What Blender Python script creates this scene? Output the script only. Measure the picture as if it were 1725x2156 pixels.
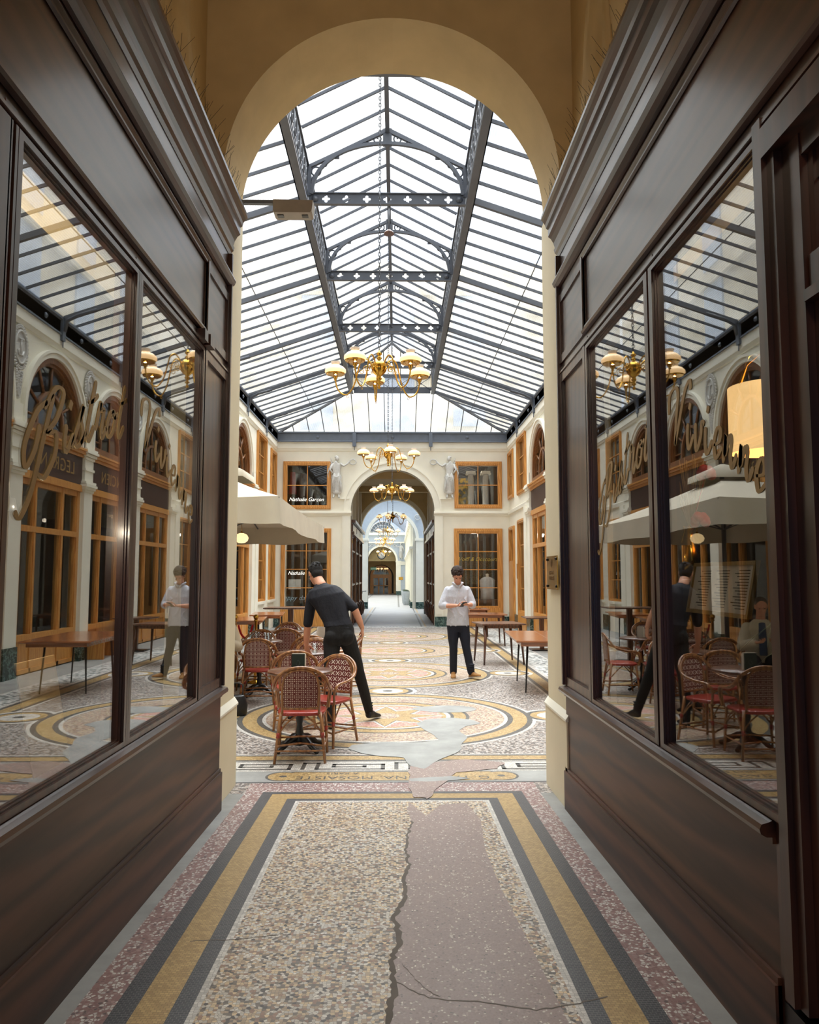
import bpy, bmesh, math, random
from math import sin, cos, pi, radians, sqrt, atan2, hypot
from mathutils import Vector, Matrix, noise
from mathutils.geometry import tessellate_polygon
random.seed(7)
for o in list(bpy.data.objects): bpy.data.objects.remove(o)
SC = bpy.context.scene
COL = SC.collection

# ------------------------------------------------------------------ camera
EYE = 1.64
cam_data = bpy.data.cameras.new('camera'); cam = bpy.data.objects.new('camera', cam_data); COL.objects.link(cam)
cam_data.sensor_fit = 'VERTICAL'; cam_data.sensor_height = 36.0
cam_data.lens = 1600.0/2156.0*36.0
cam_data.clip_start = 0.05; cam_data.clip_end = 400
cam.location = (0, 0, EYE)
cam.rotation_euler = (radians(90+4.7873), 0, radians(-0.9456))
SC.camera = cam

# ------------------------------------------------------------------ world and exposure
W = bpy.data.worlds.new('overcast_sky'); SC.world = W; W.use_nodes = True
wn = W.node_tree; wn.nodes.clear()
w_out = wn.nodes.new('ShaderNodeOutputWorld'); w_bg = wn.nodes.new('ShaderNodeBackground')
w_tc = wn.nodes.new('ShaderNodeTexCoord'); w_no = wn.nodes.new('ShaderNodeTexNoise'); w_ra = wn.nodes.new('ShaderNodeValToRGB')
w_no.inputs['Scale'].default_value = 2.2; w_no.inputs['Detail'].default_value = 4
w_ra.color_ramp.elements[0].position = 0.42; w_ra.color_ramp.elements[0].color = (0.30, 0.50, 0.95, 1)
w_ra.color_ramp.elements[1].position = 0.56; w_ra.color_ramp.elements[1].color = (1.0, 0.98, 0.95, 1)
wn.links.new(w_tc.outputs['Generated'], w_no.inputs['Vector']); wn.links.new(w_no.outputs['Fac'], w_ra.inputs['Fac'])
wn.links.new(w_ra.outputs['Color'], w_bg.inputs['Color']); wn.links.new(w_bg.outputs['Background'], w_out.inputs['Surface'])
w_sep = wn.nodes.new('ShaderNodeSeparateXYZ'); wn.links.new(w_tc.outputs['Generated'], w_sep.inputs[0])
w_cl = wn.nodes.new('ShaderNodeMath'); w_cl.operation = 'MAXIMUM'; w_cl.inputs[1].default_value = 0.0; wn.links.new(w_sep.outputs[2], w_cl.inputs[0])
w_ma = wn.nodes.new('ShaderNodeMath'); w_ma.operation = 'MULTIPLY_ADD'; wn.links.new(w_cl.outputs[0], w_ma.inputs[0])
w_ma.inputs[1].default_value = 0.5; w_ma.inputs[2].default_value = 0.75     # overcast sky, brighter toward the zenith
wn.links.new(w_ma.outputs[0], w_bg.inputs['Strength'])
# sun behind thin high cloud: a very soft, nearly overhead sun
sun_d = bpy.data.lights.new('veiled_sun', 'SUN'); sun_d.energy = 9.5; sun_d.angle = radians(75); sun_d.color = (1.0, 0.99, 0.965)
sun = bpy.data.objects.new('veiled_sun', sun_d); COL.objects.link(sun); sun.location = (0, 14, 30); sun.rotation_euler = (radians(-16), radians(4), 0)
SC.view_settings.view_transform = 'Standard'
try: SC.view_settings.look = 'None'
except Exception: pass
SC.view_settings.gamma = 1.0; SC.view_settings.exposure = 0.78
SC.view_settings.use_curve_mapping = False

# ------------------------------------------------------------------ material helpers
def lin(r, g, b):
    f = lambda c: (c/255/12.92) if c/255 <= 0.04045 else ((c/255+0.055)/1.055)**2.4
    return (f(r), f(g), f(b), 1)
class NT:
    def __init__(s, name):
        s.m = bpy.data.materials.new(name); s.m.use_nodes = True
        s.t = s.m.node_tree; s.b = s.t.nodes['Principled BSDF']; s.out = s.t.nodes['Material Output']
    def n(s, typ, **k):
        x = s.t.nodes.new(typ)
        for a, v in k.items(): setattr(x, a, v)
        return x
    def l(s, a, b): s.t.links.new(a, b)
    def setin(s, sock, v):
        if hasattr(v, 'links') or isinstance(v, bpy.types.NodeSocket): s.l(v, sock)
        else: sock.default_value = v
    def math(s, op, a, b=0.0, c=0.0):
        x = s.n('ShaderNodeMath', operation=op)
        s.setin(x.inputs[0], a); s.setin(x.inputs[1], b); s.setin(x.inputs[2], c)
        return x.outputs[0]
    def mix(s, f, a, b):
        x = s.n('ShaderNodeMix', data_type='RGBA'); s.setin(x.inputs[0], f); s.setin(x.inputs[6], a); s.setin(x.inputs[7], b)
        return x.outputs[2]
    def coord(s, kind='Object', scale=(1, 1, 1), loc=(0, 0, 0), rot=(0, 0, 0)):
        tc = s.n('ShaderNodeTexCoord'); mp = s.n('ShaderNodeMapping')
        mp.inputs['Scale'].default_value = scale; mp.inputs['Location'].default_value = loc; mp.inputs['Rotation'].default_value = rot
        s.l(tc.outputs[kind], mp.inputs['Vector']); return mp.outputs['Vector']
    def noise(s, vec, scale, detail=3, rough=0.5):
        x = s.n('ShaderNodeTexNoise'); s.l(vec, x.inputs['Vector']); x.inputs['Scale'].default_value = scale
        x.inputs['Detail'].default_value = detail; x.inputs['Roughness'].default_value = rough; return x.outputs['Fac']
    def ramp(s, fac, stops, const=False):
        x = s.n('ShaderNodeValToRGB'); e = x.color_ramp.elements
        if const: x.color_ramp.interpolation = 'CONSTANT'
        e[0].position, e[0].color = stops[0]; e[1].position, e[1].color = stops[1]
        for p, c in stops[2:]:
            q = e.new(p); q.color = c
        s.setin(x.inputs['Fac'], fac); return x.outputs['Color']
    def bump(s, h, strength=0.2, dist=0.01):
        x = s.n('ShaderNodeBump'); x.inputs['Strength'].default_value = strength; x.inputs['Distance'].default_value = dist
        s.l(h, x.inputs['Height']); s.l(x.outputs['Normal'], s.b.inputs['Normal'])
    def base(s, c): s.setin(s.b.inputs['Base Color'], c)
    def p(s, **k):
        for a, v in k.items():
            s.b.inputs[a.replace('_', ' ')].default_value = v
        return s
def plain(name, col, rough=0.5, metal=0.0, var=0.12, scale=8, bump=0.0, coat=0.0, **k):
    t = NT(name); v = t.coord()
    f = t.noise(v, scale, 4)
    c2 = tuple(max(0, x*(1-var)) for x in col[:3])+(1,); c1 = tuple(min(1, x*(1+var)) for x in col[:3])+(1,)
    t.base(t.ramp(f, [(0.3, c2), (0.7, c1)]))
    t.p(Roughness=rough, Metallic=metal, Coat_Weight=coat, **k)
    if bump: t.bump(t.noise(v, scale*6, 5), bump, 0.01)
    return t.m
def wood(name, dark, light, axis='Z', rough=0.4, coat=0.3, scale=1.0, bump=0.12):
    t = NT(name)
    sc = {'X': (1.2, 14, 14), 'Y': (14, 1.2, 14), 'Z': (14, 14, 1.2)}[axis]
    v = t.coord(scale=tuple(a*scale for a in sc))
    d = t.noise(v, 0.8, 2)
    w = t.n('ShaderNodeTexWave'); w.bands_direction = 'DIAGONAL'; t.l(v, w.inputs['Vector'])
    w.inputs['Scale'].default_value = 0.7; w.inputs['Distortion'].default_value = 7; w.inputs['Detail'].default_value = 3; w.inputs['Detail Scale'].default_value = 1.3
    f = t.math('ADD', t.math('MULTIPLY', w.outputs['Fac'], 0.55), t.math('MULTIPLY', t.noise(v, 3.5, 6, 0.7), 0.45))
    t.base(t.ramp(f, [(0.15, dark), (0.85, light)]))
    t.p(Roughness=rough, Coat_Weight=coat, Coat_Roughness=0.18)
    t.bump(f, bump, 0.004)
    return t.m
def metalmat(name, col, rough=0.25): return plain(name, col, rough, 1.0, 0.1, 20)
def mosaic(name, stops, size=0.013, grout=(0.12, 0.11, 0.1, 1), gw=0.05, rnd=0.75, rough=0.42, worn=0.0, tint=None):
    t = NT(name); v = t.coord()
    vo = t.n('ShaderNodeTexVoronoi', voronoi_dimensions='2D'); vo.inputs['Scale'].default_value = 1/size; vo.inputs['Randomness'].default_value = rnd
    ve = t.n('ShaderNodeTexVoronoi', voronoi_dimensions='2D', feature='DISTANCE_TO_EDGE'); ve.inputs['Scale'].default_value = 1/size; ve.inputs['Randomness'].default_value = rnd
    t.l(v, vo.inputs['Vector']); t.l(v, ve.inputs['Vector'])
    sp = t.n('ShaderNodeSeparateColor'); t.l(vo.outputs['Color'], sp.inputs[0])
    c = t.ramp(sp.outputs[0], stops, True)
    var = t.math('MULTIPLY_ADD', sp.outputs[1], 0.3, 0.83)
    mm = t.n('ShaderNodeMix', data_type='RGBA', blend_type='MULTIPLY'); mm.inputs[0].default_value = 1
    cc = t.n('ShaderNodeCombineColor'); [t.l(var, cc.inputs[i]) for i in range(3)]
    t.l(c, mm.inputs[6]); t.l(cc.outputs[0], mm.inputs[7])
    g = t.math('LESS_THAN', ve.outputs['Distance'], gw)
    c = t.mix(g, mm.outputs[2], grout)
    if tint:
        big = t.ramp(t.noise(v, 0.9, 4), [(0.4, (0, 0, 0, 1)), (0.65, (1, 1, 1, 1))])
        c2 = t.n('ShaderNodeMix', data_type='RGBA', blend_type='MULTIPLY'); t.l(big, c2.inputs[0]); t.l(c, c2.inputs[6]); c2.inputs[7].default_value = tint
        c = c2.outputs[2]
    t.base(c)
    rr = t.math('MULTIPLY_ADD', t.noise(v, 3, 4), 0.3, rough-0.15); t.l(rr, t.b.inputs['Roughness'])
    t.bump(ve.outputs['Distance'], 0.12, 0.002)
    return t.m
def bricks(name, c1, c2, w=0.02, h=0.012, grout=(0.3, 0.28, 0.25, 1), rot=0.0, rough=0.42, mortar=0.09):
    t = NT(name); v = t.coord(rot=(0, 0, rot))
    wob = t.n('ShaderNodeTexNoise'); t.l(v, wob.inputs['Vector']); wob.inputs['Scale'].default_value = 9
    vm = t.n('ShaderNodeVectorMath', operation='SCALE'); t.l(wob.outputs['Color'], vm.inputs[0]); vm.inputs['Scale'].default_value = 0.02
    va = t.n('ShaderNodeVectorMath', operation='ADD'); t.l(v, va.inputs[0]); t.l(vm.outputs[0], va.inputs[1])
    b = t.n('ShaderNodeTexBrick'); t.l(va.outputs[0], b.inputs['Vector']); b.inputs['Scale'].default_value = 1.0
    b.inputs['Brick Width'].default_value = w; b.inputs['Row Height'].default_value = h; b.inputs['Mortar Size'].default_value = mortar*h; b.inputs['Mortar Smooth'].default_value = 0.3
    b.inputs['Color1'].default_value = c1; b.inputs['Color2'].default_value = c2; b.inputs['Mortar'].default_value = grout
    t.base(b.outputs['Color']); t.p(Roughness=rough)
    return t.m
def glassmat(name, ior=1.5, tint=(1, 1, 1, 1), boost=1.6, rough=0.0):
    t = NT(name); t.t.nodes.remove(t.b)
    ge = t.n('ShaderNodeNewGeometry'); dt = t.n('ShaderNodeVectorMath', operation='DOT_PRODUCT'); t.l(ge.outputs['Incoming'], dt.inputs[0]); t.l(ge.outputs['Normal'], dt.inputs[1])
    f0 = boost; f = t.math('MULTIPLY_ADD', t.math('POWER', t.math('SUBTRACT', 1.0, t.math('ABSOLUTE', dt.outputs['Value'])), 5.0), 1-f0, f0)
    tr = t.n('ShaderNodeBsdfTransparent'); tr.inputs['Color'].default_value = tint
    gl = t.n('ShaderNodeBsdfGlossy'); gl.inputs['Roughness'].default_value = rough
    mx = t.n('ShaderNodeMixShader'); t.l(f, mx.inputs[0]); t.l(tr.outputs[0], mx.inputs[1]); t.l(gl.outputs[0], mx.inputs[2])
    t.l(mx.outputs[0], t.out.inputs['Surface']); return t.m
def emit(name, col, strength, base=None):
    t = NT(name); t.p(Roughness=0.4); t.base(base or col)
    t.b.inputs['Emission Color'].default_value = col; t.b.inputs['Emission Strength'].default_value = strength; return t.m

# ------------------------------------------------------------------ mesh helpers
class MB:
    def __init__(s): s.v = []; s.f = []; s.m = []; s.sm = []; s.uv = {}
    def face(s, idx, m=0, smooth=False, uv=None):
        if uv: s.uv[len(s.f)] = uv
        s.f.append(tuple(idx)); s.m.append(m); s.sm.append(smooth)
    def box(s, x0, x1, y0, y1, z0, z1, m=0, M=None):
        if x0 > x1: x0, x1 = x1, x0
        if y0 > y1: y0, y1 = y1, y0
        if z0 > z1: z0, z1 = z1, z0
        b = len(s.v); P = [(x0, y0, z0), (x1, y0, z0), (x1, y1, z0), (x0, y1, z0), (x0, y0, z1), (x1, y0, z1), (x1, y1, z1), (x0, y1, z1)]
        if M is not None: P = [tuple(M @ Vector(p)) for p in P]
        s.v += P
        for q in ((3, 2, 1, 0), (4, 5, 6, 7), (0, 1, 5, 4), (1, 2, 6, 5), (2, 3, 7, 6), (3, 0, 4, 7)): s.face([b+i for i in q], m)
        return s
    def prism(s, loops, F, w0, w1, m=0, side=True, ms=None, smooth=False, back=True):
        """loops: outer + holes of (u,v); F(u,v,w)->xyz"""
        flat = [p for L in loops for p in L]
        tris = tessellate_polygon([[Vector((p[0], p[1], 0)) for p in L] for L in loops])
        b = len(s.v); n = len(flat)
        s.v += [tuple(F(p[0], p[1], w0)) for p in flat]
        if back or side: s.v += [tuple(F(p[0], p[1], w1)) for p in flat]
        for t in tris:
            s.face([b+i for i in t], m, uv=[flat[i] for i in t])
            if back: s.face([b+n+i for i in reversed(t)], m, uv=[flat[i] for i in reversed(t)])
        if side:
            k = 0
            for L in loops:
                for i in range(len(L)):
                    j = (i+1) % len(L); s.face([b+k+i, b+k+j, b+n+k+j, b+n+k+i], m if ms is None else ms, smooth)
                k += len(L)
        return s
    def tube(s, pts, r, n=8, m=0, closed=False, cap=True, flat=1.0):
        pts = [Vector(p) for p in pts]; k = len(pts)
        rr = r if isinstance(r, (list, tuple)) else [r]*k
        b = len(s.v); up = None
        for i, p in enumerate(pts):
            if closed: t = pts[(i+1) % k]-pts[i-1]
            else: t = pts[min(i+1, k-1)]-pts[max(i-1, 0)]
            t = t.normalized() if t.length > 1e-9 else Vector((0, 0, 1))
            if up is None:
                up = Vector((0, 0, 1)) if abs(t.z) < 0.9 else Vector((1, 0, 0))
            a = (up-t*up.dot(t)); a = a.normalized() if a.length > 1e-6 else t.orthogonal().normalized(); c = t.cross(a); up = a
            for j in range(n):
                q = 2*pi*j/n; s.v.append(tuple(p+(a*cos(q)*flat+c*sin(q))*rr[i]))
        for i in range(k if closed else k-1):
            i2 = (i+1) % k
            for j in range(n):
                j2 = (j+1) % n; s.face([b+i*n+j, b+i*n+j2, b+i2*n+j2, b+i2*n+j], m, True)
        if cap and not closed:
            s.face([b+j for j in reversed(range(n))], m); s.face([b+(k-1)*n+j for j in range(n)], m)
        return s
    def lathe(s, prof, c=(0, 0, 0), n=24, m=0, M=None, smooth=True):
        b = len(s.v); k = len(prof)
        for r, z in prof:
            for j in range(n):
                q = 2*pi*j/n; p = Vector((c[0]+r*cos(q), c[1]+r*sin(q), c[2]+z))
                s.v.append(tuple(M @ p) if M is not None else tuple(p))
        for i in range(k-1):
            for j in range(n):
                j2 = (j+1) % n; s.face([b+i*n+j, b+i*n+j2, b+(i+1)*n+j2, b+(i+1)*n+j], m, smooth)
        if prof[0][0] > 1e-4: s.face([b+j for j in reversed(range(n))], m)
        if prof[-1][0] > 1e-4: s.face([b+(k-1)*n+j for j in range(n)], m)
        return s
    def loft(s, rings, m=0, cap=True, smooth=True):
        """rings: list of equal-length closed point rings"""
        b = len(s.v); n = len(rings[0])
        for R in rings: s.v += [tuple(p) for p in R]
        for i in range(len(rings)-1):
            for j in range(n):
                j2 = (j+1) % n; s.face([b+i*n+j, b+i*n+j2, b+(i+1)*n+j2, b+(i+1)*n+j], m, smooth)
        if cap:
            s.face([b+j for j in reversed(range(n))], m, smooth); s.face([b+(len(rings)-1)*n+j for j in range(n)], m, smooth)
        return s
    def ellipsoid(s, c, r, n=12, k=8, m=0, M=None):
        rings = []
        for i in range(k+1):
            a = -pi/2+pi*i/k; cr = max(cos(a), 0.02)
            R = []
            for j in range(n):
                q = 2*pi*j/n; p = Vector((r[0]*cr*cos(q), r[1]*cr*sin(q), r[2]*sin(a)))
                if M is not None: p = M @ p
                R.append(p+Vector(c))
            rings.append(R)
        return s.loft(rings, m)
    def mesh(s, name, mats):
        me = bpy.data.meshes.new(name); me.from_pydata(s.v, [], s.f)
        for mt in (mats if isinstance(mats, (list, tuple)) else [mats]): me.materials.append(mt)
        me.polygons.foreach_set('material_index', s.m); me.polygons.foreach_set('use_smooth', s.sm)
        if s.uv:
            L = me.uv_layers.new(name='UVMap')
            for fi, uv in s.uv.items():
                for li, c in zip(me.polygons[fi].loop_indices, uv): L.data[li].uv = c
        me.update(); return me
def obj(name, mb, mats, parent=None, loc=None):
    me = mb.mesh(name, mats) if isinstance(mb, MB) else mb
    if not isinstance(mb, MB):
        me.materials.clear()
        for mt in (mats if isinstance(mats, (list, tuple)) else [mats]): me.materials.append(mt)
    bm = bmesh.new(); bm.from_mesh(me); bmesh.ops.recalc_face_normals(bm, faces=bm.faces); bm.to_mesh(me); bm.free()
    o = bpy.data.objects.new(name, me); COL.objects.link(o)
    if parent: o.parent = parent
    if loc: o.location = loc
    return o
def tag(o, label=None, cat=None, group=None, kind=None):
    if label: o['label'] = label
    if cat: o['category'] = cat
    if group: o['group'] = group
    if kind: o['kind'] = kind
    return o
def struct(o): o['kind'] = 'structure'; return o
def empty(name, label=None, cat=None, loc=(0, 0, 0), rz=0, group=None, kind=None):
    o = bpy.data.objects.new(name, None); COL.objects.link(o); o.location = loc; o.rotation_euler = (0, 0, rz); o.empty_display_size = 0.1
    return tag(o, label, cat, group, kind)
def copy_tree(o, parent=None, loc=None, rz=None, label=None):
    c = o.copy(); COL.objects.link(c); c.parent = parent
    for ch in [x for x in bpy.data.objects if x.parent == o]: copy_tree(ch, c)
    if loc is not None: c.location = loc
    if rz is not None: c.rotation_euler = (0, 0, rz)
    if label: c['label'] = label
    return c
def arcpts(cx, cy, r, a0, a1, n, ry=None):
    ry = ry or r
    return [(cx+r*cos(radians(a0+(a1-a0)*i/n)), cy+ry*sin(radians(a0+(a1-a0)*i/n))) for i in range(n+1)]
def circ(cx, cy, r, n=48, ry=None): return arcpts(cx, cy, r, 0, 360, n, ry)[:-1]
def rect(x0, y0, x1, y1): return [(x0, y0), (x1, y0), (x1, y1), (x0, y1)]
def spline(P, n=8, closed=False):
    P = [Vector(p) for p in P]; out = []; k = len(P)
    for i in range(k if closed else k-1):
        if closed: a, b, c, d = P[i-1], P[i], P[(i+1) % k], P[(i+2) % k]
        else: a, b, c, d = P[max(i-1, 0)], P[i], P[i+1], P[min(i+2, k-1)]
        for j in range(n):
            t = j/n; out.append(0.5*((2*b)+(c-a)*t+(2*a-5*b+4*c-d)*t*t+(3*b-a-3*c+d)*t**3))
    if not closed: out.append(P[-1])
    return out
def text_mb(txt, size, F, depth, font_align='CENTER', m=0, spacing=1.0, thin=0.0):
    cu = bpy.data.curves.new('t', 'FONT'); cu.body = txt; cu.size = size; cu.align_x = font_align; cu.align_y = 'CENTER'; cu.space_character = spacing
    cu.resolution_u = 4; cu.offset = -thin*size; o = bpy.data.objects.new('t', cu); COL.objects.link(o)
    me = o.to_mesh(); mb = MB(); n = len(me.vertices)
    mb.v = [tuple(F(v.co.x, v.co.y, 0)) for v in me.vertices]+[tuple(F(v.co.x, v.co.y, depth)) for v in me.vertices]
    edges = {}
    for p in me.polygons:
        vs = list(p.vertices); mb.face(vs, m); mb.face([i+n for i in reversed(vs)], m)
        for a, b in zip(vs, vs[1:]+vs[:1]): edges[(a, b)] = 1
    for (a, b) in edges:
        if (b, a) not in edges: mb.face([a, b, b+n, a+n], m)
    o.to_mesh_clear(); bpy.data.objects.remove(o); return mb
FX = lambda u, v, w: (w, u, v)      # plane of constant x: u = y, v = z
FY = lambda u, v, w: (u, w, v)      # plane of constant y: u = x, v = z
FZ = lambda u, v, w: (u, v, w)
def bump_box(mb, M, **k): pass
# ------------------------------------------------------------------ materials
M_court = plain('cream_plaster', lin(243, 238, 220), 0.7, var=0.05, scale=1.5, bump=0.04)
M_trim = plain('pale_plaster_moulding', lin(244, 240, 224), 0.6, var=0.04, scale=2)
M_ochre = plain('ochre_plaster', lin(210, 186, 138), 0.75, var=0.08, scale=3, bump=0.05)
M_pier = plain('buff_plaster', lin(238, 227, 196), 0.55, var=0.05, scale=2, bump=0.03)
M_grey = plain('pale_blue_grey_plaster', lin(190, 200, 210), 0.7, var=0.04)
M_relief = plain('white_stucco', lin(208, 206, 200), 0.6, var=0.08, scale=20)
M_mah = wood('dark_mahogany', lin(44, 22, 14), lin(78, 44, 30), 'Y', 0.38, 0.55, 0.6, 0.05)
M_mahz = wood('dark_mahogany_upright', lin(40, 19, 12), lin(76, 41, 27), 'Z', 0.40, 0.38, 0.6, 0.05)
M_mahr = wood('mahogany_stall_riser', lin(46, 24, 14), lin(98, 60, 40), 'Y', 0.5, 0.12, 0.45, 0.06)
M_oak = wood('honey_oak', lin(192, 126, 54), lin(224, 162, 84), 'Z', 0.4, 0.25, 1.0, 0.05)
M_oakd = wood('brown_oak', lin(112, 70, 34), lin(150, 98, 52), 'Z', 0.4, 0.25, 1.0, 0.05)
M_teak = wood('teak_table_top', lin(120, 66, 32), lin(176, 108, 62), 'X', 0.22, 0.6, 0.7, 0.03)
M_walnut = wood('walnut', lin(70, 40, 26), lin(112, 70, 46), 'Z', 0.35, 0.4, 1.0, 0.05)
M_rattan = wood('rattan_cane', lin(120, 74, 38), lin(170, 116, 66), 'Z', 0.35, 0.5, 1.0, 0.05)
M_iron = plain('grey_painted_iron', lin(104, 112, 124), 0.45, 0.0, 0.08, 6)
M_irond = plain('dark_grey_iron', lin(84, 88, 96), 0.45, 0.0, 0.08, 6)
M_black = plain('black_cast_iron', lin(24, 24, 26), 0.35)
M_brass = metalmat('polished_brass', lin(206, 160, 70), 0.16)
M_brassp = metalmat('brass_plate', lin(214, 178, 96), 0.12)
M_glass = glassmat('coated_shop_glass', 1.5, (0.93, 0.94, 0.93, 1), 0.20)
M_glassr = glassmat('shop_glass', 1.5, (0.93, 0.94, 0.93, 1), 0.125)
M_pane = glassmat('window_glass', 1.5, (0.88, 0.90, 0.90, 1), 0.05)
M_clear = glassmat('drinking_glass', 1.5, (0.93, 0.95, 0.95, 1), 0.07)
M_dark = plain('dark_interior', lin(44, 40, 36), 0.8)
M_gold = plain('gold_paint', lin(168, 138, 84), 0.45, 0.25)
M_sign = plain('dark_plum_sign_board', lin(66, 42, 38), 0.4)
M_marble = NT('green_marble')
_v = M_marble.coord(); _f = M_marble.noise(_v, 5, 8, 0.75)
M_marble.base(M_marble.ramp(_f, [(0.40, lin(22, 46, 44)), (0.49, lin(40, 72, 66)), (0.505, lin(170, 195, 185)), (0.52, lin(34, 62, 58))])); M_marble.p(Roughness=0.15); M_marble = M_marble.m

GR = lin(150, 142, 130)
MS_mix = mosaic('mixed_mosaic', [(0, lin(206, 200, 190)), (0.27, lin(186, 164, 136)), (0.45, lin(122, 112, 102)), (0.6, lin(218, 196, 158)), (0.74, lin(160, 128, 108)), (0.86, lin(84, 76, 72)), (0.93, lin(226, 222, 214))], 0.0145, lin(118, 108, 98), 0.045, 0.7, tint=(0.92, 0.84, 0.72, 1))
MS_grey = mosaic('grey_white_mosaic', [(0, lin(184, 178, 172)), (0.35, lin(112, 106, 100)), (0.6, lin(166, 152, 140)), (0.78, lin(88, 82, 78))], 0.02, lin(128, 118, 110), 0.05)
MS_pink = mosaic('pink_buff_mosaic', [(0, lin(186, 172, 156)), (0.35, lin(168, 138, 118)), (0.6, lin(132, 106, 94)), (0.8, lin(192, 176, 146))], 0.02, lin(150, 132, 116), 0.05)
MS_red = mosaic('red_marble_mosaic', [(0, lin(196, 142, 128)), (0.5, lin(214, 176, 160)), (0.8, lin(170, 116, 108))], 0.02, lin(150, 132, 116), 0.05)
MS_terr = mosaic('burgundy_terrazzo', [(0, lin(138, 104, 100)), (0.40, lin(196, 190, 184)), (0.62, lin(158, 130, 124)), (0.82, lin(216, 212, 204)), (0.94, lin(100, 84, 84))], 0.0145, lin(142, 116, 110), 0.12, 1.0)
MS_patch = mosaic('mauve_terrazzo', [(0, lin(146, 126, 118)), (0.72, lin(160, 140, 130)), (0.87, lin(206, 196, 182)), (0.95, lin(110, 98, 94))], 0.011, lin(148, 128, 120), 0.16, 1.0)
MS_yel = bricks('yellow_tesserae', lin(190, 160, 104), lin(162, 132, 82), 0.019, 0.0135, lin(136, 112, 70))
MS_yelx = mosaic('yellow_stone_mosaic', [(0, lin(178, 150, 102)), (0.5, lin(160, 132, 86)), (0.8, lin(186, 162, 114))], 0.018, lin(146, 120, 78), 0.05, 0.6)
MS_blk = bricks('black_tesserae', lin(46, 46, 50), lin(62, 62, 64), 0.019, 0.0135, lin(120, 118, 114), mortar=0.06)
MS_blkx = mosaic('black_stone_mosaic', [(0, lin(72, 72, 70)), (0.5, lin(88, 84, 78))], 0.018, lin(120, 116, 108), 0.04, 0.6)
MS_wht = mosaic('white_stone_mosaic', [(0, lin(210, 206, 198)), (0.5, lin(192, 188, 180))], 0.017, lin(150, 144, 136), 0.05, 0.5)
MS_tile = mosaic('small_chequer_tiles', [(0, lin(214, 214, 208)), (0.5, lin(92, 98, 98)), (0.75, lin(150, 158, 156))], 0.055, lin(190, 190, 186), 0.05, 0.12)
M_cem = NT('grey_cement'); _v = M_cem.coord()
M_cem.base(M_cem.ramp(M_cem.noise(_v, 2.2, 6, 0.65), [(0.3, lin(128, 128, 124)), (0.7, lin(160, 160, 156))])); M_cem.p(Roughness=0.6); M_cem = M_cem.m
M_crack = plain('crack_mortar', lin(112, 104, 96), 0.9)
M_pale = plain('worn_pale_stone', lin(150, 149, 148), 0.4, var=0.1, scale=1.4)

# ------------------------------------------------------------------ floor
SL, SY = 0.031, 5.9
def fz(y): return max(0.0, SL*(SY-y))
FM = [MS_grey, MS_mix, MS_terr, MS_yel, MS_blk, MS_wht, M_cem, MS_patch, MS_pink, MS_red, MS_yelx, MS_blkx, MS_tile, M_crack, M_pale]
GREY, MIX, TERR, YEL, BLK, WHT, CEM, PATCH, PINK, RED, YELX, BLKX, TILE, CRACK, PALE = range(15)
fl = MB()
layer = [0]
def inlay(loops, m, lev):
    fl.prism(loops, lambda u, v, w: (u, v, fz(v)+w), lev*0.0002, 0, m, side=False, back=False)
def band(x0, x1, y0, y1, m, lev):
    # split in y at slope break
    cuts = [y0]+([SY] if y0 < SY < y1 else [])+[y1]
    for a, b in zip(cuts, cuts[1:]): inlay([rect(x0, a, x1, b)], m, lev)
# base slab
fl.box(-9, 9, 5.9, 80, -0.2, 0, GREY)
b0 = len(fl.v); fl.v += [(-6, -3, fz(-3)), (6, -3, fz(-3)), (6, 5.9, 0), (-6, 5.9, 0), (-6, -3, -0.2), (6, -3, -0.2), (6, 5.9, -0.2), (-6, 5.9, -0.2)]
fl.face([b0, b0+1, b0+2, b0+3], CEM); fl.face([b0+7, b0+6, b0+5, b0+4], CEM)
# corridor carpet (slightly off centre)
cx = -0.03
def frame_band(h0, h1, ytop0, ytop1, m, lev):
    """U-shaped band between half widths h0>h1, open toward the viewer"""
    ybot = -2.5
    for s in (-1, 1):
        band(min(cx+s*h0, cx+s*h1), max(cx+s*h0, cx+s*h1), ybot, ytop0 if False else ytop1, m, lev)
    band(cx-h0, cx+h0, ytop1, ytop0, m, lev)
band(cx-1.12, cx+1.12, -2.5, 6.22, TERR, 1)
frame_band(0.985, 0.905, 5.95, 5.895, BLK, 2)
frame_band(0.905, 0.775, 5.895, 5.76, YEL, 2)
frame_band(0.775, 0.705, 5.76, 5.70, BLK, 2)
frame_band(0.705, 0.675, 5.70, 5.665, WHT, 2)
band(cx-0.675, cx+0.675, -2.5, 5.665, MIX, 2)
rnd = random.Random(3)
def jag(P, amp, n=6):
    out = []
    for a, b in zip(P, P[1:]+P[:1]):
        for i in range(n):
            t = i/n; k = 0 if i == 0 else amp
            out.append((a[0]+(b[0]-a[0])*t+rnd.uniform(-k, k), a[1]+(b[1]-a[1])*t+rnd.uniform(-k, k)))
    return out
crack = [(0.09, 5.66), (0.075, 5.4), (0.10, 5.15), (0.07, 4.9), (0.05, 4.6), (0.07, 4.35), (0.035, 4.1), (0.045, 3.9), (-0.01, 3.65), (0.02, 3.4), (-0.02, 3.2), (0.0, 3.0), (-0.03, 2.8), (0.01, 2.5), (0.0, 1.5), (0.02, 0), (0, -2.5)]
ck = []
for a, b in zip(crack, crack[1:]):
    for i in range(8):
        t = i/8; ck.append((a[0]+(b[0]-a[0])*t+rnd.uniform(-.008, .008), a[1]+(b[1]-a[1])*t))
right_side = [(0.62, -2.5), (0.60, 2.7), (0.57, 3.3), (0.53, 4.0), (0.52, 4.6), (0.56, 5.2), (0.50, 5.62), (0.32, 5.58), (0.2, 5.3)]
inlay([ck+right_side], PATCH, 3)
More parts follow.
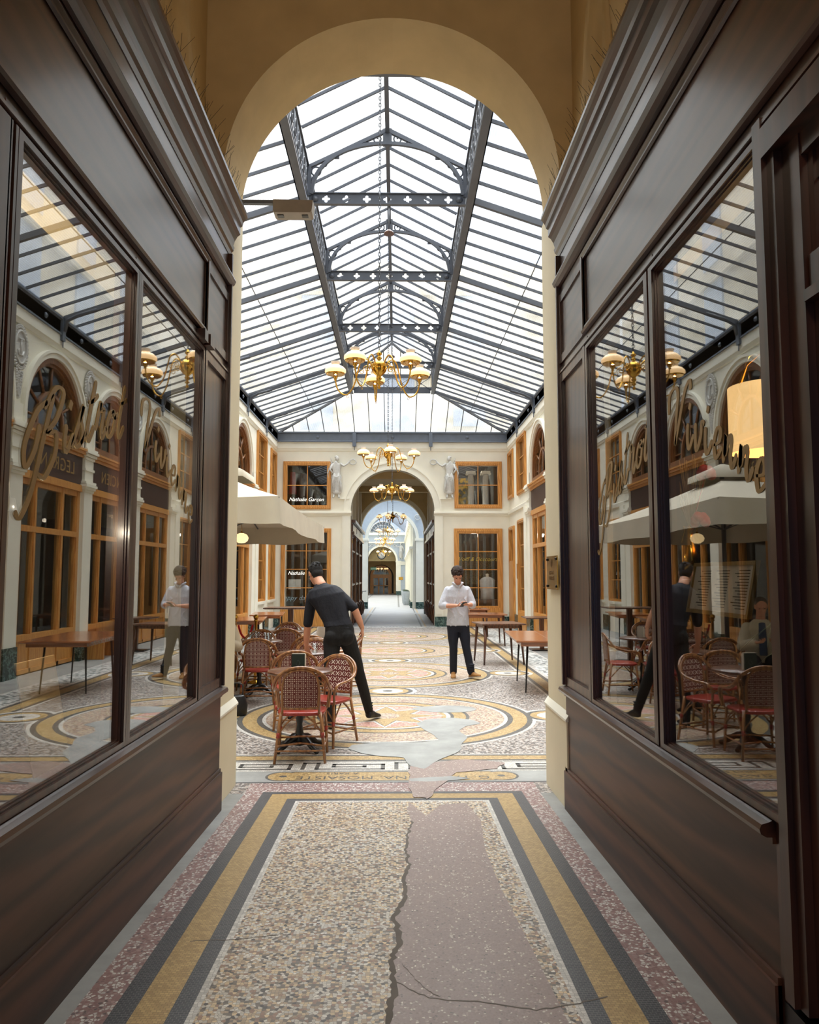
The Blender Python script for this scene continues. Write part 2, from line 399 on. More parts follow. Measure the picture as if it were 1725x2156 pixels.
cl = [(x-0.006-0.013*max(0, math.sin((y-1.9)*1.1))*rnd.uniform(.5, 1), y) for x, y in ck if y < 5.2]
cr = [(x+0.004+0.01*rnd.random(), y) for x, y in ck if y < 5.2]
inlay([cl+cr[::-1]], CRACK, 4)
def crackline(P, w=0.006):
    Q = []
    for a, b in zip(P, P[1:]):
        for i in range(7):
            t = i/7; Q.append((a[0]+(b[0]-a[0])*t+rnd.uniform(-.006, .006), a[1]+(b[1]-a[1])*t+rnd.uniform(-.006, .006)))
    Q.append(P[-1])
    inlay([[(x, y+w*rnd.uniform(.3, .6)) for x, y in Q]+[(x, y-w*rnd.uniform(.3, .6)) for x, y in Q[::-1]]], CRACK, 5)
crackline([(0.0, 3.05), (0.12, 2.93), (0.3, 2.9), (0.5, 2.84), (0.62, 2.87), (0.78, 2.93)], 0.009)
crackline([(-0.88, 3.42), (-0.7, 3.43), (-0.52, 3.47), (-0.47, 3.7)], 0.007)
crackline([(0.02, 3.2), (0.1, 3.02), (0.16, 2.94)], 0.008)
# threshold strip with the mosaic maker's cartouche
band(-1.6, 1.6, 6.20, 6.23, BLK, 2)
band(-4.0, 3.7, 6.23, 6.56, CEM, 1)
cart = arcpts(-0.93, 6.40, 0.125, 60, 300, 14)
cart = [(-0.85, 6.27), (0.78, 6.27)]+arcpts(0.86, 6.40, 0.125, -120, 120, 14)+[(0.78, 6.53), (-0.85, 6.53)]+arcpts(-0.93, 6.40, 0.125, 60, 300, 14)
inlay([[(x*1.02+0.0, 6.40+(y-6.40)*1.13) for x, y in cart]], BLKX, 3)
inlay([cart], YELX, 4)
inlay([circ(-0.93, 6.40, 0.032, 16)], BLKX, 6); inlay([circ(0.86, 6.40, 0.032, 16)], BLKX, 6)
def ftext(s, size, x, y, al='CENTER'):
    t = text_mb(s, size, lambda u, v, w: (x-u, y-v, 0.0016+w), 0.0002, al, spacing=1.05)
    b = len(fl.v); fl.v += t.v
    for f in t.f: fl.face([b+i for i in f], BLKX)
ftext('G. FACCHINA. MOSAISTE', 0.135, -0.03, 6.355); ftext('A PARIS', 0.075, -0.45, 6.485)
# greek key
band(-4.0, 3.7, 6.56, 6.91, WHT, 1)
band(-4.0, 3.7, 6.575, 6.59, BLKX, 2); band(-4.0, 3.7, 6.88, 6.895, BLKX, 2)
x = -3.9; ky0, ky1 = 6.615, 6.86
while x < 3.6:
    K = 0.035
    for seg in ((x, ky0, x+0.60, ky0+K), (x+0.60-K, ky0, x+0.60, ky1-0.05), (x+0.14, ky1-0.05-K, x+0.60, ky1-0.05), (x+0.14, ky0+0.075, x+0.14+K, ky1-0.05), (x+0.14, ky0+0.075, x+0.44, ky0+0.075+K), (x+0.44-K, ky0+0.075, x+0.44, ky0+0.15),
                (x, ky0, x+K, ky1), (x-0.12, ky1-K, x+K, ky1), (x-0.12, ky0, x-0.12+K, ky1)):
        band(seg[0], seg[2], seg[1], seg[3], BLKX, 3)
    x += 0.80
band(-4.0, 3.7, 6.91, 6.96, BLKX, 1); band(-4.0, 3.7, 6.96, 7.10, YELX, 1); band(-4.0, 3.7, 7.10, 7.14, BLKX, 1); band(-4.0, 3.7, 7.14, 7.17, WHT, 1)
# side borders of the court
for s in (-1, 1):
    C0 = -0.15
    def sb(a, b, m, lev): band(min(C0+s*a, C0+s*b), max(C0+s*a, C0+s*b), 7.17, 24.6, m, lev)
    sb(2.20, 2.24, WHT, 3); sb(2.24, 2.30, BLKX, 3); sb(2.30, 2.48, YELX, 3); sb(2.48, 2.55, BLKX, 3); sb(2.55, 2.61, WHT, 3); sb(2.61, 3.08, TILE, 3); sb(3.08, 3.13, WHT, 3); sb(3.13, 3.9, CEM, 3)
band(-4, 3.7, 24.35, 24.7, TILE, 3)
def ring(cx, cy, r0, r1, m, lev, n=72): inlay([circ(cx, cy, r1, n), circ(cx, cy, r0, n)], m, lev)
def disc(cx, cy, r, m, lev, n=72): inlay([circ(cx, cy, r, n)], m, lev)
def bow(cx, cy, dx, r): pass
for k, cy in enumerate((9.07, 12.97, 16.87, 20.77)):
    X = -0.13
    # interlaced bands toward the small side circles
    for sx, sy in ((2.0, 0), (-2.0, 0), (0, 1.95), (0, -1.95)):
        if sy == -1.95: continue
        ring(X+sx, cy+sy, 0.36, 0.42, WHT, 4, 40); ring(X+sx, cy+sy, 0.30, 0.36, BLKX, 7, 40); ring(X+sx, cy+sy, 0.22, 0.30, YELX, 7, 40); disc(X+sx, cy+sy, 0.22, WHT, 7, 32); disc(X+sx, cy+sy, 0.07, BLKX, 8, 16)
    disc(X, cy, 1.74, WHT, 5); disc(X, cy, 1.70, BLKX, 6); disc(X, cy, 1.64, YELX, 7); disc(X, cy, 1.48, BLKX, 8); disc(X, cy, 1.42, WHT, 9); disc(X, cy, 1.38, PINK, 10)
    disc(X, cy, 0.98, BLKX, 11); disc(X, cy, 0.94, YELX, 12); disc(X, cy, 0.80, BLKX, 13); disc(X, cy, 0.76, WHT, 14); disc(X, cy, 0.71, YELX, 15) ; disc(X, cy, 0.66, RED, 16)
    def star(r0, r1, m, lev, off=0):
        P = []
        for i in range(16):
            a = pi*i/8+off; r = r0 if i % 2 == 0 else r1; P.append((X+r*cos(a), cy+r*sin(a)))
        inlay([P], m, lev)
    star(0.70, 0.37, WHT, 17); star(0.64, 0.32, BLKX, 18, 0); star(0.62, 0.30, YELX, 19, 0); disc(X, cy, 0.17, PINK, 20, 32)
# cement repair in the first ring
patch = [(-0.42, 7.55), (-0.15, 7.66), (0.25, 7.65), (0.42, 7.75), (0.38, 8.0), (0.28, 8.3), (0.22, 8.6), (0.35, 8.85), (0.62, 8.95), (0.86, 8.8), (0.93, 8.6), (0.76, 8.45), (0.66, 8.2), (0.72, 7.9), (0.64, 7.6), (0.60, 7.3), (0.42, 7.0), (0.24, 6.62), (0.12, 6.72), (0.06, 7.02), (-0.15, 7.08), (-0.33, 7.2), (-0.46, 7.38)]
inlay([[tuple(p)[:2] for p in spline([(a, b, 0) for a, b in jag(patch, 0.012, 2)], 2, True)]], CEM, 24)
inlay([[tuple(p)[:2] for p in spline([(a, b, 0) for a, b in [(0.18, 9.55), (0.5, 9.75), (0.85, 9.72), (0.98, 9.5), (0.8, 9.3), (0.45, 9.3)]], 5, True)]], CEM, 24)
inlay([jag([(0.12, 6.75), (0.62, 6.95), (0.95, 6.83), (0.86, 6.62), (0.5, 6.5), (0.3, 6.0), (0.22, 5.72), (0.12, 5.8), (0.10, 6.3)], 0.02, 4)], PATCH, 22)
inlay([jag([(0.10, 6.30), (0.45, 6.38), (0.60, 6.30), (0.3, 6.22), (0.12, 6.22)], 0.01, 4)], CEM, 23)
# passage and gallery floors beyond the far arch
band(-1.5, 1.3, 24.7, 40, PALE, 2)
band(-2.8, 1.0, 40, 78, PALE, 2)
for s in (-1, 1):
    for yy0, yy1 in ((24.7, 33), (34, 39.5)): band(-0.15+s*0.95-0.03, -0.15+s*0.95+0.03, yy0, yy1, BLKX, 3); band(-0.15+s*1.08-0.03, -0.15+s*1.08+0.03, yy0, yy1, YELX, 3)
for s in (-1, 1): band(-1.0+s*1.1-0.05, -1.0+s*1.1+0.05, 40, 66, BLKX, 3)
floor = struct(obj('floor', fl, FM))
# ------------------------------------------------------------------ corridor shell
YA, YB = 5.48, 6.13           # arch wall front and back
AX, AR, AZ = -0.04, 1.262, 4.63
def arch_wall(name, y0, y1, xl, xr, z0, z1, cx, R, spring, mats, m=0, jamb=None):
    mb = MB(); jl, jr = jamb or (cx-R, cx+R)
    P = [(xl, z0), (jl, z0), (jl, spring)]+arcpts(cx, spring, R, 180, 0, 56)[1:-1]+[(jr, spring), (jr, z0), (xr, z0), (xr, z1), (xl, z1)]
    mb.prism([P], FY, y0, y1, m)
    return struct(obj(name, mb, mats))
arch_wall('wall_arch', YA, YB, -1.47, 1.36, 0, 6.75, AX, AR, AZ, [M_ochre])
# buff piers on both sides of the opening, plinth with sloped cap
for s, nm in ((-1, 'left'), (1, 'right')):
    mb = MB(); xf = AX+s*(AR-0.012)
    mb.box(xf, xf+s*0.30, 5.50, YB+0.01, 0, 4.55); 
    mb.prism([[(5.32, 0), (5.50, 0), (5.50, 4.4), (5.32, 4.4)]], FX, AX+s*(AR+0.02), AX+s*(AR+0.3), 0)
    mb.box(xf-s*0.022, xf+s*0.2, 5.40, YB+0.03, -0.02, 0.62)
    mb.prism([[(xf-s*0.03, 0.62), (xf-s*0.03, 0.635), (xf, 0.68), (xf+s*0.1, 0.68), (xf+s*0.1, 0.62)]], FY, 5.39, YB+0.04, 1)
    struct(obj('trim_1' if s < 0 else 'trim_2', mb, [M_pier, M_trim]))
mb = MB(); mb.box(-1.60, -1.45, -3, YA, 3.2, 6.8); struct(obj('wall_left', mb, M_ochre))
mb = MB(); mb.box(1.33, 1.48, -3, YA, 3.2, 6.8); struct(obj('wall_right', mb, M_ochre))
mb = MB(); mb.box(-1.8, 1.8, -3, 6.2, 6.7, 6.85); struct(obj('ceiling_1', mb, M_ochre))
mb = MB(); mb.prism([[(-4, 0.2), (-0.95, 0.2), (-0.95, 3.0)]+arcpts(0, 3.0, 0.95, 180, 0, 20)[1:-1]+[(0.95, 3.0), (0.95, 0.2), (4, 0.2), (4, 6.8), (-4, 6.8)]], FY, -3.2, -3.0); struct(obj('wall_back', mb, M_ochre))

# ------------------------------------------------------------------ mahogany bistro fronts
def bistro_front(s, xf, Y, name, label):
    """s=-1 left, 1 right. Y: dict of stations."""
    root = empty(name, label, 'shopfront')
    D = lambda d: xf-s*d
    def bx(mb, y0, y1, z0, z1, d0, d1, m=0): mb.box(D(d0), D(d1), y0, y1, z0, z1, m)
    def rail(mb, y0, y1, prof, m=0):   # prof (d,z) swept along y
        mb.prism([[(D(d), z) for d, z in prof]], FY, y0, y1, m)
    yN, yF = Y['near'], 5.46
    # skirting with bevelled top, follows the sloping floor
    mb = MB(); g = lambda y: fz(y)
    for (d0, d1, h) in ((-0.05, 0.022, 0.262), (-0.05, 0.012, 0.285)):
        mb.prism([[(yN, g(yN)-0.01), (yF, -0.01), (yF, g(yF)+h), (yN, g(yN)+h)]], FX, D(d0), D(d1))
    obj('skirting', mb, M_mahr, root)
    mb = MB(); mb.prism([[(yN, 0.3), (yF, 0.22), (yF, 0.80), (yN, 0.80)]], FX, D(-0.06), D(0)); bx(mb, yN, yF, 0.795, 0.815, 0, 0.012)
    obj('stall_riser', mb, M_mahr, root)
    mb = MB(); rail(mb, yN, yF+0.01, [(-0.1, 0.815), (0.03, 0.815), (0.048, 0.825), (0.052, 0.84), (0.045, 0.855), (0.02, 0.862), (0.0, 0.872), (-0.1, 0.872)])
    obj('sill', mb, M_mah, root)
    # glazing frames
    z0, z1 = 0.872, 3.09
    for (a, b) in Y['win']:
        fr = MB()
        for (e, d0, d1) in ((0.030, -0.07, 0.012), (0.040, -0.07, 0.0), (0.047, -0.07, -0.009)):
            bx(fr, a-0.0, a+e, z0, z1, d0, d1); bx(fr, b-e, b, z0, z1, d0, d1); bx(fr, a+e, b-e, z0, z0+e*0.8, d0, d1); bx(fr, a+e, b-e, z1-e*0.8, z1, d0, d1)
        f = obj('window_frame', fr, M_mahz, root)
        p = MB(); bx(p, a+0.03, b-0.03, z0+0.02, z1-0.02, -0.020, -0.016); obj('pane', p, M_glass if s < 0 else M_glassr, root)
    for (a, b) in Y['post']:
        mb = MB()
        bx(mb, a, b, z0-0.002, z1+0.06, -0.1, 0.0)
        bx(mb, a+0.012, a+0.028, z0, z1, 0, 0.012); bx(mb, b-0.028, b-0.012, z0, z1, 0, 0.012)
        obj('mullion', mb, M_mahz, root)
    # end pilaster with recessed panels
    a, b = Y['pil']; mb = MB()
    bx(mb, a, b, z0, 3.77, -0.1, -0.012)
    for (za, zb) in ((z0, 3.10), (3.18, 3.69)):
        bx(mb, a, a+0.05, za, zb, -0.012, 0.012); bx(mb, b-0.07, b, za, zb, -0.012, 0.012); bx(mb, a+0.05, b-0.07, za, za+0.06, -0.012, 0.008); bx(mb, a+0.05, b-0.07, zb-0.06, zb, -0.012, 0.008)
        bx(mb, a+0.05, a+0.07, za, zb, -0.012, 0.0); bx(mb, b-0.09, b-0.07, za, zb, -0.012, 0.0)
    bx(mb, b-0.03, b, z0, 4.0, -0.012, 0.028)
    obj('end_pilaster', mb, M_mahz, root)
    # fascia
    mb = MB(); ya = Y['fas0']
    bx(mb, ya, yF, 3.09, 4.05, -0.10, -0.004)
    obj('fascia_board', mb, M_mah, root)
    mb = MB()
    rail(mb, ya, yF, [(0, 3.10), (0.016, 3.105), (0.016, 3.118), (0, 3.12)])
    rail(mb, ya, Y['pil'][0]+0.02, [(0, 3.175), (0.02, 3.18), (0.026, 3.195), (0.014, 3.21), (0.014, 3.222), (0, 3.228)])
    rail(mb, ya, Y['pil'][0]+0.02, [(0, 3.66), (0.014, 3.664), (0.014, 3.675), (0.026, 3.69), (0.02, 3.705), (0, 3.71)])
    rail(mb, ya, yF+0.01, [(0, 3.755), (0.018, 3.76), (0.04, 3.775), (0.05, 3.80), (0.04, 3.825), (0.018, 3.838), (0, 3.845)])
    bx(mb, Y['pil'][0]-0.0, Y['pil'][0]+0.03, 3.19, 3.70, 0, 0.02)
    obj('fascia_moulding', mb, M_mah, root)
    mb = MB()
    rail(mb, ya, yF+0.03, [(-0.25, 4.0), (0.0, 4.0), (0.008, 4.03), (0.022, 4.045), (0.028, 4.07), (0.02, 4.085), (0.03, 4.12), (0.05, 4.155), (0.07, 4.17), (0.07, 4.225), (0.085, 4.235), (0.092, 4.262), (0.108, 4.285), (0.122, 4.30), (0.122, 4.325), (-0.25, 4.34)])
    obj('cornice', mb, M_mah, root)
    return root, bx, D, rail
LF, lbx, LD, lrail = bistro_front(-1, -1.24, dict(near=-2.9, win=[(2.378, 3.537), (3.560, 4.775)], post=[(2.31, 2.385), (3.52, 3.575), (4.77, 4.81)], pil=(4.80, 5.46), fas0=-2.9), 'bistro_shopfront', 'dark mahogany bistro shopfront on the left of the passage')
# left front continues toward the viewer: another boarded bay
mb = MB()
for za, zb in ((0.872, 3.09),):
    lbx(mb, 1.2, 2.31, za, zb, -0.1, -0.02); lbx(mb, 2.19, 2.33, za, zb, -0.02, 0.012); lbx(mb, 1.2, 1.32, za, zb, -0.02, 0.01); lbx(mb, 1.3, 2.2, zb-0.12, zb, -0.02, 0.01); lbx(mb, 1.3, 2.2, za, za+0.1, -0.02, 0.01)
    lbx(mb, 2.15, 2.19, za, zb, -0.02, 0.0)
lbx(mb, -2.9, 1.2, 0.872, 3.09, -0.1, 0.0)
obj('wall_panel', mb, M_mahz, LF)
RF, rbx, RD, rrail = bistro_front(1, 1.2, dict(near=2.46, win=[(2.375, 3.463), (3.520, 4.685)], post=[(3.45, 3.53), (4.675, 4.72)], pil=(4.71, 5.46), fas0=-2.9), 'bistro_shopfront', 'dark mahogany bistro shopfront on the right with a recessed door')
mb = MB()     # door case beside the window
for (a, b, d) in ((2.345, 2.40, 0.02), (2.30, 2.345, 0.002), (2.20, 2.30, -0.025), (2.17, 2.20, -0.05), (2.09, 2.17, -0.065), (2.05, 2.09, -0.09)):
    rbx(mb, a, b, 0.36, 3.13, -0.2, d)
for (z, d) in ((3.09, 0.02), (3.02, -0.03), (2.93, -0.06)): rbx(mb, 0.9, 2.345, z-0.10, z, -0.2, d)
rbx(mb, 0.9, 2.19, 2.48, 2.60, -0.2, -0.035); rbx(mb, 0.9, 2.19, 2.455, 2.49, -0.2, -0.015)
rbx(mb, 2.42, 2.46, 0.1, 0.87, -0.1, 0.0); rbx(mb, -2.9, 0.9, 0.1, 3.13, -0.2, 0.0)
rbx(mb, 1.95, 2.05, 2.6, 2.93, -0.14, -0.08)
obj('door_case', mb, M_mahz, RF)
mb = MB(); rbx(mb, 0.95, 2.0, 2.6, 2.9, -0.13, -0.12); obj('transom_pane', mb, M_glass, RF)
mb = MB(); rbx(mb, 0.95, 2.05, 0.34, 2.46, -0.26, -0.22); obj('door_leaf', mb, M_black, RF)
mb = MB(); rbx(mb, 0.9, 2.44, 0.05, 0.335, -0.3, 0.004); obj('door_step', mb, M_black, RF)

# bird spikes along the cornice tops
def spikes(name, s, xf, label):
    r = random.Random(5+s); mb = MB(); y = 2.0
    while y < 5.4:
        for k in range(3):
            x = xf-s*r.uniform(-0.02, 0.10); p = Vector((x, y+r.uniform(-.02, .02), 4.325)); q = p+Vector((-s*r.uniform(-0.05, 0.10), r.uniform(-.05, .05), r.uniform(0.10, 0.17)))
            mb.tube([p, q], 0.0011, 4)
        y += 0.045
    o = obj(name, mb, M_black); tag(o, label, 'bird spikes', kind='stuff')
spikes('bird_spikes', -1, -1.24, 'thin wire bird spikes on top of the left mahogany cornice')
spikes('bird_spikes', 1, 1.2, 'thin wire bird spikes on top of the right mahogany cornice')

# draped stucco figures above the cornices
def drape_figure(s, x, yc, label):
    mb = MB(); rings = []; n = 40
    for i in range(26):
        z = 4.36+i*0.09; t = i/25
        r = 0.20+0.04*sin(t*3.0)+0.03*sin(t*9)
        R = []
        for j in range(n):
            a = 2*pi*j/n
            k = 1+0.10*sin(a*9+sin(z*2.3)*1.6+z*0.8)+0.05*sin(a*17+z*3)
            R.append((x+s*0.10+r*0.72*k*cos(a), yc+r*1.35*k*sin(a)+0.04*sin(z*1.7), z))
        rings.append(R)
    mb.loft(rings, 0)
    o = obj('draped_statue', mb, M_ochre); tag(o, label, 'statue')
drape_figure(-1, -1.45, 4.72, 'draped plaster figure above the left cornice, by the arch')
drape_figure(1, 1.33, 4.72, 'draped plaster figure above the right cornice, by the arch')

# emergency light on a bracket
em = empty('emergency_light', 'grey emergency light box on an arm above the left cornice end', 'light fixture', (-1.10, 6.05, 4.235))
mb = MB(); mb.box(-0.21, 0.10, -0.02, 0.02, 0.455, 0.485); obj('arm', mb, M_iron, em)
P = [(0.085, 0.37), (0.10, 0.355), (0.385, 0.355), (0.40, 0.37), (0.41, 0.46), (0.085, 0.465)]
mb = MB(); mb.prism([P], lambda u, v, w: (u, w, v), -0.07, 0.07); obj('lamp_housing', mb, plain('grey_plastic', lin(176, 168, 156), 0.5), em)
for u in (0.14, 0.34):
    mb = MB(); mb.box(u-0.025, u+0.025, -0.03, 0.02, 0.349, 0.356); obj('lens', mb, M_black, em)

# brass plaque on the right pier
pq = empty('brass_plaque', 'polished brass plaque screwed to the right pier beside the bistro', 'plaque', (AX+AR-0.03, 5.82, 1.66))
mb = MB(); mb.box(-0.006, 0.0, -0.20, 0.19, -0.125, 0.13)
obj('plate', mb, M_brassp, pq)
for y in (-0.17, 0.16):
    for z in (-0.1, 0.105): mb = MB(); mb.ellipsoid((-0.010, y, z), (0.008, 0.012, 0.012), 10, 6); obj('screw', mb, M_black, pq)
mb = text_mb('V', 0.09, lambda u, v, w: (-0.007-w, -u, v+0.07), 0.001)
t2 = text_mb('BISTROT\nVIVIENNE', 0.042, lambda u, v, w: (-0.007-w, -u, v-0.02), 0.001)
b = len(mb.v); mb.v += t2.v; [mb.face([b+i for i in f]) for f in t2.f]
obj('engraving', mb, plain('engraved_brass', lin(120, 88, 40), 0.5), pq)
sw = empty('light_switch', 'small grey switch on the left pier at hand height', 'switch', (AX-AR+0.015, 5.42, 1.22))
mb = MB(); mb.box(-0.012, 0.008, -0.035, 0.035, -0.05, 0.05); mb.box(0.008, 0.012, -0.012, 0.012, -0.02, 0.02); obj('switch_plate', mb, M_iron, sw)
# magnetic contact on the left frame
mb = MB(); lbx(mb, 4.62, 4.70, 3.10, 3.17, 0, 0.05); lbx(mb, 4.74, 4.86, 3.10, 3.17, 0, 0.055); tag(obj('sensor_box', mb, M_mahz), 'small brown box fixed to the left window head near the arch', 'sensor')

# ------------------------------------------------------------------ script lettering on the panes
GL = {  # strokes in (u,v) with x-height 1; advance
 'B': ([[(0.9, 2.4), (0.2, 2.2), (-0.3, 1.3), (0.0, 0.5), (0.5, 0.9), (0.6, 1.7)], [(1.35, 2.55), (1.1, 1.4), (0.75, -0.4), (0.2, -1.1), (-0.25, -0.75)], [(0.75, 2.2), (1.5, 2.75), (2.2, 2.4), (1.9, 1.6), (1.25, 1.25), (2.0, 1.1), (2.2, 0.3), (1.6, -0.3), (1.0, 0.0)]], 2.5),
 'V': ([[(-0.3, 1.5), (-0.35, 2.3), (0.3, 2.6), (0.75, 2.3), (0.7, 1.2), (0.75, 0.1)], [(0.75, 0.1), (1.15, 1.2), (1.6, 2.3), (2.1, 2.7), (2.3, 2.3)]], 1.9),
 'i': ([[(0, 0.9), (0.05, 0.3), (0.3, 0.0), (0.75, 0.5)], [(0.10, 1.38), (0.14, 1.48), (0.19, 1.62)]], 0.75),
 's': ([[(-0.15, 0.0), (0.15, 0.6), (0.48, 1.3), (0.45, 0.85), (0.72, 0.45), (0.66, 0.08), (0.32, -0.04), (0.08, 0.16)], [(0.62, 0.05), (0.85, 0.15), (1.0, 0.4)]], 0.95),
 't': ([[(0.35, 2.1), (0.15, 1.2), (0.05, 0.3), (0.3, 0.0), (0.7, 0.5)], [(-0.15, 1.35), (0.3, 1.4), (0.75, 1.6)]], 0.75),
 'r': ([[(0.0, 0.3), (0.15, 1.0), (0.26, 1.3), (0.36, 1.0), (0.68, 1.02), (0.62, 0.3), (0.82, 0.0), (1.1, 0.4)]], 1.0),
 'o': ([[(0.62, 0.98), (0.25, 0.9), (0.03, 0.4), (0.3, 0.0), (0.72, 0.2), (0.80, 0.75), (0.60, 1.0), (0.50, 0.80), (0.80, 0.75), (1.12, 0.95)]], 1.1),
 'v': ([[(0, 0.95), (0.1, 0.3), (0.3, 0.0), (0.65, 0.5), (0.7, 1.0), (0.95, 0.9)]], 0.95),
 'e': ([[(0.05, 0.4), (0.55, 0.6), (0.6, 0.95), (0.3, 1.0), (0.05, 0.5), (0.3, 0.0), (0.85, 0.45)]], 0.85),
 'n': ([[(0, 0.0), (0.12, 0.95), (0.15, 0.3), (0.45, 0.95), (0.65, 0.85), (0.62, 0.3), (0.85, 0.0), (1.15, 0.5)]], 1.15),
 ' ': ([], 0.5)}
def lettering(s, xf, label):
    root = empty('window_lettering', label, 'lettering')
    sv = 0.118
    spans = ((('Bistrot', 2.52, 3.44), ('Vivienne', 3.66, 4.64)) if s < 0 else (('Bistrot', 4.56, 3.62), ('Vivienne', 3.36, 2.48)))
    ym = 3.6 if s < 0 else 3.48
    base = lambda y: 2.27-0.34*((y-ym)/1.05)**2-(0.0 if s < 0 else 0.06)
    for word, ya, yb in spans:
        tot = sum(GL[c][1] for c in word); ku = (yb-ya)/tot; u0 = 0.25
        for c in word:
            st, adv = GL[c]; mb = MB()
            for S in st:
                pts = []
                for p in spline([(a, b, 0) for a, b in S], 6):
                    y = ya+ku*(u0+p.x*0.86+0.22*p.y); yc = ya+ku*(u0+adv*0.4); cap = 0.86 if c in 'BV' else 1.0
                    z = base(yc)+(base(yc+0.05)-base(yc-0.05))/0.10*(y-yc)*0.8+p.y*sv*cap
                    pts.append((y, z))
                w = 0.0105; n = len(pts); A = []; Bk = []
                for i, (a_, b_) in enumerate(pts):
                    p0 = pts[max(i-1, 0)]; p1 = pts[min(i+1, n-1)]; dx, dy = p1[0]-p0[0], p1[1]-p0[1]; q = hypot(dx, dy) or 1
                    down = abs(dy)/q; ww = w*(0.5+0.8*down)*(0.5 if i in (0, n-1) else 1)
                    A.append((a_-dy/q*ww, b_+dx/q*ww)); Bk.append((a_+dy/q*ww, b_-dx/q*ww))
                b = len(mb.v); X0 = xf+s*0.0152; X1 = xf+s*0.0135
                for q_ in (X0, X1): mb.v += [(q_, a_, b_) for a_, b_ in A]+[(q_, a_, b_) for a_, b_ in Bk]
                for i in range(n-1):
                    mb.face([b+i, b+i+1, b+n+i+1, b+n+i]); mb.face([b+2*n+i, b+3*n+i, b+3*n+i+1, b+2*n+i+1])
                    mb.face([b+i, b+2*n+i, b+2*n+i+1, b+i+1]); mb.face([b+n+i, b+n+i+1, b+3*n+i+1, b+3*n+i])
            obj('letter', mb, M_gold, root)
            u0 += adv
    return root
lettering(-1, -1.24, 'gold script words arched across the left shop windows')
lettering(1, 1.2, 'gold script words arched across the right shop windows')

# ------------------------------------------------------------------ rooms behind the panes
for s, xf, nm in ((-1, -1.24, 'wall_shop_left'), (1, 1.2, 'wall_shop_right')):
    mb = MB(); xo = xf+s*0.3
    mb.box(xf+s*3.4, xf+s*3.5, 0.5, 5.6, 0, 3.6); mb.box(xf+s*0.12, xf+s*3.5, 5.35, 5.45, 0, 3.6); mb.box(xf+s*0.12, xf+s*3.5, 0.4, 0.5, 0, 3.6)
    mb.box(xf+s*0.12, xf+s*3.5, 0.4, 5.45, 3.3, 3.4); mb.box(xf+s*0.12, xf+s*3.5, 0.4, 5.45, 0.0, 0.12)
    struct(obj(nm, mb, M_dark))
    mb = MB(); mb.box(xf+s*0.11, xf+s*0.75, 2.3 if s < 0 else 2.5, 5.3, 0.70, 0.76)
    tag(obj('window_shelf', mb, M_walnut), 'wooden display ledge inside the %s bistro window' % ('left' if s < 0 else 'right'), 'shelf')

# added lantern, unseen behind the viewer: warm fill for the ochre wall
ln = empty('added_fill_lantern', 'made-up lantern behind the viewer, added as warm fill light', 'lamp', (0.0, -0.6, 4.9))
mb = MB(); mb.lathe([(0.10, -0.2), (0.14, 0.1), (0.05, 0.2), (0.0, 0.22)], n=6, smooth=False); obj('glass_body', mb, emit('fill_lantern_glow', (1, .80, .55, 1), 4.0), ln)
mb = MB(); mb.tube([(0, 0, 0.2), (0, 0, 1.8)], 0.008, 6); obj('chain', mb, M_black, ln)
ld = bpy.data.lights.new('lantern_fill_light', 'POINT'); ld.energy = 42; ld.color = (1.0, 0.86, 0.66); ld.shadow_soft_size = 0.2
lo = bpy.data.objects.new('lantern_fill_light', ld); COL.objects.link(lo); lo.location = (0, -0.6, 4.55)

for x, y, z, e in ((-1.9, 3.1, 2.6, 18), (2.2, 3.4, 3.0, 9)):  # added fill lights: left has no fixture, right stands in for the drum lamp
    d_ = bpy.data.lights.new('bistro_fill_light', 'POINT'); d_.energy = e; d_.color = (1, 0.84, 0.62); d_.shadow_soft_size = 0.03
    l_ = bpy.data.objects.new('bistro_fill_light', d_); COL.objects.link(l_); l_.location = (x, y, z)

cl_ = empty('card_fill_lamp', 'made-up small lamp added to brighten the menu card inside the left window', 'lamp', (-1.55, 3.05, 1.95))  # invented fixture, added so the card shows through the glass
mb = MB(); mb.lathe([(0.02, 0.0), (0.03, -0.05), (0.0, -0.05)], n=12); mb.tube([(0, 0, 0), (-0.1, 0, 0.9)], 0.004, 5); obj('fill_lamp_head', mb, M_black, cl_)
d_ = bpy.data.lights.new('card_fill_light', 'POINT'); d_.energy = 5; d_.color = (1, 0.86, 0.66); d_.shadow_soft_size = 0.008
l_ = bpy.data.objects.new('card_fill_light', d_); COL.objects.link(l_); l_.location = (-1.40, 3.05, 1.86)
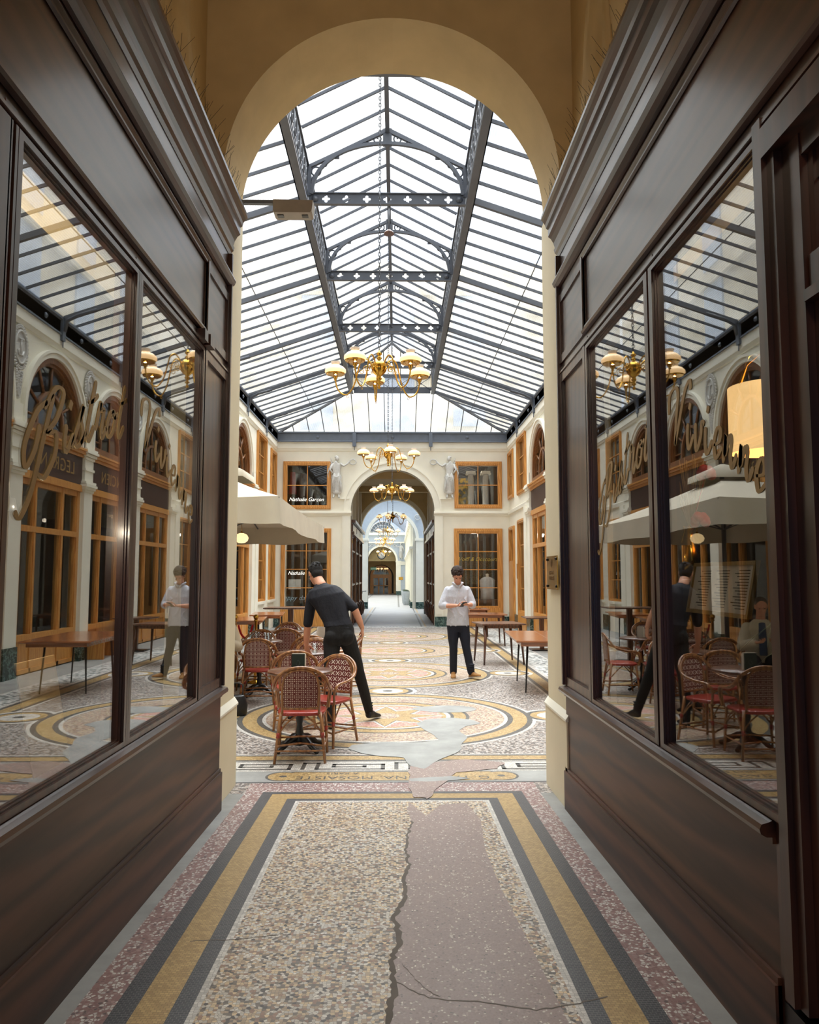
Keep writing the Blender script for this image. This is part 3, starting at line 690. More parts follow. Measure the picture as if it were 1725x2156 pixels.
# ------------------------------------------------------------------ court walls
CX = -0.15; HW = 3.83; YC0, YC1 = YB, 24.75; ZW = 6.0
ARCH_Y = [7.98, 10.83, 13.68, 16.53, 19.38]; PIL_Y = [6.55, 9.40, 12.25, 15.10, 17.95, 20.80]
def side_F(s):
    X = CX+s*HW
    return X, (lambda u, v, w: (X+s*w, u, v))      # w>0 goes into the wall
def wall_poly():
    pass
for s, nm in ((-1, 'wall_left_court'), (1, 'wall_right_court')):
    X, F = side_F(s); mb = MB()
    holes = []
    for y in ARCH_Y:
        holes.append([(y-1.2, 0.02), (y+1.2, 0.02), (y+1.2, 4.08), (y-1.2, 4.08)])
        holes.append([(y+1.13, 4.10), (y+1.13, 4.42)]+arcpts(y, 4.42, 1.13, 0, 180, 30)[1:-1]+[(y-1.13, 4.42), (y-1.13, 4.10)])
    holes += [rect(21.45, 4.15, 22.75, 5.7), rect(23.75, 4.15, 24.65, 5.6), rect(21.45, 0.02, 22.8, 3.25), rect(23.6, 0.02, 24.55, 3.15)]
    mb.prism([rect(YC0, 0, YC1+0.3, ZW+0.35)]+holes, F, 0.0, 0.28, 0)
    struct(obj(nm, mb, [M_court]))
    # plaster mouldings: pilasters, capitals, archivolts, cornice (one trim per wall)
    mb = MB()
    def sw(prof, y0, y1): mb.prism([[(X-s*d, z) for d, z in prof]], FY, y0, y1, 0)
    for y in PIL_Y:
        mb.box(X, X-s*0.07, y-0.20, y+0.20, 0.50, 3.98)
        for z, e in ((3.28, 0.02), (3.33, 0.045), (3.38, 0.07), (3.44, 0.05), (3.92, 0.02), (3.98, 0.05), (4.04, 0.08), (4.09, 0.06), (3.70, 0.02)):
            mb.box(X, X-s*(0.07+e), y-0.20-e, y+0.20+e, z, z+0.05)
        mb.box(X, X-s*0.05, y-0.24, y+0.24, 4.14, 4.45)
    for y in ARCH_Y:
        for r0, r1, d in ((1.13, 1.22, 0.05), (1.22, 1.27, 0.08)):
            o = arcpts(y, 4.42, r1, 0, 180, 36); i = arcpts(y, 4.42, r0, 180, 0, 36)
            mb.prism([[(y+r1, 4.14)]+o+[(y-r1, 4.14), (y-r0, 4.14)]+i+[(y+r0, 4.14)]], F, -d, 0.02, 0)
    sw([(0, 5.74), (0.03, 5.75), (0.05, 5.80), (0.07, 5.82), (0.07, 6.36), (0, 6.36)], YC0, YC1)
    sw([(0, 3.60), (0.05, 3.62), (0.06, 3.72), (0.03, 3.74), (0, 3.74)], 21.05, YC1)
    for y0, y1 in ((21.0, 21.4),): mb.box(X, X-s*0.10, y0, y1, 0.5, 3.6)
    struct(obj('trim_3' if s < 0 else 'trim_4', mb, M_trim))
    mb = MB()
    for y in PIL_Y: mb.box(X, X-s*0.09, y-0.22, y+0.22, 0, 0.50)
    for a, b in ((22.85, 23.55), (24.6, 24.75), (20.95, 21.4)): mb.box(X, X-s*0.05, a, b, 0, 0.46)
    struct(obj('baseboard_left' if s < 0 else 'baseboard_right', mb, M_marble))
    # dark rooms behind
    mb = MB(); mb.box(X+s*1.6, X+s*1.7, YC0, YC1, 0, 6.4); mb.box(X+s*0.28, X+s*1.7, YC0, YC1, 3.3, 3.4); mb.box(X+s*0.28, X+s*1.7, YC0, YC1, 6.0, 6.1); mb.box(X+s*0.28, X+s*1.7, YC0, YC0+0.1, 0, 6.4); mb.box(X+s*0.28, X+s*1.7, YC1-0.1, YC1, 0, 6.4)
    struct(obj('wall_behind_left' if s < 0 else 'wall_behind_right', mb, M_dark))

wcount = [0]
def fan_window(s, y, label=None):
    X, F = side_F(s); wcount[0] += 1
    root = struct(empty('window_%d' % wcount[0]))
    mb = MB(); zc = 4.42
    def arch(r0, r1, w0, w1, zb):
        mb.prism([[(y+r1, zb)]+arcpts(y, zc, r1, 0, 180, 30)+[(y-r1, zb), (y-r0, zb)]+arcpts(y, zc, r0, 180, 0, 30)+[(y+r0, zb)]], F, w0, w1)
    arch(1.03, 1.13, 0.0, 0.16, 4.25); arch(0.98, 1.05, 0.05, 0.16, 4.25)
    arch(0.48, 0.54, 0.07, 0.13, 4.25)
    mb.box(X+s*0.0, X+s*0.16, y-1.13, y+1.13, 4.10, 4.27)
    for a in (28, 60, 90, 120, 152):
        c, q = cos(radians(a)), sin(radians(a))
        mb.tube([F(y+0.5*c, zc+0.5*q, 0.10), F(y+1.02*c, zc+1.02*q, 0.10)], 0.028, 4)
    mb.tube([F(y, 4.26, 0.1), F(y, zc+0.5, 0.1)], 0.022, 4)
    mb.tube([F(y-0.5, zc, 0.1), F(y-1.0, zc, 0.1)], 0.022, 4); mb.tube([F(y+0.5, zc, 0.1), F(y+1.0, zc, 0.1)], 0.022, 4)
    obj('fan_frame', mb, M_oakd, root)
    mb = MB(); mb.prism([[(y+1.04, 4.2)]+arcpts(y, zc, 1.04, 0, 180, 30)+[(y-1.04, 4.2)]], F, 0.11, 0.115); obj('pane', mb, M_pane, root)
    return root
def bay_front(s, y, sign, label, glazed=True):
    X, F = side_F(s); root = empty('bay_shopfront', label, 'shopfront')
    def B(mb, a, b, z0, z1, w0, w1): mb.box(X+s*w0, X+s*w1, y+a, y+b, z0, z1)
    mb = MB(); B(mb, -1.2, 1.2, 4.0, 4.09, -0.10, 0.2); B(mb, -1.2, 1.2, 3.94, 4.0, -0.05, 0.2); B(mb, -1.2, 1.2, 4.06, 4.10, -0.13, 0.2); obj('lintel', mb, M_oak, root)
    mb = MB(); B(mb, -1.2, 1.2, 3.40, 3.94, -0.02, 0.12); sg = obj('sign_board', mb, M_sign, root)
    if sign:
        t = text_mb(sign, 0.34, lambda u, v, w: (X-s*(0.022+w), y-s*u, 3.67+v), 0.006, spacing=1.15)
        obj('sign_lettering', t, M_gold, sg)
    mb = MB()
    B(mb, -1.2, 1.2, 3.27, 3.40, -0.04, 0.12)
    for a, b in ((-1.2, -1.08), (1.08, 1.2), (0.42, 0.50), (-0.62, -0.56)): B(mb, a, b, 0.0, 3.27, 0.0, 0.12)
    for z in (0.56, 2.38): B(mb, -1.1, 1.1, z, z+0.10, -0.01, 0.12)
    B(mb, -1.1, 1.1, 3.17, 3.27, 0.01, 0.12)
    for a, b in ((-1.08, -0.62), (-0.56, 0.42), (0.50, 1.08)):
        for q0, q1 in ((0.66, 2.38), (2.48, 3.17)):
            B(mb, a, a+0.035, q0, q1, 0.02, 0.1); B(mb, b-0.035, b, q0, q1, 0.02, 0.1)
    obj('frame', mb, M_oak, root)
    mb = MB(); B(mb, -1.1, 1.1, 0.02, 0.56, 0.02, 0.12); B(mb, -1.1, 1.1, 0.0, 0.09, 0.0, 0.12); obj('stall_riser', mb, M_oak, root)
    mb = MB(); B(mb, -1.1, 1.1, 0.62, 3.22, 0.06, 0.065); obj('pane', mb, M_pane, root)
    return root
ords = ['first', 'second', 'third', 'fourth', 'fifth']
for s in (-1, 1):
    side = 'left' if s < 0 else 'right'
    for i, y in enumerate(ARCH_Y):
        fan_window(s, y)
        sg = {(1, 2): 'LEGRAND', (1, 3): 'ANCIEN', (-1, 2): 'LEGRAND'}.get((s, i), '')
        bay_front(s, y, sg, 'honey oak shopfront in the %s arched bay of the %s court wall' % (ords[i], side))
# small rectangular windows and doors near the end of the court
def sash(name, F, u0, u1, v0, v1, cols, rows, fw=0.11, mat=None, panel=0.0, root=None, arch=False, depth=0.14):
    """framed window on plane F (w into the wall)"""
    mat = mat or M_oak
    mb = MB()
    mb.prism([rect(u0, v0, u1, v1), rect(u0+fw, v0+fw+panel, u1-fw, v1-fw)], F, -0.05, depth)
    mb.prism([rect(u0+fw*0.25, v0+fw*0.25, u1-fw*0.25, v1-fw*0.25), rect(u0+fw*0.6, v0+fw*0.6+panel, u1-fw*0.6, v1-fw*0.6)], F, -0.065, -0.04)
    obj('frame', mb, mat, root)
    mb = MB(); a0, a1, b0, b1 = u0+fw, u1-fw, v0+fw+panel, v1-fw
    for i in range(1, cols):
        u = a0+(a1-a0)*i/cols; mb.prism([rect(u-0.013, b0, u+0.013, b1)], F, 0.02, 0.06)
    for j in range(1, rows):
        v = b0+(b1-b0)*j/rows; mb.prism([rect(a0, v-0.013, a1, v+0.013)], F, 0.02, 0.06)
    obj('glazing_bars', mb, mat, root)
    mb = MB(); mb.prism([rect(a0-0.02, b0-0.02, a1+0.02, b1+0.02)], F, 0.045, 0.05); obj('pane', mb, M_pane, root)
for s in (-1, 1):
    X, F = side_F(s)
    for (u0, u1, v0, v1, c, r, p, kind) in ((21.35, 22.85, 4.05, 5.78, 2, 3, 0, 'w'), (23.7, 24.72, 4.1, 5.65, 2, 2, 0, 'w'), (21.4, 22.85, 0.0, 3.3, 2, 4, 0.5, 'd' if s > 0 else 'w'), (23.6, 24.6, 0.0, 3.2, 1, 1, 2.0, 'd' if s > 0 else 'w')):
        if kind == 'w':
            wcount[0] += 1; root = struct(empty('window_%d' % wcount[0]))
            if s < 0 and v0 < 1: v0, p = 0.85, 0.0
        else:
            root = struct(empty('door_%d' % (1 if u0 < 23 else 2)))
        sash('w', F, u0, u1, v0, v1, c, r, panel=p, root=root)
# plaster infill under the left low windows
mb = MB(); X, F = side_F(-1)
mb.prism([rect(21.4, 0, 22.85, 0.86)], F, -0.02, 0.2); mb.prism([rect(23.6, 0, 24.6, 0.86)], F, -0.02, 0.2); mb.prism([rect(21.35, 0.82, 22.9, 0.9)], F, -0.08, 0.1); mb.prism([rect(23.5, 0.82, 24.7, 0.9)], F, -0.08, 0.1)
struct(obj('trim_5', mb, M_trim))
tagp = MB(); X, F = side_F(1); tagp.prism([rect(22.98, 1.55, 23.16, 2.0)], F, -0.03, 0.0)
tag(obj('shop_plate', tagp, M_brass), 'small brass plate on the right wall between two oak doors', 'plaque')

# medallions between the arches
def medallion(s, y, label):
    X, F = side_F(s); root = empty('medallion', label, 'medallion', F(y, 5.36, -0.0))
    G = lambda u, v, w: (-s*w, u, v)
    mb = MB(); mb.prism([circ(0, 0, 0.20, 36, 0.29)], G, 0.0, 0.04); obj('plaque_field', mb, M_relief, root)
    mb = MB(); mb.tube([G(*p, 0.05) for p in circ(0, 0, 0.185, 40, 0.27)], 0.018, 8, closed=True)
    r = random.Random(1)
    for i in range(34):
        a = 2*pi*i/34
        for k in (0, 1):
            rr = 1.12+0.12*k; mb.ellipsoid(G(0.20*rr*cos(a+k*0.1), 0.29*rr*sin(a+k*0.1), 0.035), (0.022, 0.024, 0.024), 7, 5)
    obj('wreath', mb, M_relief, root)
    mb = MB()
    mb.tube([G(0, -0.13, 0.05), G(0, 0.15, 0.05)], 0.014, 7); mb.tube([G(-0.09, 0.12, 0.05), G(0.09, 0.15, 0.05)], 0.014, 7); mb.tube([G(-0.1, -0.05, 0.05), G(-0.05, -0.13, 0.05), G(0.05, -0.13, 0.05), G(0.1, -0.05, 0.05)], 0.015, 7)
    obj('emblem', mb, M_relief, root)
    mb = MB()
    for i in range(16):
        t = i/15; w = 0.11*(1-t)**0.8+0.02
        for k in (-1, 0, 1): mb.ellipsoid(G(k*w*0.7+r.uniform(-.01, .01), -0.40-0.42*t+r.uniform(-.01, .01), 0.03), (0.03, 0.026, 0.03), 7, 5)
    obj('festoon', mb, M_relief, root)
    return root
mroot = {}
for s in (-1, 1):
    for i, y in enumerate(PIL_Y[1:-1]):
        lab = 'oval stucco medallion with wreath between the %s and %s arches, %s court wall' % (ords[i], ords[i+1], 'left' if s < 0 else 'right')
        if s not in mroot: mroot[s] = medallion(s, y, lab); mroot[s]['group'] = 'medallions along the court walls'
        else:
            X, F = side_F(s); copy_tree(mroot[s], None, F(y, 5.36, 0), None, lab)

# front inside wall of the court (behind the entrance arch) and corner fills
mb = MB()
mb.prism([[(CX-HW-0.3, 0), (AX-AR-0.25, 0), (AX-AR-0.25, 6.2), (AX+AR+0.25, 6.2), (AX+AR+0.25, 0), (CX+HW+0.3, 0), (CX+HW+0.3, 6.7), (CX-HW-0.3, 6.7)]], FY, 6.0, 6.13)
mb.box(-1.45, 1.35, 5.6, 6.12, 6.1, 6.9)
struct(obj('wall_front', mb, [M_court]))

# ------------------------------------------------------------------ end wall with the far arch
EY = YC1; EX0, EX1 = CX-HW, CX+HW
JL, JR = -1.51, 1.225; ACX = -0.143; AR2 = (JR-JL)/2; SP2 = 3.74
mb = MB()
outer = [(EX0-0.3, 0), (JL, 0), (JL, SP2)]+arcpts(ACX, SP2, AR2, 180, 0, 48)[1:-1]+[(JR, SP2), (JR, 0), (EX1+0.3, 0), (EX1+0.3, 6.4), (EX0-0.3, 6.4)]
holes = [rect(-3.62, 3.9, -2.26, 5.27), rect(1.98, 3.94, 3.34, 5.27), rect(-3.62, 0.03, -2.26, 3.07), rect(1.98, 0.03, 3.34, 3.07)]
mb.prism([outer]+holes, FY, EY, EY+0.35)
struct(obj('wall_end', mb, [M_court]))
mb = MB(); Fe = lambda u, v, w: (u, EY+w, v)
for r0, r1, d in ((AR2, AR2+0.07, 0.05), (AR2+0.07, AR2+0.20, 0.03), (AR2+0.20, AR2+0.24, 0.06)):
    mb.prism([arcpts(ACX, SP2, r1, 0, 180, 48)+arcpts(ACX, SP2, r0, 180, 0, 48)], Fe, -d, 0.3 if r0 == AR2 else 0)
for a, b in ((JL-0.28, JL), (JR, JR+0.28)):
    mb.box(a, b, EY-0.04, EY+0.2, 0.32, 3.58)
    mb.box(a+0.05, b-0.05, EY-0.055, EY, 0.4, 3.55)
for x0, x1 in ((EX0, JL+0.02), (JR-0.02, EX1)):
    for z, e in ((3.58, 0.03), (3.62, 0.06), (3.66, 0.09), (3.70, 0.06)): mb.box(x0, x1, EY-e, EY+0.1, z, z+0.045)
mb.prism([[(EY, 5.70), (EY-0.03, 5.72), (EY-0.05, 5.78), (EY-0.07, 5.80), (EY-0.07, 6.36), (EY, 6.36)]], lambda u, v, w: (w, u, v), EX0, EX1)
for x0, x1 in ((JL-0.42, JL-0.05), (JR+0.16, JR+0.55)): mb.box(x0, x1, EY-0.05, EY, 4.13, 4.165)
struct(obj('trim_6', mb, M_trim))
mb = MB()
for a, b, d in ((JL-0.30, JL, 0.055), (JR, JR+0.30, 0.055), (EX0, -3.75, 0.02), (3.45, EX1, 0.02), (1.53, 1.86, 0.02)): mb.box(a, b, EY-d, EY+0.1, 0, 0.32)
struct(obj('baseboard_end', mb, M_marble))
def end_window(n, x0, x1, z0, z1, c, r, panel=0, fw=0.13):
    root = struct(empty('window_%d' % n)); sash('w', Fe, x0, x1, z0, z1, c, r, fw=fw, panel=panel, root=root); return root
wcount[0] += 4
end_window(wcount[0]-3, -3.72, -2.16, 3.80, 5.37, 2, 2); end_window(wcount[0]-2, 1.88, 3.44, 3.83, 5.38, 2, 2)
end_window(wcount[0]-1, -3.76, -2.14, 0.0, 3.17, 2, 4, 0.52); end_window(wcount[0], 1.86, 3.44, 0.0, 3.17, 2, 4, 0.5, 0.16)
# rooms behind the end windows
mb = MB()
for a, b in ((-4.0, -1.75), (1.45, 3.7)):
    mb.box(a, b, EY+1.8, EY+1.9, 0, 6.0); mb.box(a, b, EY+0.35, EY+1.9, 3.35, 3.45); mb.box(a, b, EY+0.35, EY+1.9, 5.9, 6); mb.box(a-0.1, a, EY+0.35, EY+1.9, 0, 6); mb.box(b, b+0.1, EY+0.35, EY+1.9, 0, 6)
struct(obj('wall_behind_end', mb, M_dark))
# window writing
def script_line(name, txt, size, x, z, mat, label, yy=None, shear=0.35):
    y = (EY+0.03) if yy is None else yy
    t = text_mb(txt, size, lambda u, v, w: (x+u+shear*v, y+w, z+v), 0.003, thin=0.022)
    return tag(obj(name, t, mat), label, 'lettering')
M_white = plain('white_paint', lin(235, 235, 230), 0.5); M_yel = plain('yellow_paint', lin(214, 190, 60), 0.5)
script_line('window_lettering', 'Wolff & Descourtis', 0.185, 2.66, 2.17, M_yel, 'yellow slanted script across the lower right end window')
M_neon = emit('white_neon', (1, 0.95, 0.85, 1), 1.6)
script_line('neon_lettering', 'Nathalie Garçon', 0.17, -2.95, 4.12, M_neon, 'white glowing script in the upper left end window')
script_line('neon_lettering', 'Nathalie', 0.16, -3.25, 1.72, M_neon, 'small white glowing script in the lower left end window')
script_line('window_lettering', 'happy days !', 0.22, -3.2, 0.92, plain('pale_blue_paint', lin(170, 205, 220), 0.5), 'pale blue handwriting near the foot of the left end window')

# things shown in the end windows
M_wallpaper = NT('leafy_wallpaper'); _v = M_wallpaper.coord(scale=(1, 1, 1))
_n = M_wallpaper.noise(_v, 9, 3); _w = M_wallpaper.math('SINE', M_wallpaper.math('MULTIPLY', _n, 40)); 
M_wallpaper.base(M_wallpaper.ramp(_w, [(0.35, lin(60, 66, 48)), (0.5, lin(150, 150, 110)), (0.75, lin(96, 66, 52))])); M_wallpaper = M_wallpaper.m
mb = MB(); mb.box(1.95, 3.2, EY+0.75, EY+0.78, 1.35, 2.48); scr = tag(obj('patterned_screen', mb, M_wallpaper), 'patterned leafy fabric backdrop in the lower right end window', 'screen')
mn = empty('mannequin', 'headless tailor mannequin wearing an open white shirt in the right window', 'mannequin', (3.0, EY+0.52, 0.86))
M_shirtw = plain('white_shirt_cloth', lin(226, 226, 226), 0.8, bump=0.2)
mb = MB(); rings = []
for z, rx, ry in ((0.0, 0.22, 0.14), (0.25, 0.21, 0.13), (0.45, 0.24, 0.14), (0.62, 0.25, 0.12), (0.70, 0.17, 0.09), (0.74, 0.08, 0.07)):
    rings.append([((rx+0.02*sin(5*a*2*pi/24))*cos(a*2*pi/24), (ry+0.012*sin(7*a*2*pi/24))*sin(a*2*pi/24), z) for a in range(24)])
mb.loft(rings); obj('shirt', mb, M_shirtw, mn)
mb = MB(); mb.lathe([(0.055, 0.7), (0.05, 0.78), (0.055, 0.83), (0.0, 0.85)], n=16); obj('neck_block', mb, M_court, mn)
mb = MB(); mb.lathe([(0.02, 0.0), (0.02, 0.05)], n=10); mb.lathe([(0.12, 0.0), (0.12, 0.015), (0, 0.02)], n=16); obj('stand', mb, M_black, mn)
mb = MB(); mb.box(1.9, 3.35, EY+0.36, EY+0.72, 0.80, 0.86); mb.box(1.9, 3.35, EY+0.36, EY+0.4, 0.52, 0.8); tag(obj('display_counter', mb, M_walnut), 'low wooden display counter inside the lower right end window', 'counter')
# columns and yellow poster in the upper right window
def small_column(x, label):
    r = empty('display_column', label, 'column', (x, EY+0.6, 3.95), group='white display columns in the upper right window')
    mb = MB(); mb.lathe([(0.13, 0), (0.13, 0.06), (0.105, 0.09), (0.10, 1.05), (0.11, 1.07)], n=20); obj('shaft', mb, M_relief, r)
    mb = MB(); mb.box(-0.15, 0.15, -0.12, 0.12, 1.13, 1.19)
    for q in (-0.13, 0.13): mb.tube([(q, -0.12, 1.09), (q, 0.12, 1.09)], 0.045, 10)
    mb.box(-0.13, 0.13, -0.11, 0.11, 1.08, 1.14); obj('capital', mb, M_relief, r)
    mb = MB(); mb.box(-0.16, 0.16, -0.14, 0.14, -0.1, 0.02); obj('plinth', mb, M_relief, r); return r
small_column(2.48, 'left one of two white columns in the upper right end window'); small_column(2.98, 'right one of two white columns in the upper right end window')
M_yp = NT('yellow_print'); _v = M_yp.coord(); M_yp.base(M_yp.ramp(M_yp.noise(_v, 7, 5), [(0.42, lin(208, 172, 40)), (0.55, lin(110, 110, 96))])); M_yp = M_yp.m
mb = MB(); mb.box(2.02, 2.62, EY+0.95, EY+0.97, 4.0, 4.95); tag(obj('wall_print', mb, M_yp), 'yellow printed panel behind the white columns, upper right end window', 'poster')
M_red = plain('crimson_cloth', lin(140, 26, 40), 0.8)
def garment(x, z, h, mat, label, w=0.11):
    mb = MB(); rings = []
    for i in range(10):
        t = i/9; rw = w*(0.7+0.5*t)
        rings.append([(x+rw*cos(a*pi/10)*(1+0.15*sin(a*2.2)), EY+0.6+0.06*sin(a*pi/10), z+h*(1-t)) for a in range(20)])
    mb.loft(rings); tag(obj('hanging_garment', mb, mat), label, 'garment')
garment(-3.5, 4.35, 0.75, M_red, 'crimson garment hanging in the upper left end window')
garment(-3.15, 4.25, 0.8, plain('brown_cloth', lin(70, 44, 34), 0.9), 'dark brown garment hanging in the upper left end window', 0.14)
mb = MB(); mb.box(-3.55, -3.15, EY+0.3, EY+0.32, 1.2, 1.52); tag(obj('shop_poster', mb, M_white), 'small white poster in the lower left end window', 'poster')

# relief figures beside the arch
def relief(x, z, mir, label):
    root = empty('relief_figure', label, 'relief', (x, EY-0.02, z))
    G = lambda u, v, w=0.0: (mir*u, -w, v)
    mb = MB()
    # draped body as a swelling loft, folds as ridges
    prof = [(0.10, 0.05), (0.16, 0.12), (0.17, 0.3), (0.15, 0.5), (0.16, 0.62), (0.12, 0.72), (0.13, 0.84), (0.17, 0.98), (0.14, 1.06), (0.05, 1.10), (0.045, 1.14)]
    rings = []
    for w, v in prof:
        v += 0.06; rings.append([G(0.02*sin(v*4)+w*cos(a*2*pi/20), v, 0.03+max(0, 0.085*sin(a*2*pi/20))) for a in range(20)])
    mb.loft(rings)
    mb.ellipsoid(G(0.02, 1.285, 0.06), (0.062, 0.055, 0.08), 12, 8); mb.ellipsoid(G(0.0, 1.34, 0.055), (0.07, 0.045, 0.045), 10, 6)
    for i in range(7):
        u = -0.13+0.042*i; mb.tube([G(u*0.6, 0.80, 0.10), G(u, 0.5, 0.115), G(u*1.15, 0.2, 0.10)], 0.012, 6)
    for i in range(4): mb.tube([G(-0.15, 0.72-0.03*i, 0.09), G(0, 0.66-0.04*i, 0.125), G(0.15, 0.74-0.03*i, 0.09)], 0.012, 6)
    mb.tube([G(-0.06, 0.16, 0.05), G(-0.09, 0.02, 0.06), G(-0.11, 0.0, 0.09)], [0.035, 0.028, 0.03], 8); mb.tube([G(0.07, 0.16, 0.05), G(0.08, 0.02, 0.06), G(0.10, 0.0, 0.09)], [0.035, 0.028, 0.03], 8)
    # arm stretched toward the arch with a wreath
    mb.tube([G(0.12, 1.12, 0.06), G(0.24, 1.04, 0.07), G(0.34, 1.10, 0.06), G(0.42, 1.20, 0.05)], [0.042, 0.034, 0.028, 0.022], 8)
    mb.tube([G(-0.13, 1.1, 0.06), G(-0.21, 0.93, 0.07), G(-0.12, 0.80, 0.09)], [0.042, 0.034, 0.026], 8)
    obj('figure_body', mb, M_relief, root)
    mb = MB(); mb.tube([G(0.53+0.105*cos(a*pi/8), 1.18+0.085*sin(a*pi/8), 0.04) for a in range(16)], 0.02, 7, closed=True); obj('wreath', mb, M_relief, root)
    mb = MB()
    for i in range(7): mb.tube([G(-0.12, 1.08, 0.03), G(-0.17-0.02*i, 1.25-0.07*i, 0.035), G(-0.19-0.006*i, 1.33-0.13*i, 0.03)], [0.02, 0.018, 0.006], 6)
    obj('wings', mb, M_relief, root)
relief(-1.98, 4.17, 1, 'white winged stucco figure holding a wreath left of the far arch')
relief(1.72, 4.17, -1, 'white stucco figure holding a wreath right of the far arch')

# fill lamps added to brighten the rooms behind the end windows, fixtures invented
for i, (x, z, e, lb) in enumerate(((2.6, 5.6, 26, 'small lamp added as fill light in the upper right end room'), (2.6, 3.15, 16, 'small lamp added as fill light in the lower right end room'), (-2.9, 5.6, 5, 'small lamp added as fill light in the upper left end room'), (-2.9, 3.15, 7, 'small lamp added as fill light in the lower left end room'))):
    r_ = empty('added_fill_lamp', lb, 'lamp', (x, EY+1.0, z))
    mb = MB(); mb.lathe([(0.10, 0.0), (0.12, 0.05), (0.05, 0.09), (0.05, 0.12), (0, 0.12)], n=18); obj('fill_lamp_shade', mb, M_chim_ if False else M_relief, r_)
    d_ = bpy.data.lights.new('shop_fill_light', 'POINT'); d_.energy = e; d_.color = (1, 0.86, 0.7); d_.shadow_soft_size = 0.1
    l_ = bpy.data.objects.new('shop_fill_light', d_); COL.objects.link(l_); l_.location = (x, EY+0.9, z-0.12)
# ------------------------------------------------------------------ iron and glass roof
roof = struct(empty('ceiling'))
RX = CX; ZG = 6.36; XP = 1.25; ZP = 7.20; ZU = 7.68; XU = 1.15; ZR = 8.27; XG = HW-0.1
T_Y = [7.85, 10.77, 13.65, 16.6, 19.6, 22.45]
yA, yB = YC0+0.05, EY-0.05
M_rg = NT('ribbed_roof_glass'); _m = M_rg
_m.t.nodes.remove(_m.b)
_v = _m.coord(); sx = _m.n('ShaderNodeSeparateXYZ'); _m.l(_v, sx.inputs[0])
rib = _m.math('GREATER_THAN', _m.math('SINE', _m.math('MULTIPLY', sx.outputs[0], 195.0)), 0.55)
dirt = _m.noise(_v, 1.3, 4)
f = _m.math('MULTIPLY_ADD', rib, 0.03, _m.math('MULTIPLY_ADD', dirt, 0.24, -0.02))
f = _m.math('MINIMUM', _m.math('MAXIMUM', f, 0.04), 0.9)
wire = _m.math('GREATER_THAN', _m.math('SINE', _m.math('MULTIPLY', sx.outputs[1], 150.0)), 0.93)
ribc = _m.mix(_m.math('MAXIMUM', rib, wire), (0.94, 0.96, 0.97, 1), (0.74, 0.76, 0.77, 1))
tr = _m.n('ShaderNodeBsdfTransparent'); _m.l(ribc, tr.inputs['Color'])
tl = _m.n('ShaderNodeBsdfTranslucent'); tl.inputs['Color'].default_value = (0.93, 0.93, 0.90, 1)
mx = _m.n('ShaderNodeMixShader'); _m.l(f, mx.inputs[0]); _m.l(tr.outputs[0], mx.inputs[1]); _m.l(tl.outputs[0], mx.inputs[2])
_m.l(mx.outputs[0], _m.out.inputs['Surface']); M_rg = _m.m

def quadp(mb, a, b, c, d, t=0.008):
    n = (Vector(b)-Vector(a)).cross(Vector(d)-Vector(a)).normalized()*t
    P = [Vector(p) for p in (a, b, c, d)]; k = len(mb.v)
    mb.v += [tuple(p) for p in P]+[tuple(p+n) for p in P]
    for q in ((3, 2, 1, 0), (4, 5, 6, 7), (0, 1, 5, 4), (1, 2, 6, 5), (2, 3, 7, 6), (3, 0, 4, 7)): mb.face([k+i for i in q])
def barp(mb, p, q, w, h, up=Vector((0, 0, 1))):
    p, q = Vector(p), Vector(q); t = (q-p).normalized(); s = t.cross(up); s = s.normalized()*(w/2); u = s.cross(t).normalized()*h
    k = len(mb.v)
    for e in (p, q): mb.v += [tuple(e-s), tuple(e+s), tuple(e+s-u), tuple(e-s-u)]
    for f_ in ((0, 1, 2, 3), (7, 6, 5, 4), (0, 4, 5, 1), (1, 5, 6, 2), (2, 6, 7, 3), (3, 7, 4, 0)): mb.face([k+i for i in f_])
hipS, hipE = T_Y[0], T_Y[-1]
# glass sheets, one object per slope
for s in (-1, 1):
    mb = MB(); quadp(mb, (RX+s*XG, yA, ZG), (RX+s*XG, yB, ZG), (RX+s*XP, hipE, ZP), (RX+s*XP, hipS, ZP)); obj('lower_glass', mb, M_rg, roof)
    mb = MB(); quadp(mb, (RX+s*XU, hipS, ZU), (RX+s*XU, hipE, ZU), (RX, hipE-1.3, ZR), (RX, hipS+1.3, ZR)); obj('upper_glass', mb, M_rg, roof)
for (ye, yh, yr) in ((yA, hipS, hipS+1.3), (yB, hipE, hipE-1.3)):
    mb = MB(); quadp(mb, (RX-XG, ye, ZG), (RX+XG, ye, ZG), (RX+XP, yh, ZP), (RX-XP, yh, ZP))
    quadp(mb, (RX-XU, yh, ZU), (RX+XU, yh, ZU), (RX+0.01, yr, ZR), (RX-0.01, yr, ZR)); quadp(mb, (RX-XU, yh, ZP+0.04), (RX+XU, yh, ZP+0.04), (RX+XU, yh, ZU-0.02), (RX-XU, yh, ZU-0.02)); obj('end_glass', mb, M_rg, roof)
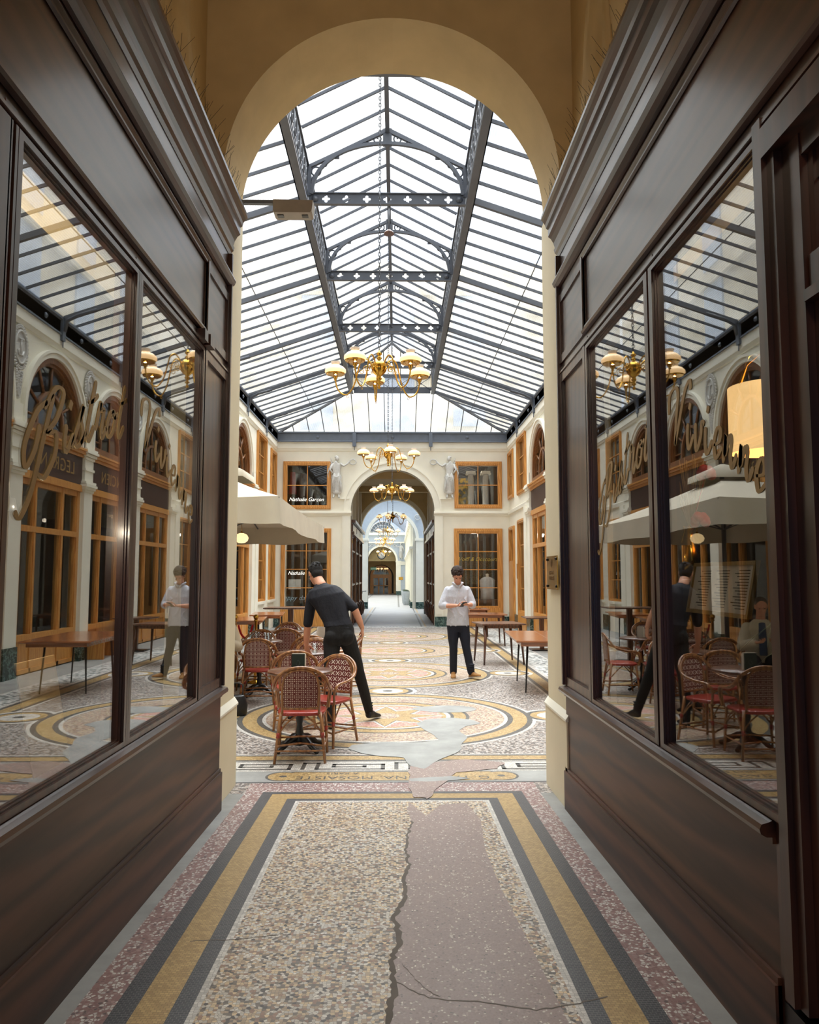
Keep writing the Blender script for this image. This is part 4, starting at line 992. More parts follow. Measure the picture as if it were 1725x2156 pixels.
# gutters and wall plates
mb = MB()
for s in (-1, 1):
    x = RX+s*HW
    mb.prism([[(x, 6.0), (x-s*0.10, 6.0), (x-s*0.10, 6.03), (x-s*0.07, 6.05), (x-s*0.07, 6.27), (x-s*0.12, 6.29), (x-s*0.12, 6.33), (x, 6.36)]], FY, yA, yB)
for ye, d in ((yA, 1), (yB, -1)):
    mb.prism([[(ye, 6.0), (ye+d*0.10, 6.0), (ye+d*0.10, 6.03), (ye+d*0.07, 6.05), (ye+d*0.07, 6.27), (ye+d*0.12, 6.29), (ye+d*0.12, 6.33), (ye, 6.36)]], lambda u, v, w: (w, u, v), RX-HW, RX+HW)
obj('gutter_beam', mb, M_iron, roof)
mb = MB(); ys = []
for a, b in zip([yA]+T_Y[1:-1]+[yB], T_Y[1:-1]+[yB]): pass
for s in (-1, 1):
    x = RX+s*(HW-0.07)
    for y in T_Y[1:-1]+[T_Y[0], T_Y[-1]]:
        mb.box(x-s*0.05, x, y-0.06, y+0.06, 5.90, 6.33); mb.tube([(x-s*0.03, y, 5.9), (x-s*0.03, y, 5.78)], 0.012, 6)
    for i in range(12):
        y = 7.0+i*1.5; mb.lathe([(0.055, 0), (0.05, 0.02), (0.02, 0.02), (0.02, 0.035), (0, 0.035)], n=8, M=Matrix.Translation((x, y, 6.16)) @ Matrix.Rotation(-s*pi/2, 4, 'Y'))
for x in (RX-XP, RX+XP): mb.box(x-0.06, x+0.06, yB-0.13, yB-0.05, 5.85, 6.33); mb.tube([(x, yB-0.1, 5.85), (x, yB-0.1, 5.72)], 0.012, 6)
for x in (-2.6, -0.15, 2.3):
    mb.lathe([(0.06, 0), (0.05, 0.02), (0.02, 0.02), (0.02, 0.035), (0, 0.035)], n=8, M=Matrix.Translation((x, yB-0.07, 6.16)) @ Matrix.Rotation(pi/2, 4, 'X'))
obj('brackets', mb, M_iron, roof)
# purlin lattice girders, ridge beam, hip rafters
for s in (-1, 1):
    mb = MB(); x = RX+s*(XU+0.03)
    mb.box(x-s*0.02, x+s*0.10, hipS, hipE, ZP-0.13, ZP-0.115); mb.box(x-s*0.03, x+s*0.06, hipS, hipE, ZU-0.02, ZU); mb.box(x+s*0.085, x+s*0.10, hipS, hipE, ZP-0.13, ZP+0.05)
    mb.box(x-0.006, x+0.006, hipS, hipE, ZP+0.0, ZP+0.05); mb.box(x-0.006, x+0.006, hipS, hipE, ZU-0.10, ZU-0.02)
    y = hipS; zc = (ZP+ZU)/2-0.02; k = 0
    while y < hipE-0.3:
        mb.tube([(x, y+0.15+0.115*cos(a*pi/7), zc+0.165*sin(a*pi/7)) for a in range(14)], 0.011, 5, closed=True)
        mb.tube([(x, y+0.15+0.05*cos(a*pi/5), zc+0.05*sin(a*pi/5)) for a in range(10)], 0.009, 5, closed=True)
        mb.tube([(x, y, ZP+0.04), (x, y, ZU-0.08)], 0.013, 5); y += 0.30
    obj('lattice_purlin', mb, M_irond, roof)
mb = MB(); mb.box(RX-0.03, RX+0.03, hipS+1.3, hipE-1.3, ZR-0.10, ZR+0.02)
obj('ridge_beam', mb, M_irond, roof)
mb = MB()
for ye, yh, yr in ((yA, hipS, hipS+1.3), (yB, hipE, hipE-1.3)):
    for s in (-1, 1):
        barp(mb, (RX+s*XG, ye, ZG), (RX+s*XP, yh, ZP), 0.05, 0.07); barp(mb, (RX+s*XU, yh, ZU), (RX, yr, ZR), 0.04, 0.06)
    mb.box(RX-XP, RX+XP, yh-0.03, yh+0.03, ZP+0.0, ZP+0.08)
obj('hip_rafter', mb, M_irond, roof)
# glazing bars
def bar_y(y):    # x extents of the lower slope at y because of hips
    f0 = 0.0
    if y < hipS: f0 = (hipS-y)/(hipS-yA)
    elif y > hipE: f0 = (y-hipE)/(yB-hipE)
    return f0
for s in (-1, 1):
    mb = MB(); y = yA+0.2
    while y < yB-0.1:
        f0 = bar_y(y); p = (RX+s*XG, y, ZG); q = (RX+s*(XP+(XG-XP)*f0), y, ZP+(ZG-ZP)*f0)
        if f0 < 0.97: barp(mb, p, q, 0.022, 0.045)
        y += 0.486
    mb.box(RX+s*2.45, RX+s*2.465, yA+1, yB-1, 6.78, 6.79)
    obj('lower_glazing_bars', mb, M_irond, roof)
    mb = MB(); y = hipS
    while y < hipE:
        g = 0.0
        if y < hipS+1.3: g = (hipS+1.3-y)/1.3
        elif y > hipE-1.3: g = (y-hipE+1.3)/1.3
        p = (RX+s*XU, y, ZU); q = (RX+s*XU*g, y, ZR+(ZU-ZR)*g)
        barp(mb, p, q, 0.022, 0.04); y += 0.486
    obj('upper_glazing_bars', mb, M_irond, roof)
mb = MB()
for ye, yh, yr in ((yA, hipS, hipS+1.3), (yB, hipE, hipE-1.3)):
    n = 15
    for i in range(1, n):
        x = -XG+2*XG*i/n; f0 = max(0, (abs(x)-XP)/(XG-XP))
        barp(mb, (RX+x, ye, ZG), (RX+x, yh+(ye-yh)*f0, ZP+(ZG-ZP)*f0), 0.022, 0.04)
        if abs(x) < XP:
            g = max(0, 1-abs(x)/XU); barp(mb, (RX+x, yh, ZU), (RX+x, yh+(yr-yh)*g, ZU+(ZR-ZU)*g), 0.022, 0.035); barp(mb, (RX+x, yh, ZP), (RX+x, yh, ZU), 0.02, 0.02, Vector((0, 1, 0)))
obj('end_glazing_bars', mb, M_irond, roof)
# wide rafters at the trusses with curved feet
mb = MB()
for y in T_Y[:]:
    for s in (-1, 1):
        if hipS <= y <= hipE:
            barp(mb, (RX+s*XG, y, ZG), (RX+s*XP, y, ZP), 0.06, 0.09)
            mb.tube([(RX+s*(XG-0.02), y, ZG-0.28), (RX+s*(XG-0.06), y, ZG-0.08), (RX+s*(XG-0.24), y, ZG+0.02), (RX+s*(XG-0.6), y, ZG+0.13)], 0.04, 6)
obj('rafter', mb, M_irond, roof)
# trusses with quatrefoil tie and scrollwork
def quatre(cx, cz, r):
    P = []
    for k in range(4):
        a0 = k*pi/2; c = (cx+r*0.62*cos(a0), cz+r*0.62*sin(a0))
        for j in range(7):
            a = a0-radians(115)+radians(230)*j/6; P.append((c[0]+r*0.42*cos(a), c[1]+r*0.42*sin(a)))
    return P
def truss(y):
    root = bpy.data.objects.new('truss', None); COL.objects.link(root); root.parent = roof; root.location = (RX, y, 0)
    mb = MB(); F = lambda u, v, w: (u, w, v)
    z0, z1 = ZP-0.12, ZP+0.04
    holes = [quatre(-0.90+i*0.30, (z0+z1)/2, 0.058) for i in range(7)]
    mb.prism([rect(-XU, z0, XU, z1)]+holes, F, -0.008, 0.008)
    mb.box(-XU, XU, -0.035, 0.035, z0-0.008, z0+0.004); mb.box(-XU, XU, -0.035, 0.035, z1-0.004, z1+0.008)
    for s in (-1, 1): mb.lathe([(0.05, -0.03), (0.05, 0.0), (0, 0.01)], n=12, M=Matrix.Translation((s*1.06, -0.02, (z0+z1)/2)) @ Matrix.Rotation(pi/2, 4, 'X'))
    obj('tie_beam', mb, M_irond, root)
    mb = MB()
    for s in (-1, 1): barp(mb, (s*XU, 0, ZU), (0, 0, ZR-0.02), 0.05, 0.05); mb.box(s*1.12, s*1.17, -0.03, 0.03, ZP, ZU)
    arch = []
    for a in range(0, 181, 5):
        c_, s_ = cos(radians(a)), sin(radians(a)); arch.append((1.11*math.copysign(abs(c_)**0.94, c_), 0, ZP+0.02+0.79*abs(s_)**0.94))
    for p, q in zip(arch, arch[1:]): barp(mb, p, q, 0.05, 0.04, Vector((0, 1, 0)))
    mb.tube(arch, 0.027, 6)
    mb.box(-0.065, 0.065, -0.02, 0.02, ZP+0.78, ZR-0.02)
    obj('arch_rib', mb, M_irond, root)
    mb = MB()
    def spiral(cx, cz, r, turns, sgn, a0=0): return [(cx+sgn*r*(1-0.8*i/24)*cos(a0+turns*2*pi*i/24), 0, cz+r*(1-0.8*i/24)*sin(a0+turns*2*pi*i/24)) for i in range(25)]
    for s in (-1, 1):
        mb.tube(spiral(s*0.16, ZR-0.185, 0.085, 1.35, s, 0.5), 0.012, 6); mb.tube(spiral(s*0.33, ZR-0.24, 0.05, 1.2, s, 2.5), 0.010, 6)
        mb.tube([(s*0.10, 0, ZR-0.25), (s*0.25, 0, ZR-0.27), (s*0.40, 0, ZR-0.27), (s*0.55, 0, ZR-0.31)], 0.009, 6); mb.tube(spiral(s*0.50, ZR-0.29, 0.03, 1.0, s, 1.0), 0.008, 6)
        mb.tube([(s*1.05+0.068*cos(a*pi/8), 0, ZU-0.10+0.068*sin(a*pi/8)) for a in range(16)], 0.013, 6, closed=True)
        mb.tube(spiral(s*0.93, ZU+0.00, 0.045, 1.1, s, 1.0), 0.010, 6); mb.tube(spiral(s*1.10, ZU-0.25, 0.035, 1.1, s, 1.0), 0.009, 6)
        mb.tube([(s*1.12, 0, ZU-0.4), (s*1.12, 0, ZU-0.22), (s*1.09, 0, ZU-0.17)], 0.01, 6)
        for u_ in (0.74, 0.79): mb.box(s*u_-0.03, s*u_+0.03, -0.015, 0.015, ZU+0.10, ZU+0.18)
    obj('scrollwork', mb, M_irond, root)
    return root
for y in T_Y[:-1]: truss(y)
# last frame: two beams with crossed braces
mb = MB(); y = hipE
for z in (ZP-0.05, ZU-0.06): mb.box(RX-XU, RX+XU, y-0.03, y+0.03, z-0.05, z+0.05)
for i in range(4):
    a0, a1 = RX-XU+i*XU/2, RX-XU+(i+1)*XU/2
    mb.tube([(a0, y-0.03, ZP), (a1, y-0.03, ZU-0.1)], 0.010, 5); mb.tube([(a1, y-0.03, ZP), (a0, y-0.03, ZU-0.1)], 0.010, 5); mb.ellipsoid(((a0+a1)/2, y-0.03, (ZP+ZU)/2-0.05), (0.03, 0.015, 0.03), 8, 6)
obj('end_tie', mb, M_irond, roof)
# small lamp rods under the ridge
for y, lb in ((13.0, 'small brown bell lamp hanging under the near part of the roof ridge'), (20.6, 'small brown bell lamp hanging under the far end of the ridge')):
    r = empty('ridge_lamp', lb, 'lamp', (RX, y, 0))
    mb = MB(); mb.tube([(0, 0, ZR-0.1), (0, 0, 7.72)], 0.012, 6); obj('rod', mb, M_irond, r)
    mb = MB(); mb.lathe([(0.09, 7.66), (0.08, 7.70), (0.03, 7.74), (0.0, 7.75)], n=16); obj('bell', mb, M_walnut, r)

# ------------------------------------------------------------------ facades around the roof, seen through the glass
M_fac = plain('outside_stone_facade', lin(206, 190, 156), 0.9, var=0.14, scale=0.7)
M_shut = plain('blue_grey_shutter', lin(150, 165, 185), 0.7)
M_zinc = plain('zinc_roof', lin(160, 170, 185), 0.5)
def facade(name, F, u0, u1, z0, z1, wins):
    mb = MB(); mb.prism([rect(u0, z0, u1, z1)], F, 0, 0.4)
    for v in (9.2, 12.2, 15.2):
        if v < z1: mb.prism([rect(u0, v, u1, v+0.15)], F, -0.12, 0.05)
    r = struct(obj(name, mb, M_fac))
    mb = MB()
    for (a, b, c, d) in wins: mb.prism([rect(a, b, c, d)], F, -0.05, 0.02)
    obj('shutters', mb, M_shut, r)
    return r
wn_side = [(y, z, y+1.1, z+1.9) for y in (6.5, 9.5, 12.5, 15.5, 18.5, 21.5) for z in (7.3, 9.7)]
facade('wall_outside_left', lambda u, v, w: (-5.8-w, u, v), 3, 27, 6.4, 13.0, wn_side)
facade('wall_outside_right', lambda u, v, w: (5.5+w, u, v), 3, 27, 6.4, 13.0, wn_side)
facade('wall_outside_end', lambda u, v, w: (u, 28.0+w, v), -6, 6, 6.4, 13.5, [(-0.95, 6.75, 0.65, 9.1), (-3.6, 6.75, -2.4, 9.1), (2.1, 7.2, 3.3, 8.0), (-0.95, 10.2, 0.65, 12.4), (-3.6, 10.2, -2.4, 12.4), (2.1, 10.2, 3.3, 12.4)])
mb = MB(); mb.box(-6.2, EX0-0.28, 3, 28.4, 6.3, 6.42); mb.box(EX1+0.28, 5.9, 3, 28.4, 6.3, 6.42); mb.box(-6.2, 5.9, EY+0.35, 28.4, 6.42, 6.46); mb.box(-6.2, 5.9, 3, 6.0, 6.9, 7.0)
struct(obj('trim_7', mb, M_zinc))
# ------------------------------------------------------------------ passage, rotunda and gallery beyond the far arch
P0, P1 = EY+0.35, 33.0
M_ochre2 = M_ochre
for s, x, nm in ((-1, -1.62, 'wall_passage_left'), (1, 1.40, 'wall_passage_right')):
    mb = MB(); mb.box(x, x+s*0.2, P0, P1, 0, 5.6)
    struct(obj(nm, mb, M_ochre))
    mb = MB()
    for y in (26.0, 28.0, 30.0, 32.2): mb.box(x, x-s*0.10, y-0.16, y+0.16, 3.35, 5.2); mb.box(x, x-s*0.14, y-0.2, y+0.2, 5.2, 5.3)
    struct(obj('trim_8' if s < 0 else 'trim_9', mb, M_trim))
mb = MB(); mb.box(-1.9, 1.7, P0, P1, 5.35, 5.5)
for y in (27.2, 31.5): mb.box(-1.7, 1.5, y, y+0.45, 5.12, 5.36)
struct(obj('ceiling_2', mb, M_ochre))
def passage_front(s, x, y0, y1, label):
    root = empty('passage_shopfront', label, 'shopfront', group='shopfronts in the far passage' if False else None)
    B = lambda mb, a, b, z0, z1, d0, d1: mb.box(x-s*d0, x-s*d1, a, b, z0, z1)
    mb = MB(); B(mb, y0, y1, 0, 3.0, 0, 0.06)
    n = 3; w = (y1-y0)/n
    for i in range(n+1):
        y = y0+w*i; B(mb, y-0.06, y+0.06, 0, 3.0, 0.06, 0.13)
    for z in (0.55, 1.3, 2.45): B(mb, y0, y1, z, z+0.06, 0.06, 0.10)
    obj('frame', mb, M_oakd, root)
    mb = MB(); B(mb, y0, y1, 3.0, 3.1, 0, 0.20); B(mb, y0, y1, 3.1, 3.4, 0, 0.12); B(mb, y0, y1, 3.4, 3.5, 0, 0.24)
    for i in range(n): B(mb, y0+w*i+0.15, y0+w*(i+1)-0.15, 3.14, 3.37, 0.12, 0.15)
    obj('cornice', mb, M_walnut, root)
    mb = MB()
    for i in range(n):
        for (za, zb) in ((0.63, 1.28), (1.38, 2.43), (2.53, 2.96)): B(mb, y0+w*i+0.08, y0+w*(i+1)-0.08, za, zb, 0.06, 0.065)
    obj('pane', mb, M_pane, root)
    for i in range(n*2+1):
        y = y0+w*i/2; mb = MB(); mb.tube([(x-s*0.16, y, 0.02), (x-s*0.20, y, 0.25), (x-s*0.17, y, 0.52), (x-s*0.13, y, 0.6)], [0.03, 0.045, 0.035, 0.02], 8); obj('console_bracket', mb, M_walnut, root)
passage_front(-1, -1.62, 25.3, 32.8, 'dark panelled shopfront lining the left side of the far passage')
passage_front(1, 1.40, 25.3, 32.8, 'dark panelled shopfront lining the right side of the far passage')
def arch_panel(nm, y0, y1, x0, x1, z1, cx, R, sp, mat, ring=0.13, zb=0):
    mb = MB(); P = [(x0, zb), (cx-R, zb), (cx-R, sp)]+arcpts(cx, sp, R, 180, 0, 36)[1:-1]+[(cx+R, sp), (cx+R, zb), (x1, zb), (x1, z1), (x0, z1)]
    mb.prism([P], FY, y0, y1, 0)
    mb.prism([arcpts(cx, sp, R+ring, 0, 180, 36)+arcpts(cx, sp, R, 180, 0, 36)], FY, y0-0.06, y0, 1)
    for s in (-1, 1):
        a = cx+s*R; mb.box(a, a+s*(ring+0.24), y0-0.05, y1+0.02, 0.33, sp-0.02, 1); mb.box(a-s*0.03, a+s*(ring+0.3), y0-0.09, y1+0.04, sp-0.12, sp, 1)
    o = struct(obj(nm, mb, [mat, M_trim]))
    mb = MB()
    for s in (-1, 1):
        a = cx+s*R; mb.box(a, a+s*(ring+0.27), y0-0.06, y1+0.03, 0, 0.33)
    struct(obj('baseboard_'+nm.split('_', 1)[1], mb, M_marble))
arch_panel('wall_rotunda_entry', 33.0, 33.4, -1.9, 1.7, 5.5, -0.19, 1.365, 3.58, M_ochre, 0.17)
arch_panel('wall_rotunda_exit', 38.0, 38.4, -3.4, 3.0, 7.2, -0.25, 1.195, 3.5, M_grey, 0.15)
mb = MB(); mb.box(-3.2, -3.0, 33.4, 38.0, 0, 7.2); mb.box(2.7, 2.9, 33.4, 38.0, 0, 7.2); mb.box(-3.2, -1.6, 33.4, 33.5, 0, 7.2); mb.box(1.3, 2.9, 33.4, 33.5, 0, 7.2); mb.box(-3.2, 2.9, 33.4, 33.5, 5.2, 7.2); mb.box(-3.2, 2.9, 37.9, 37.95, 5.35, 5.42)
struct(obj('wall_rotunda', mb, M_grey))
sp = empty('spiral_light', 'white ring light fixture on the pale wall above the rotunda arch', 'light fixture', (1.02, 37.9, 4.55))
mb = MB(); mb.tube([(0.13*cos(a*pi/10), 0, 0.13*sin(a*pi/10)) for a in range(20)], 0.022, 8, closed=True); obj('ring', mb, M_relief, sp)
mb = MB(); mb.tube([(0.07*(1-i/20)*cos(i*0.6), -0.01, 0.07*(1-i/20)*sin(i*0.6)) for i in range(14)], 0.012, 6); obj('scroll', mb, M_relief, sp)
# gallery
GX0, GX1 = -3.0, 0.80
for s, x, nm in ((-1, GX0, 'wall_gallery_left'), (1, GX1, 'wall_gallery_right')):
    mb = MB(); mb.prism([[(38.4, 0), (66, 0), (66, 5.3), (38.4, 5.3)]], FX, x, x+s*0.2)
    struct(obj(nm, mb, M_court))
    mb = MB()
    for i in range(12):
        y = 39.2+i*2.25; mb.box(x, x-s*0.10, y-0.16, y+0.16, 0.3, 2.95); mb.box(x, x-s*0.10, y-0.15, y+0.15, 3.15, 4.5); mb.box(x, x-s*0.16, y-0.2, y+0.2, 2.9, 3.0); mb.box(x, x-s*0.16, y-0.2, y+0.2, 4.35, 4.45)
        mb.prism([arcpts(y+1.12, 3.55, 0.85, 0, 180, 14)+arcpts(y+1.12, 3.55, 0.75, 180, 0, 14)], lambda u, v, w: (x-s*w, u, v), 0, 0.05)
    mb.box(x, x-s*0.18, 38.4, 65, 3.0, 3.12); mb.box(x, x-s*0.2, 38.4, 65, 4.45, 4.6); mb.box(x, x-s*0.12, 38.4, 65, 5.0, 5.3)
    struct(obj('trim_10' if s < 0 else 'trim_11', mb, M_trim))
    mb = MB()
    for i in range(12):
        y = 39.2+i*2.25; mb.box(x, x-s*0.13, y-0.19, y+0.19, 0, 0.3)
    struct(obj('baseboard_gallery_left' if s < 0 else 'baseboard_gallery_right', mb, M_marble))
arch_panel('wall_gallery_end', 65.0, 65.4, -3.2, 1.0, 5.2, -1.28, 1.2, 2.9, M_grey, 0.16)
mb = MB(); mb.box(-3.1, 0.9, 64.85, 65, 4.4, 4.52); mb.box(-3.1, 0.9, 64.8, 65, 5.1, 5.3); mb.box(-3.1, -2.6, 64.93, 65, 2.55, 2.85); mb.box(0.1, 0.8, 64.93, 65, 2.55, 2.85); struct(obj('trim_12', mb, M_trim))
mb = MB(); mb.prism([[(-3.2, 5.2), (-2.4, 5.2)]+arcpts(-1.24, 5.2, 1.16, 180, 0, 30)[1:-1]+[(-0.08, 5.2), (1.0, 5.2), (1.0, 8), (-3.2, 8)]], FY, 66, 66.2); struct(obj('wall_gallery_lunette', mb, M_grey))
lun = struct(empty('window_40')); mb = MB()
mb.tube([(-1.24+1.14*cos(radians(a)), 66, 5.2+1.14*sin(radians(a))) for a in range(0, 181, 10)], 0.05, 6); mb.tube([(-1.24+0.5*cos(radians(a)), 66, 5.2+0.5*sin(radians(a))) for a in range(0, 181, 12)], 0.03, 6)
mb.tube([(-1.24+0.82*cos(radians(a)), 66, 5.2+0.82*sin(radians(a))) for a in range(0, 181, 12)], 0.02, 6)
for a in range(15, 180, 15): mb.tube([(-1.24+0.2*cos(radians(a)), 66, 5.2+0.2*sin(radians(a))), (-1.24+1.12*cos(radians(a)), 66, 5.2+1.12*sin(radians(a)))], 0.018, 5)
obj('fan_frame', mb, M_relief, lun); mb = MB(); mb.prism([arcpts(-1.24, 5.2, 1.14, 0, 180, 30)], FY, 66.1, 66.12); obj('pane', mb, plain('dim_sky_glass', lin(120, 130, 138), 0.3), lun)
relief_src = [o for o in bpy.data.objects if o.name.startswith('relief_figure')]
copy_tree(relief_src[0], None, (-2.65, 64.95, 3.02), None, 'small pale winged figure left of the clock arch at the gallery end')
copy_tree(relief_src[1], None, (0.33, 64.95, 3.02), None, 'small pale figure right of the clock arch at the gallery end')
# roofs of rotunda and gallery
gr = struct(empty('ceiling_3'))
mb = MB()
for s in (-1, 1): quadp(mb, (-1.1+s*2.0, 38.4, 5.3), (-1.1+s*2.0, 66, 5.3), (-1.1, 66, 6.9), (-1.1, 38.4, 6.9))
obj('gallery_glass', mb, M_rg, gr)
mb = MB()
for i in range(20):
    y = 39+i*1.4
    for s in (-1, 1): barp(mb, (-1.1+s*2.0, y, 5.3), (-1.1, y, 6.9), 0.05, 0.06)
obj('gallery_ribs', mb, M_iron, gr)
mb = MB(); quadp(mb, (-3.1, 33.4, 7.2), (-3.1, 38.2, 7.2), (2.9, 38.2, 7.2), (2.9, 33.4, 7.2)); obj('rotunda_glass', mb, M_rg, gr)
# clock end: recess, arched door, clock
mb = MB(); mb.box(-2.9, -2.7, 65.4, 70.6, 0, 4.5); mb.box(0.15, 0.35, 65.4, 70.6, 0, 4.5); mb.box(-2.9, 0.35, 65.4, 70.6, 4.3, 4.5)
P = [(-2.9, 0), (-2.58, 0), (-2.58, 1.6)]+arcpts(-1.44, 1.5, 1.14, 175, 5, 30)+[(-0.30, 0), (0.35, 0), (0.35, 4.5), (-2.9, 4.5)]
mb.prism([P], FY, 70.0, 70.2); struct(obj('wall_vestibule', mb, M_ochre))
dr = struct(empty('door_3')); mb = MB(); dc = -1.46; R_ = 0.98
mb.prism([[(dc-R_, 0), (dc-R_, 1.6)]+arcpts(dc, 1.6, R_, 180, 0, 30)[1:-1]+[(dc+R_, 1.6), (dc+R_, 0), (dc+R_-0.22, 0), (dc+R_-0.22, 1.6)]+arcpts(dc, 1.6, R_-0.22, 0, 180, 30)[1:-1]+[(dc-R_+0.22, 1.6), (dc-R_+0.22, 0)]], FY, 69.8, 70.1)
mb.box(dc-0.8, dc+0.8, 69.85, 70.1, 1.42, 1.75)
for x in (-0.8, -0.27, 0.20, 0.66): mb.box(dc+x, dc+x+0.12, 69.9, 70.1, 0, 1.45)
mb.box(dc-0.8, dc+0.8, 69.9, 70.1, 0.70, 0.76)
obj('frame', mb, M_oak, dr); mb = MB(); mb.prism([[(dc-0.8, 0), (dc+0.8, 0), (dc+0.8, 1.6)]+arcpts(dc, 1.6, 0.8, 0, 180, 20)], FY, 70.05, 70.06); obj('pane', mb, M_pane, dr)
mb = MB(); mb.box(-2.6, 0.2, 70.8, 70.9, 0, 4.5); struct(obj('wall_beyond_door', mb, M_dark))
mb = MB(); mb.prism([arcpts(-1.28, 2.9, 1.2, 0, 180, 30)], FY, 66.4, 66.5); struct(obj('wall_tympanum', mb, M_ochre))
ckr = empty('wall_clock', 'round dark-rimmed wall clock under the arch at the gallery end', 'clock', (-1.31, 65.0, 3.38))
mb = MB(); mb.lathe([(0.30, -0.05), (0.37, -0.05), (0.37, 0.05), (0.30, 0.05), (0.30, -0.05)], n=36, M=Matrix.Rotation(pi/2, 4, 'X')); obj('rim', mb, M_black, ckr)
mb = MB(); mb.lathe([(0.0, 0.0), (0.31, 0.0), (0.31, 0.02), (0, 0.02)], n=36, M=Matrix.Rotation(pi/2, 4, 'X')); obj('dial', mb, M_relief, ckr)
def handb(mb, a, L, w):
    barp(mb, (0, -0.035, 0), (L*sin(a), -0.035, L*cos(a)), w, w, Vector((0, 1, 0)))
mb = MB(); handb(mb, radians(125), 0.25, 0.022); obj('minute_hand', mb, M_black, ckr); mb = MB(); handb(mb, radians(-25), 0.17, 0.03); obj('hour_hand', mb, M_black, ckr)
mb = MB()
for i in range(12): a = i*pi/6; mb.box(-0.012, 0.012, -0.028, -0.02, 0.23, 0.28, 0, Matrix.Rotation(a, 4, 'Y'))
obj('hour_marks', mb, M_black, ckr)
mb = MB(); mb.tube([(-1.31, 65.1, 3.75), (-1.31, 65.1, 4.2)], 0.02, 6); obj('clock_bracket', mb, M_black, None)
_cb = bpy.data.objects['clock_bracket']; _cb.parent = ckr; _cb.location = (1.31, -65.0, -3.38)
ex = empty('exit_sign', 'small green exit sign hanging left before the arched door', 'sign', (-2.05, 66.6, 2.24))
mb = MB(); mb.box(-0.26, 0.26, -0.03, 0.03, -0.12, 0.12); obj('sign_box', mb, plain('green_sign', lin(90, 150, 120), 0.4), ex)
mb = text_mb('SORTIE', 0.13, lambda u, v, w: (u, -0.031-w, v), 0.002); obj('sign_text', mb, M_white, ex)
mb = MB(); mb.box(0.15, 0.5, 64.94, 64.97, 1.28, 1.52); tag(obj('wall_plate', mb, M_brass), 'small brass plate on the pier right of the clock arch', 'plaque')
# planters and a dark bicycle by the gallery
pl = None
for i, (x, y, lb) in enumerate(((0.48, 45.5, 'tall pale grey planter, the farther one by the right pier'), (0.52, 43.0, 'tall pale grey planter, the nearer one by the right pier'))):
    if pl is None:
        pl = empty('tall_planter', lb, 'planter', (x, y, 0), group='tall grey planters')
        mb = MB(); mb.lathe([(0.14, 0), (0.155, 0.02), (0.22, 0.72), (0.23, 0.76), (0.2, 0.76), (0.19, 0.6), (0, 0.6)], n=24); obj('pot', mb, plain('pale_zinc', lin(176, 184, 192), 0.4), pl)
        mb = MB(); r = random.Random(2)
        for k in range(40):
            a = r.uniform(0, 6.28); q = r.uniform(0.02, 0.17); mb.ellipsoid((q*cos(a), q*sin(a), 0.72+r.uniform(0, .08)), (0.04, 0.04, 0.03), 6, 4)
        obj('leaves', mb, plain('dark_leaves', lin(54, 70, 48), 0.7), pl)
    else: copy_tree(pl, None, (x, y, 0), None, lb)
bk = empty('bicycle', 'dark bicycle parked against the left side past the passage', 'bicycle', (-1.62, 34.6, 0))
for nm, yy in (('wheel', -0.5), ('wheel', 0.5)):
    mb = MB(); mb.tube([(0, yy+0.32*cos(a*pi/14), 0.33+0.32*sin(a*pi/14)) for a in range(28)], 0.018, 6, closed=True)
    for a in range(8): mb.tube([(0, yy, 0.33), (0, yy+0.31*cos(a*pi/4), 0.33+0.31*sin(a*pi/4))], 0.004, 4)
    obj(nm, mb, M_black, bk)
mb = MB(); 
for p, q in (((0, -0.5, 0.33), (0, -0.38, 0.85)), ((0, -0.40, 0.75), (0, 0.12, 0.72)), ((0, -0.40, 0.70), (0, 0.0, 0.3)), ((0, 0.12, 0.78), (0, 0.0, 0.3)), ((0, 0.0, 0.3), (0, 0.5, 0.33)), ((0, 0.12, 0.72), (0, 0.5, 0.33))): mb.tube([p, q], 0.018, 6)
obj('frame', mb, M_black, bk)
mb = MB(); mb.tube([(-0.25, -0.33, 0.95), (0, -0.38, 0.93), (0.25, -0.33, 0.95)], 0.014, 6); obj('handlebar', mb, M_black, bk)
mb = MB(); mb.ellipsoid((0, 0.15, 0.86), (0.07, 0.13, 0.04)); obj('saddle', mb, M_black, bk)
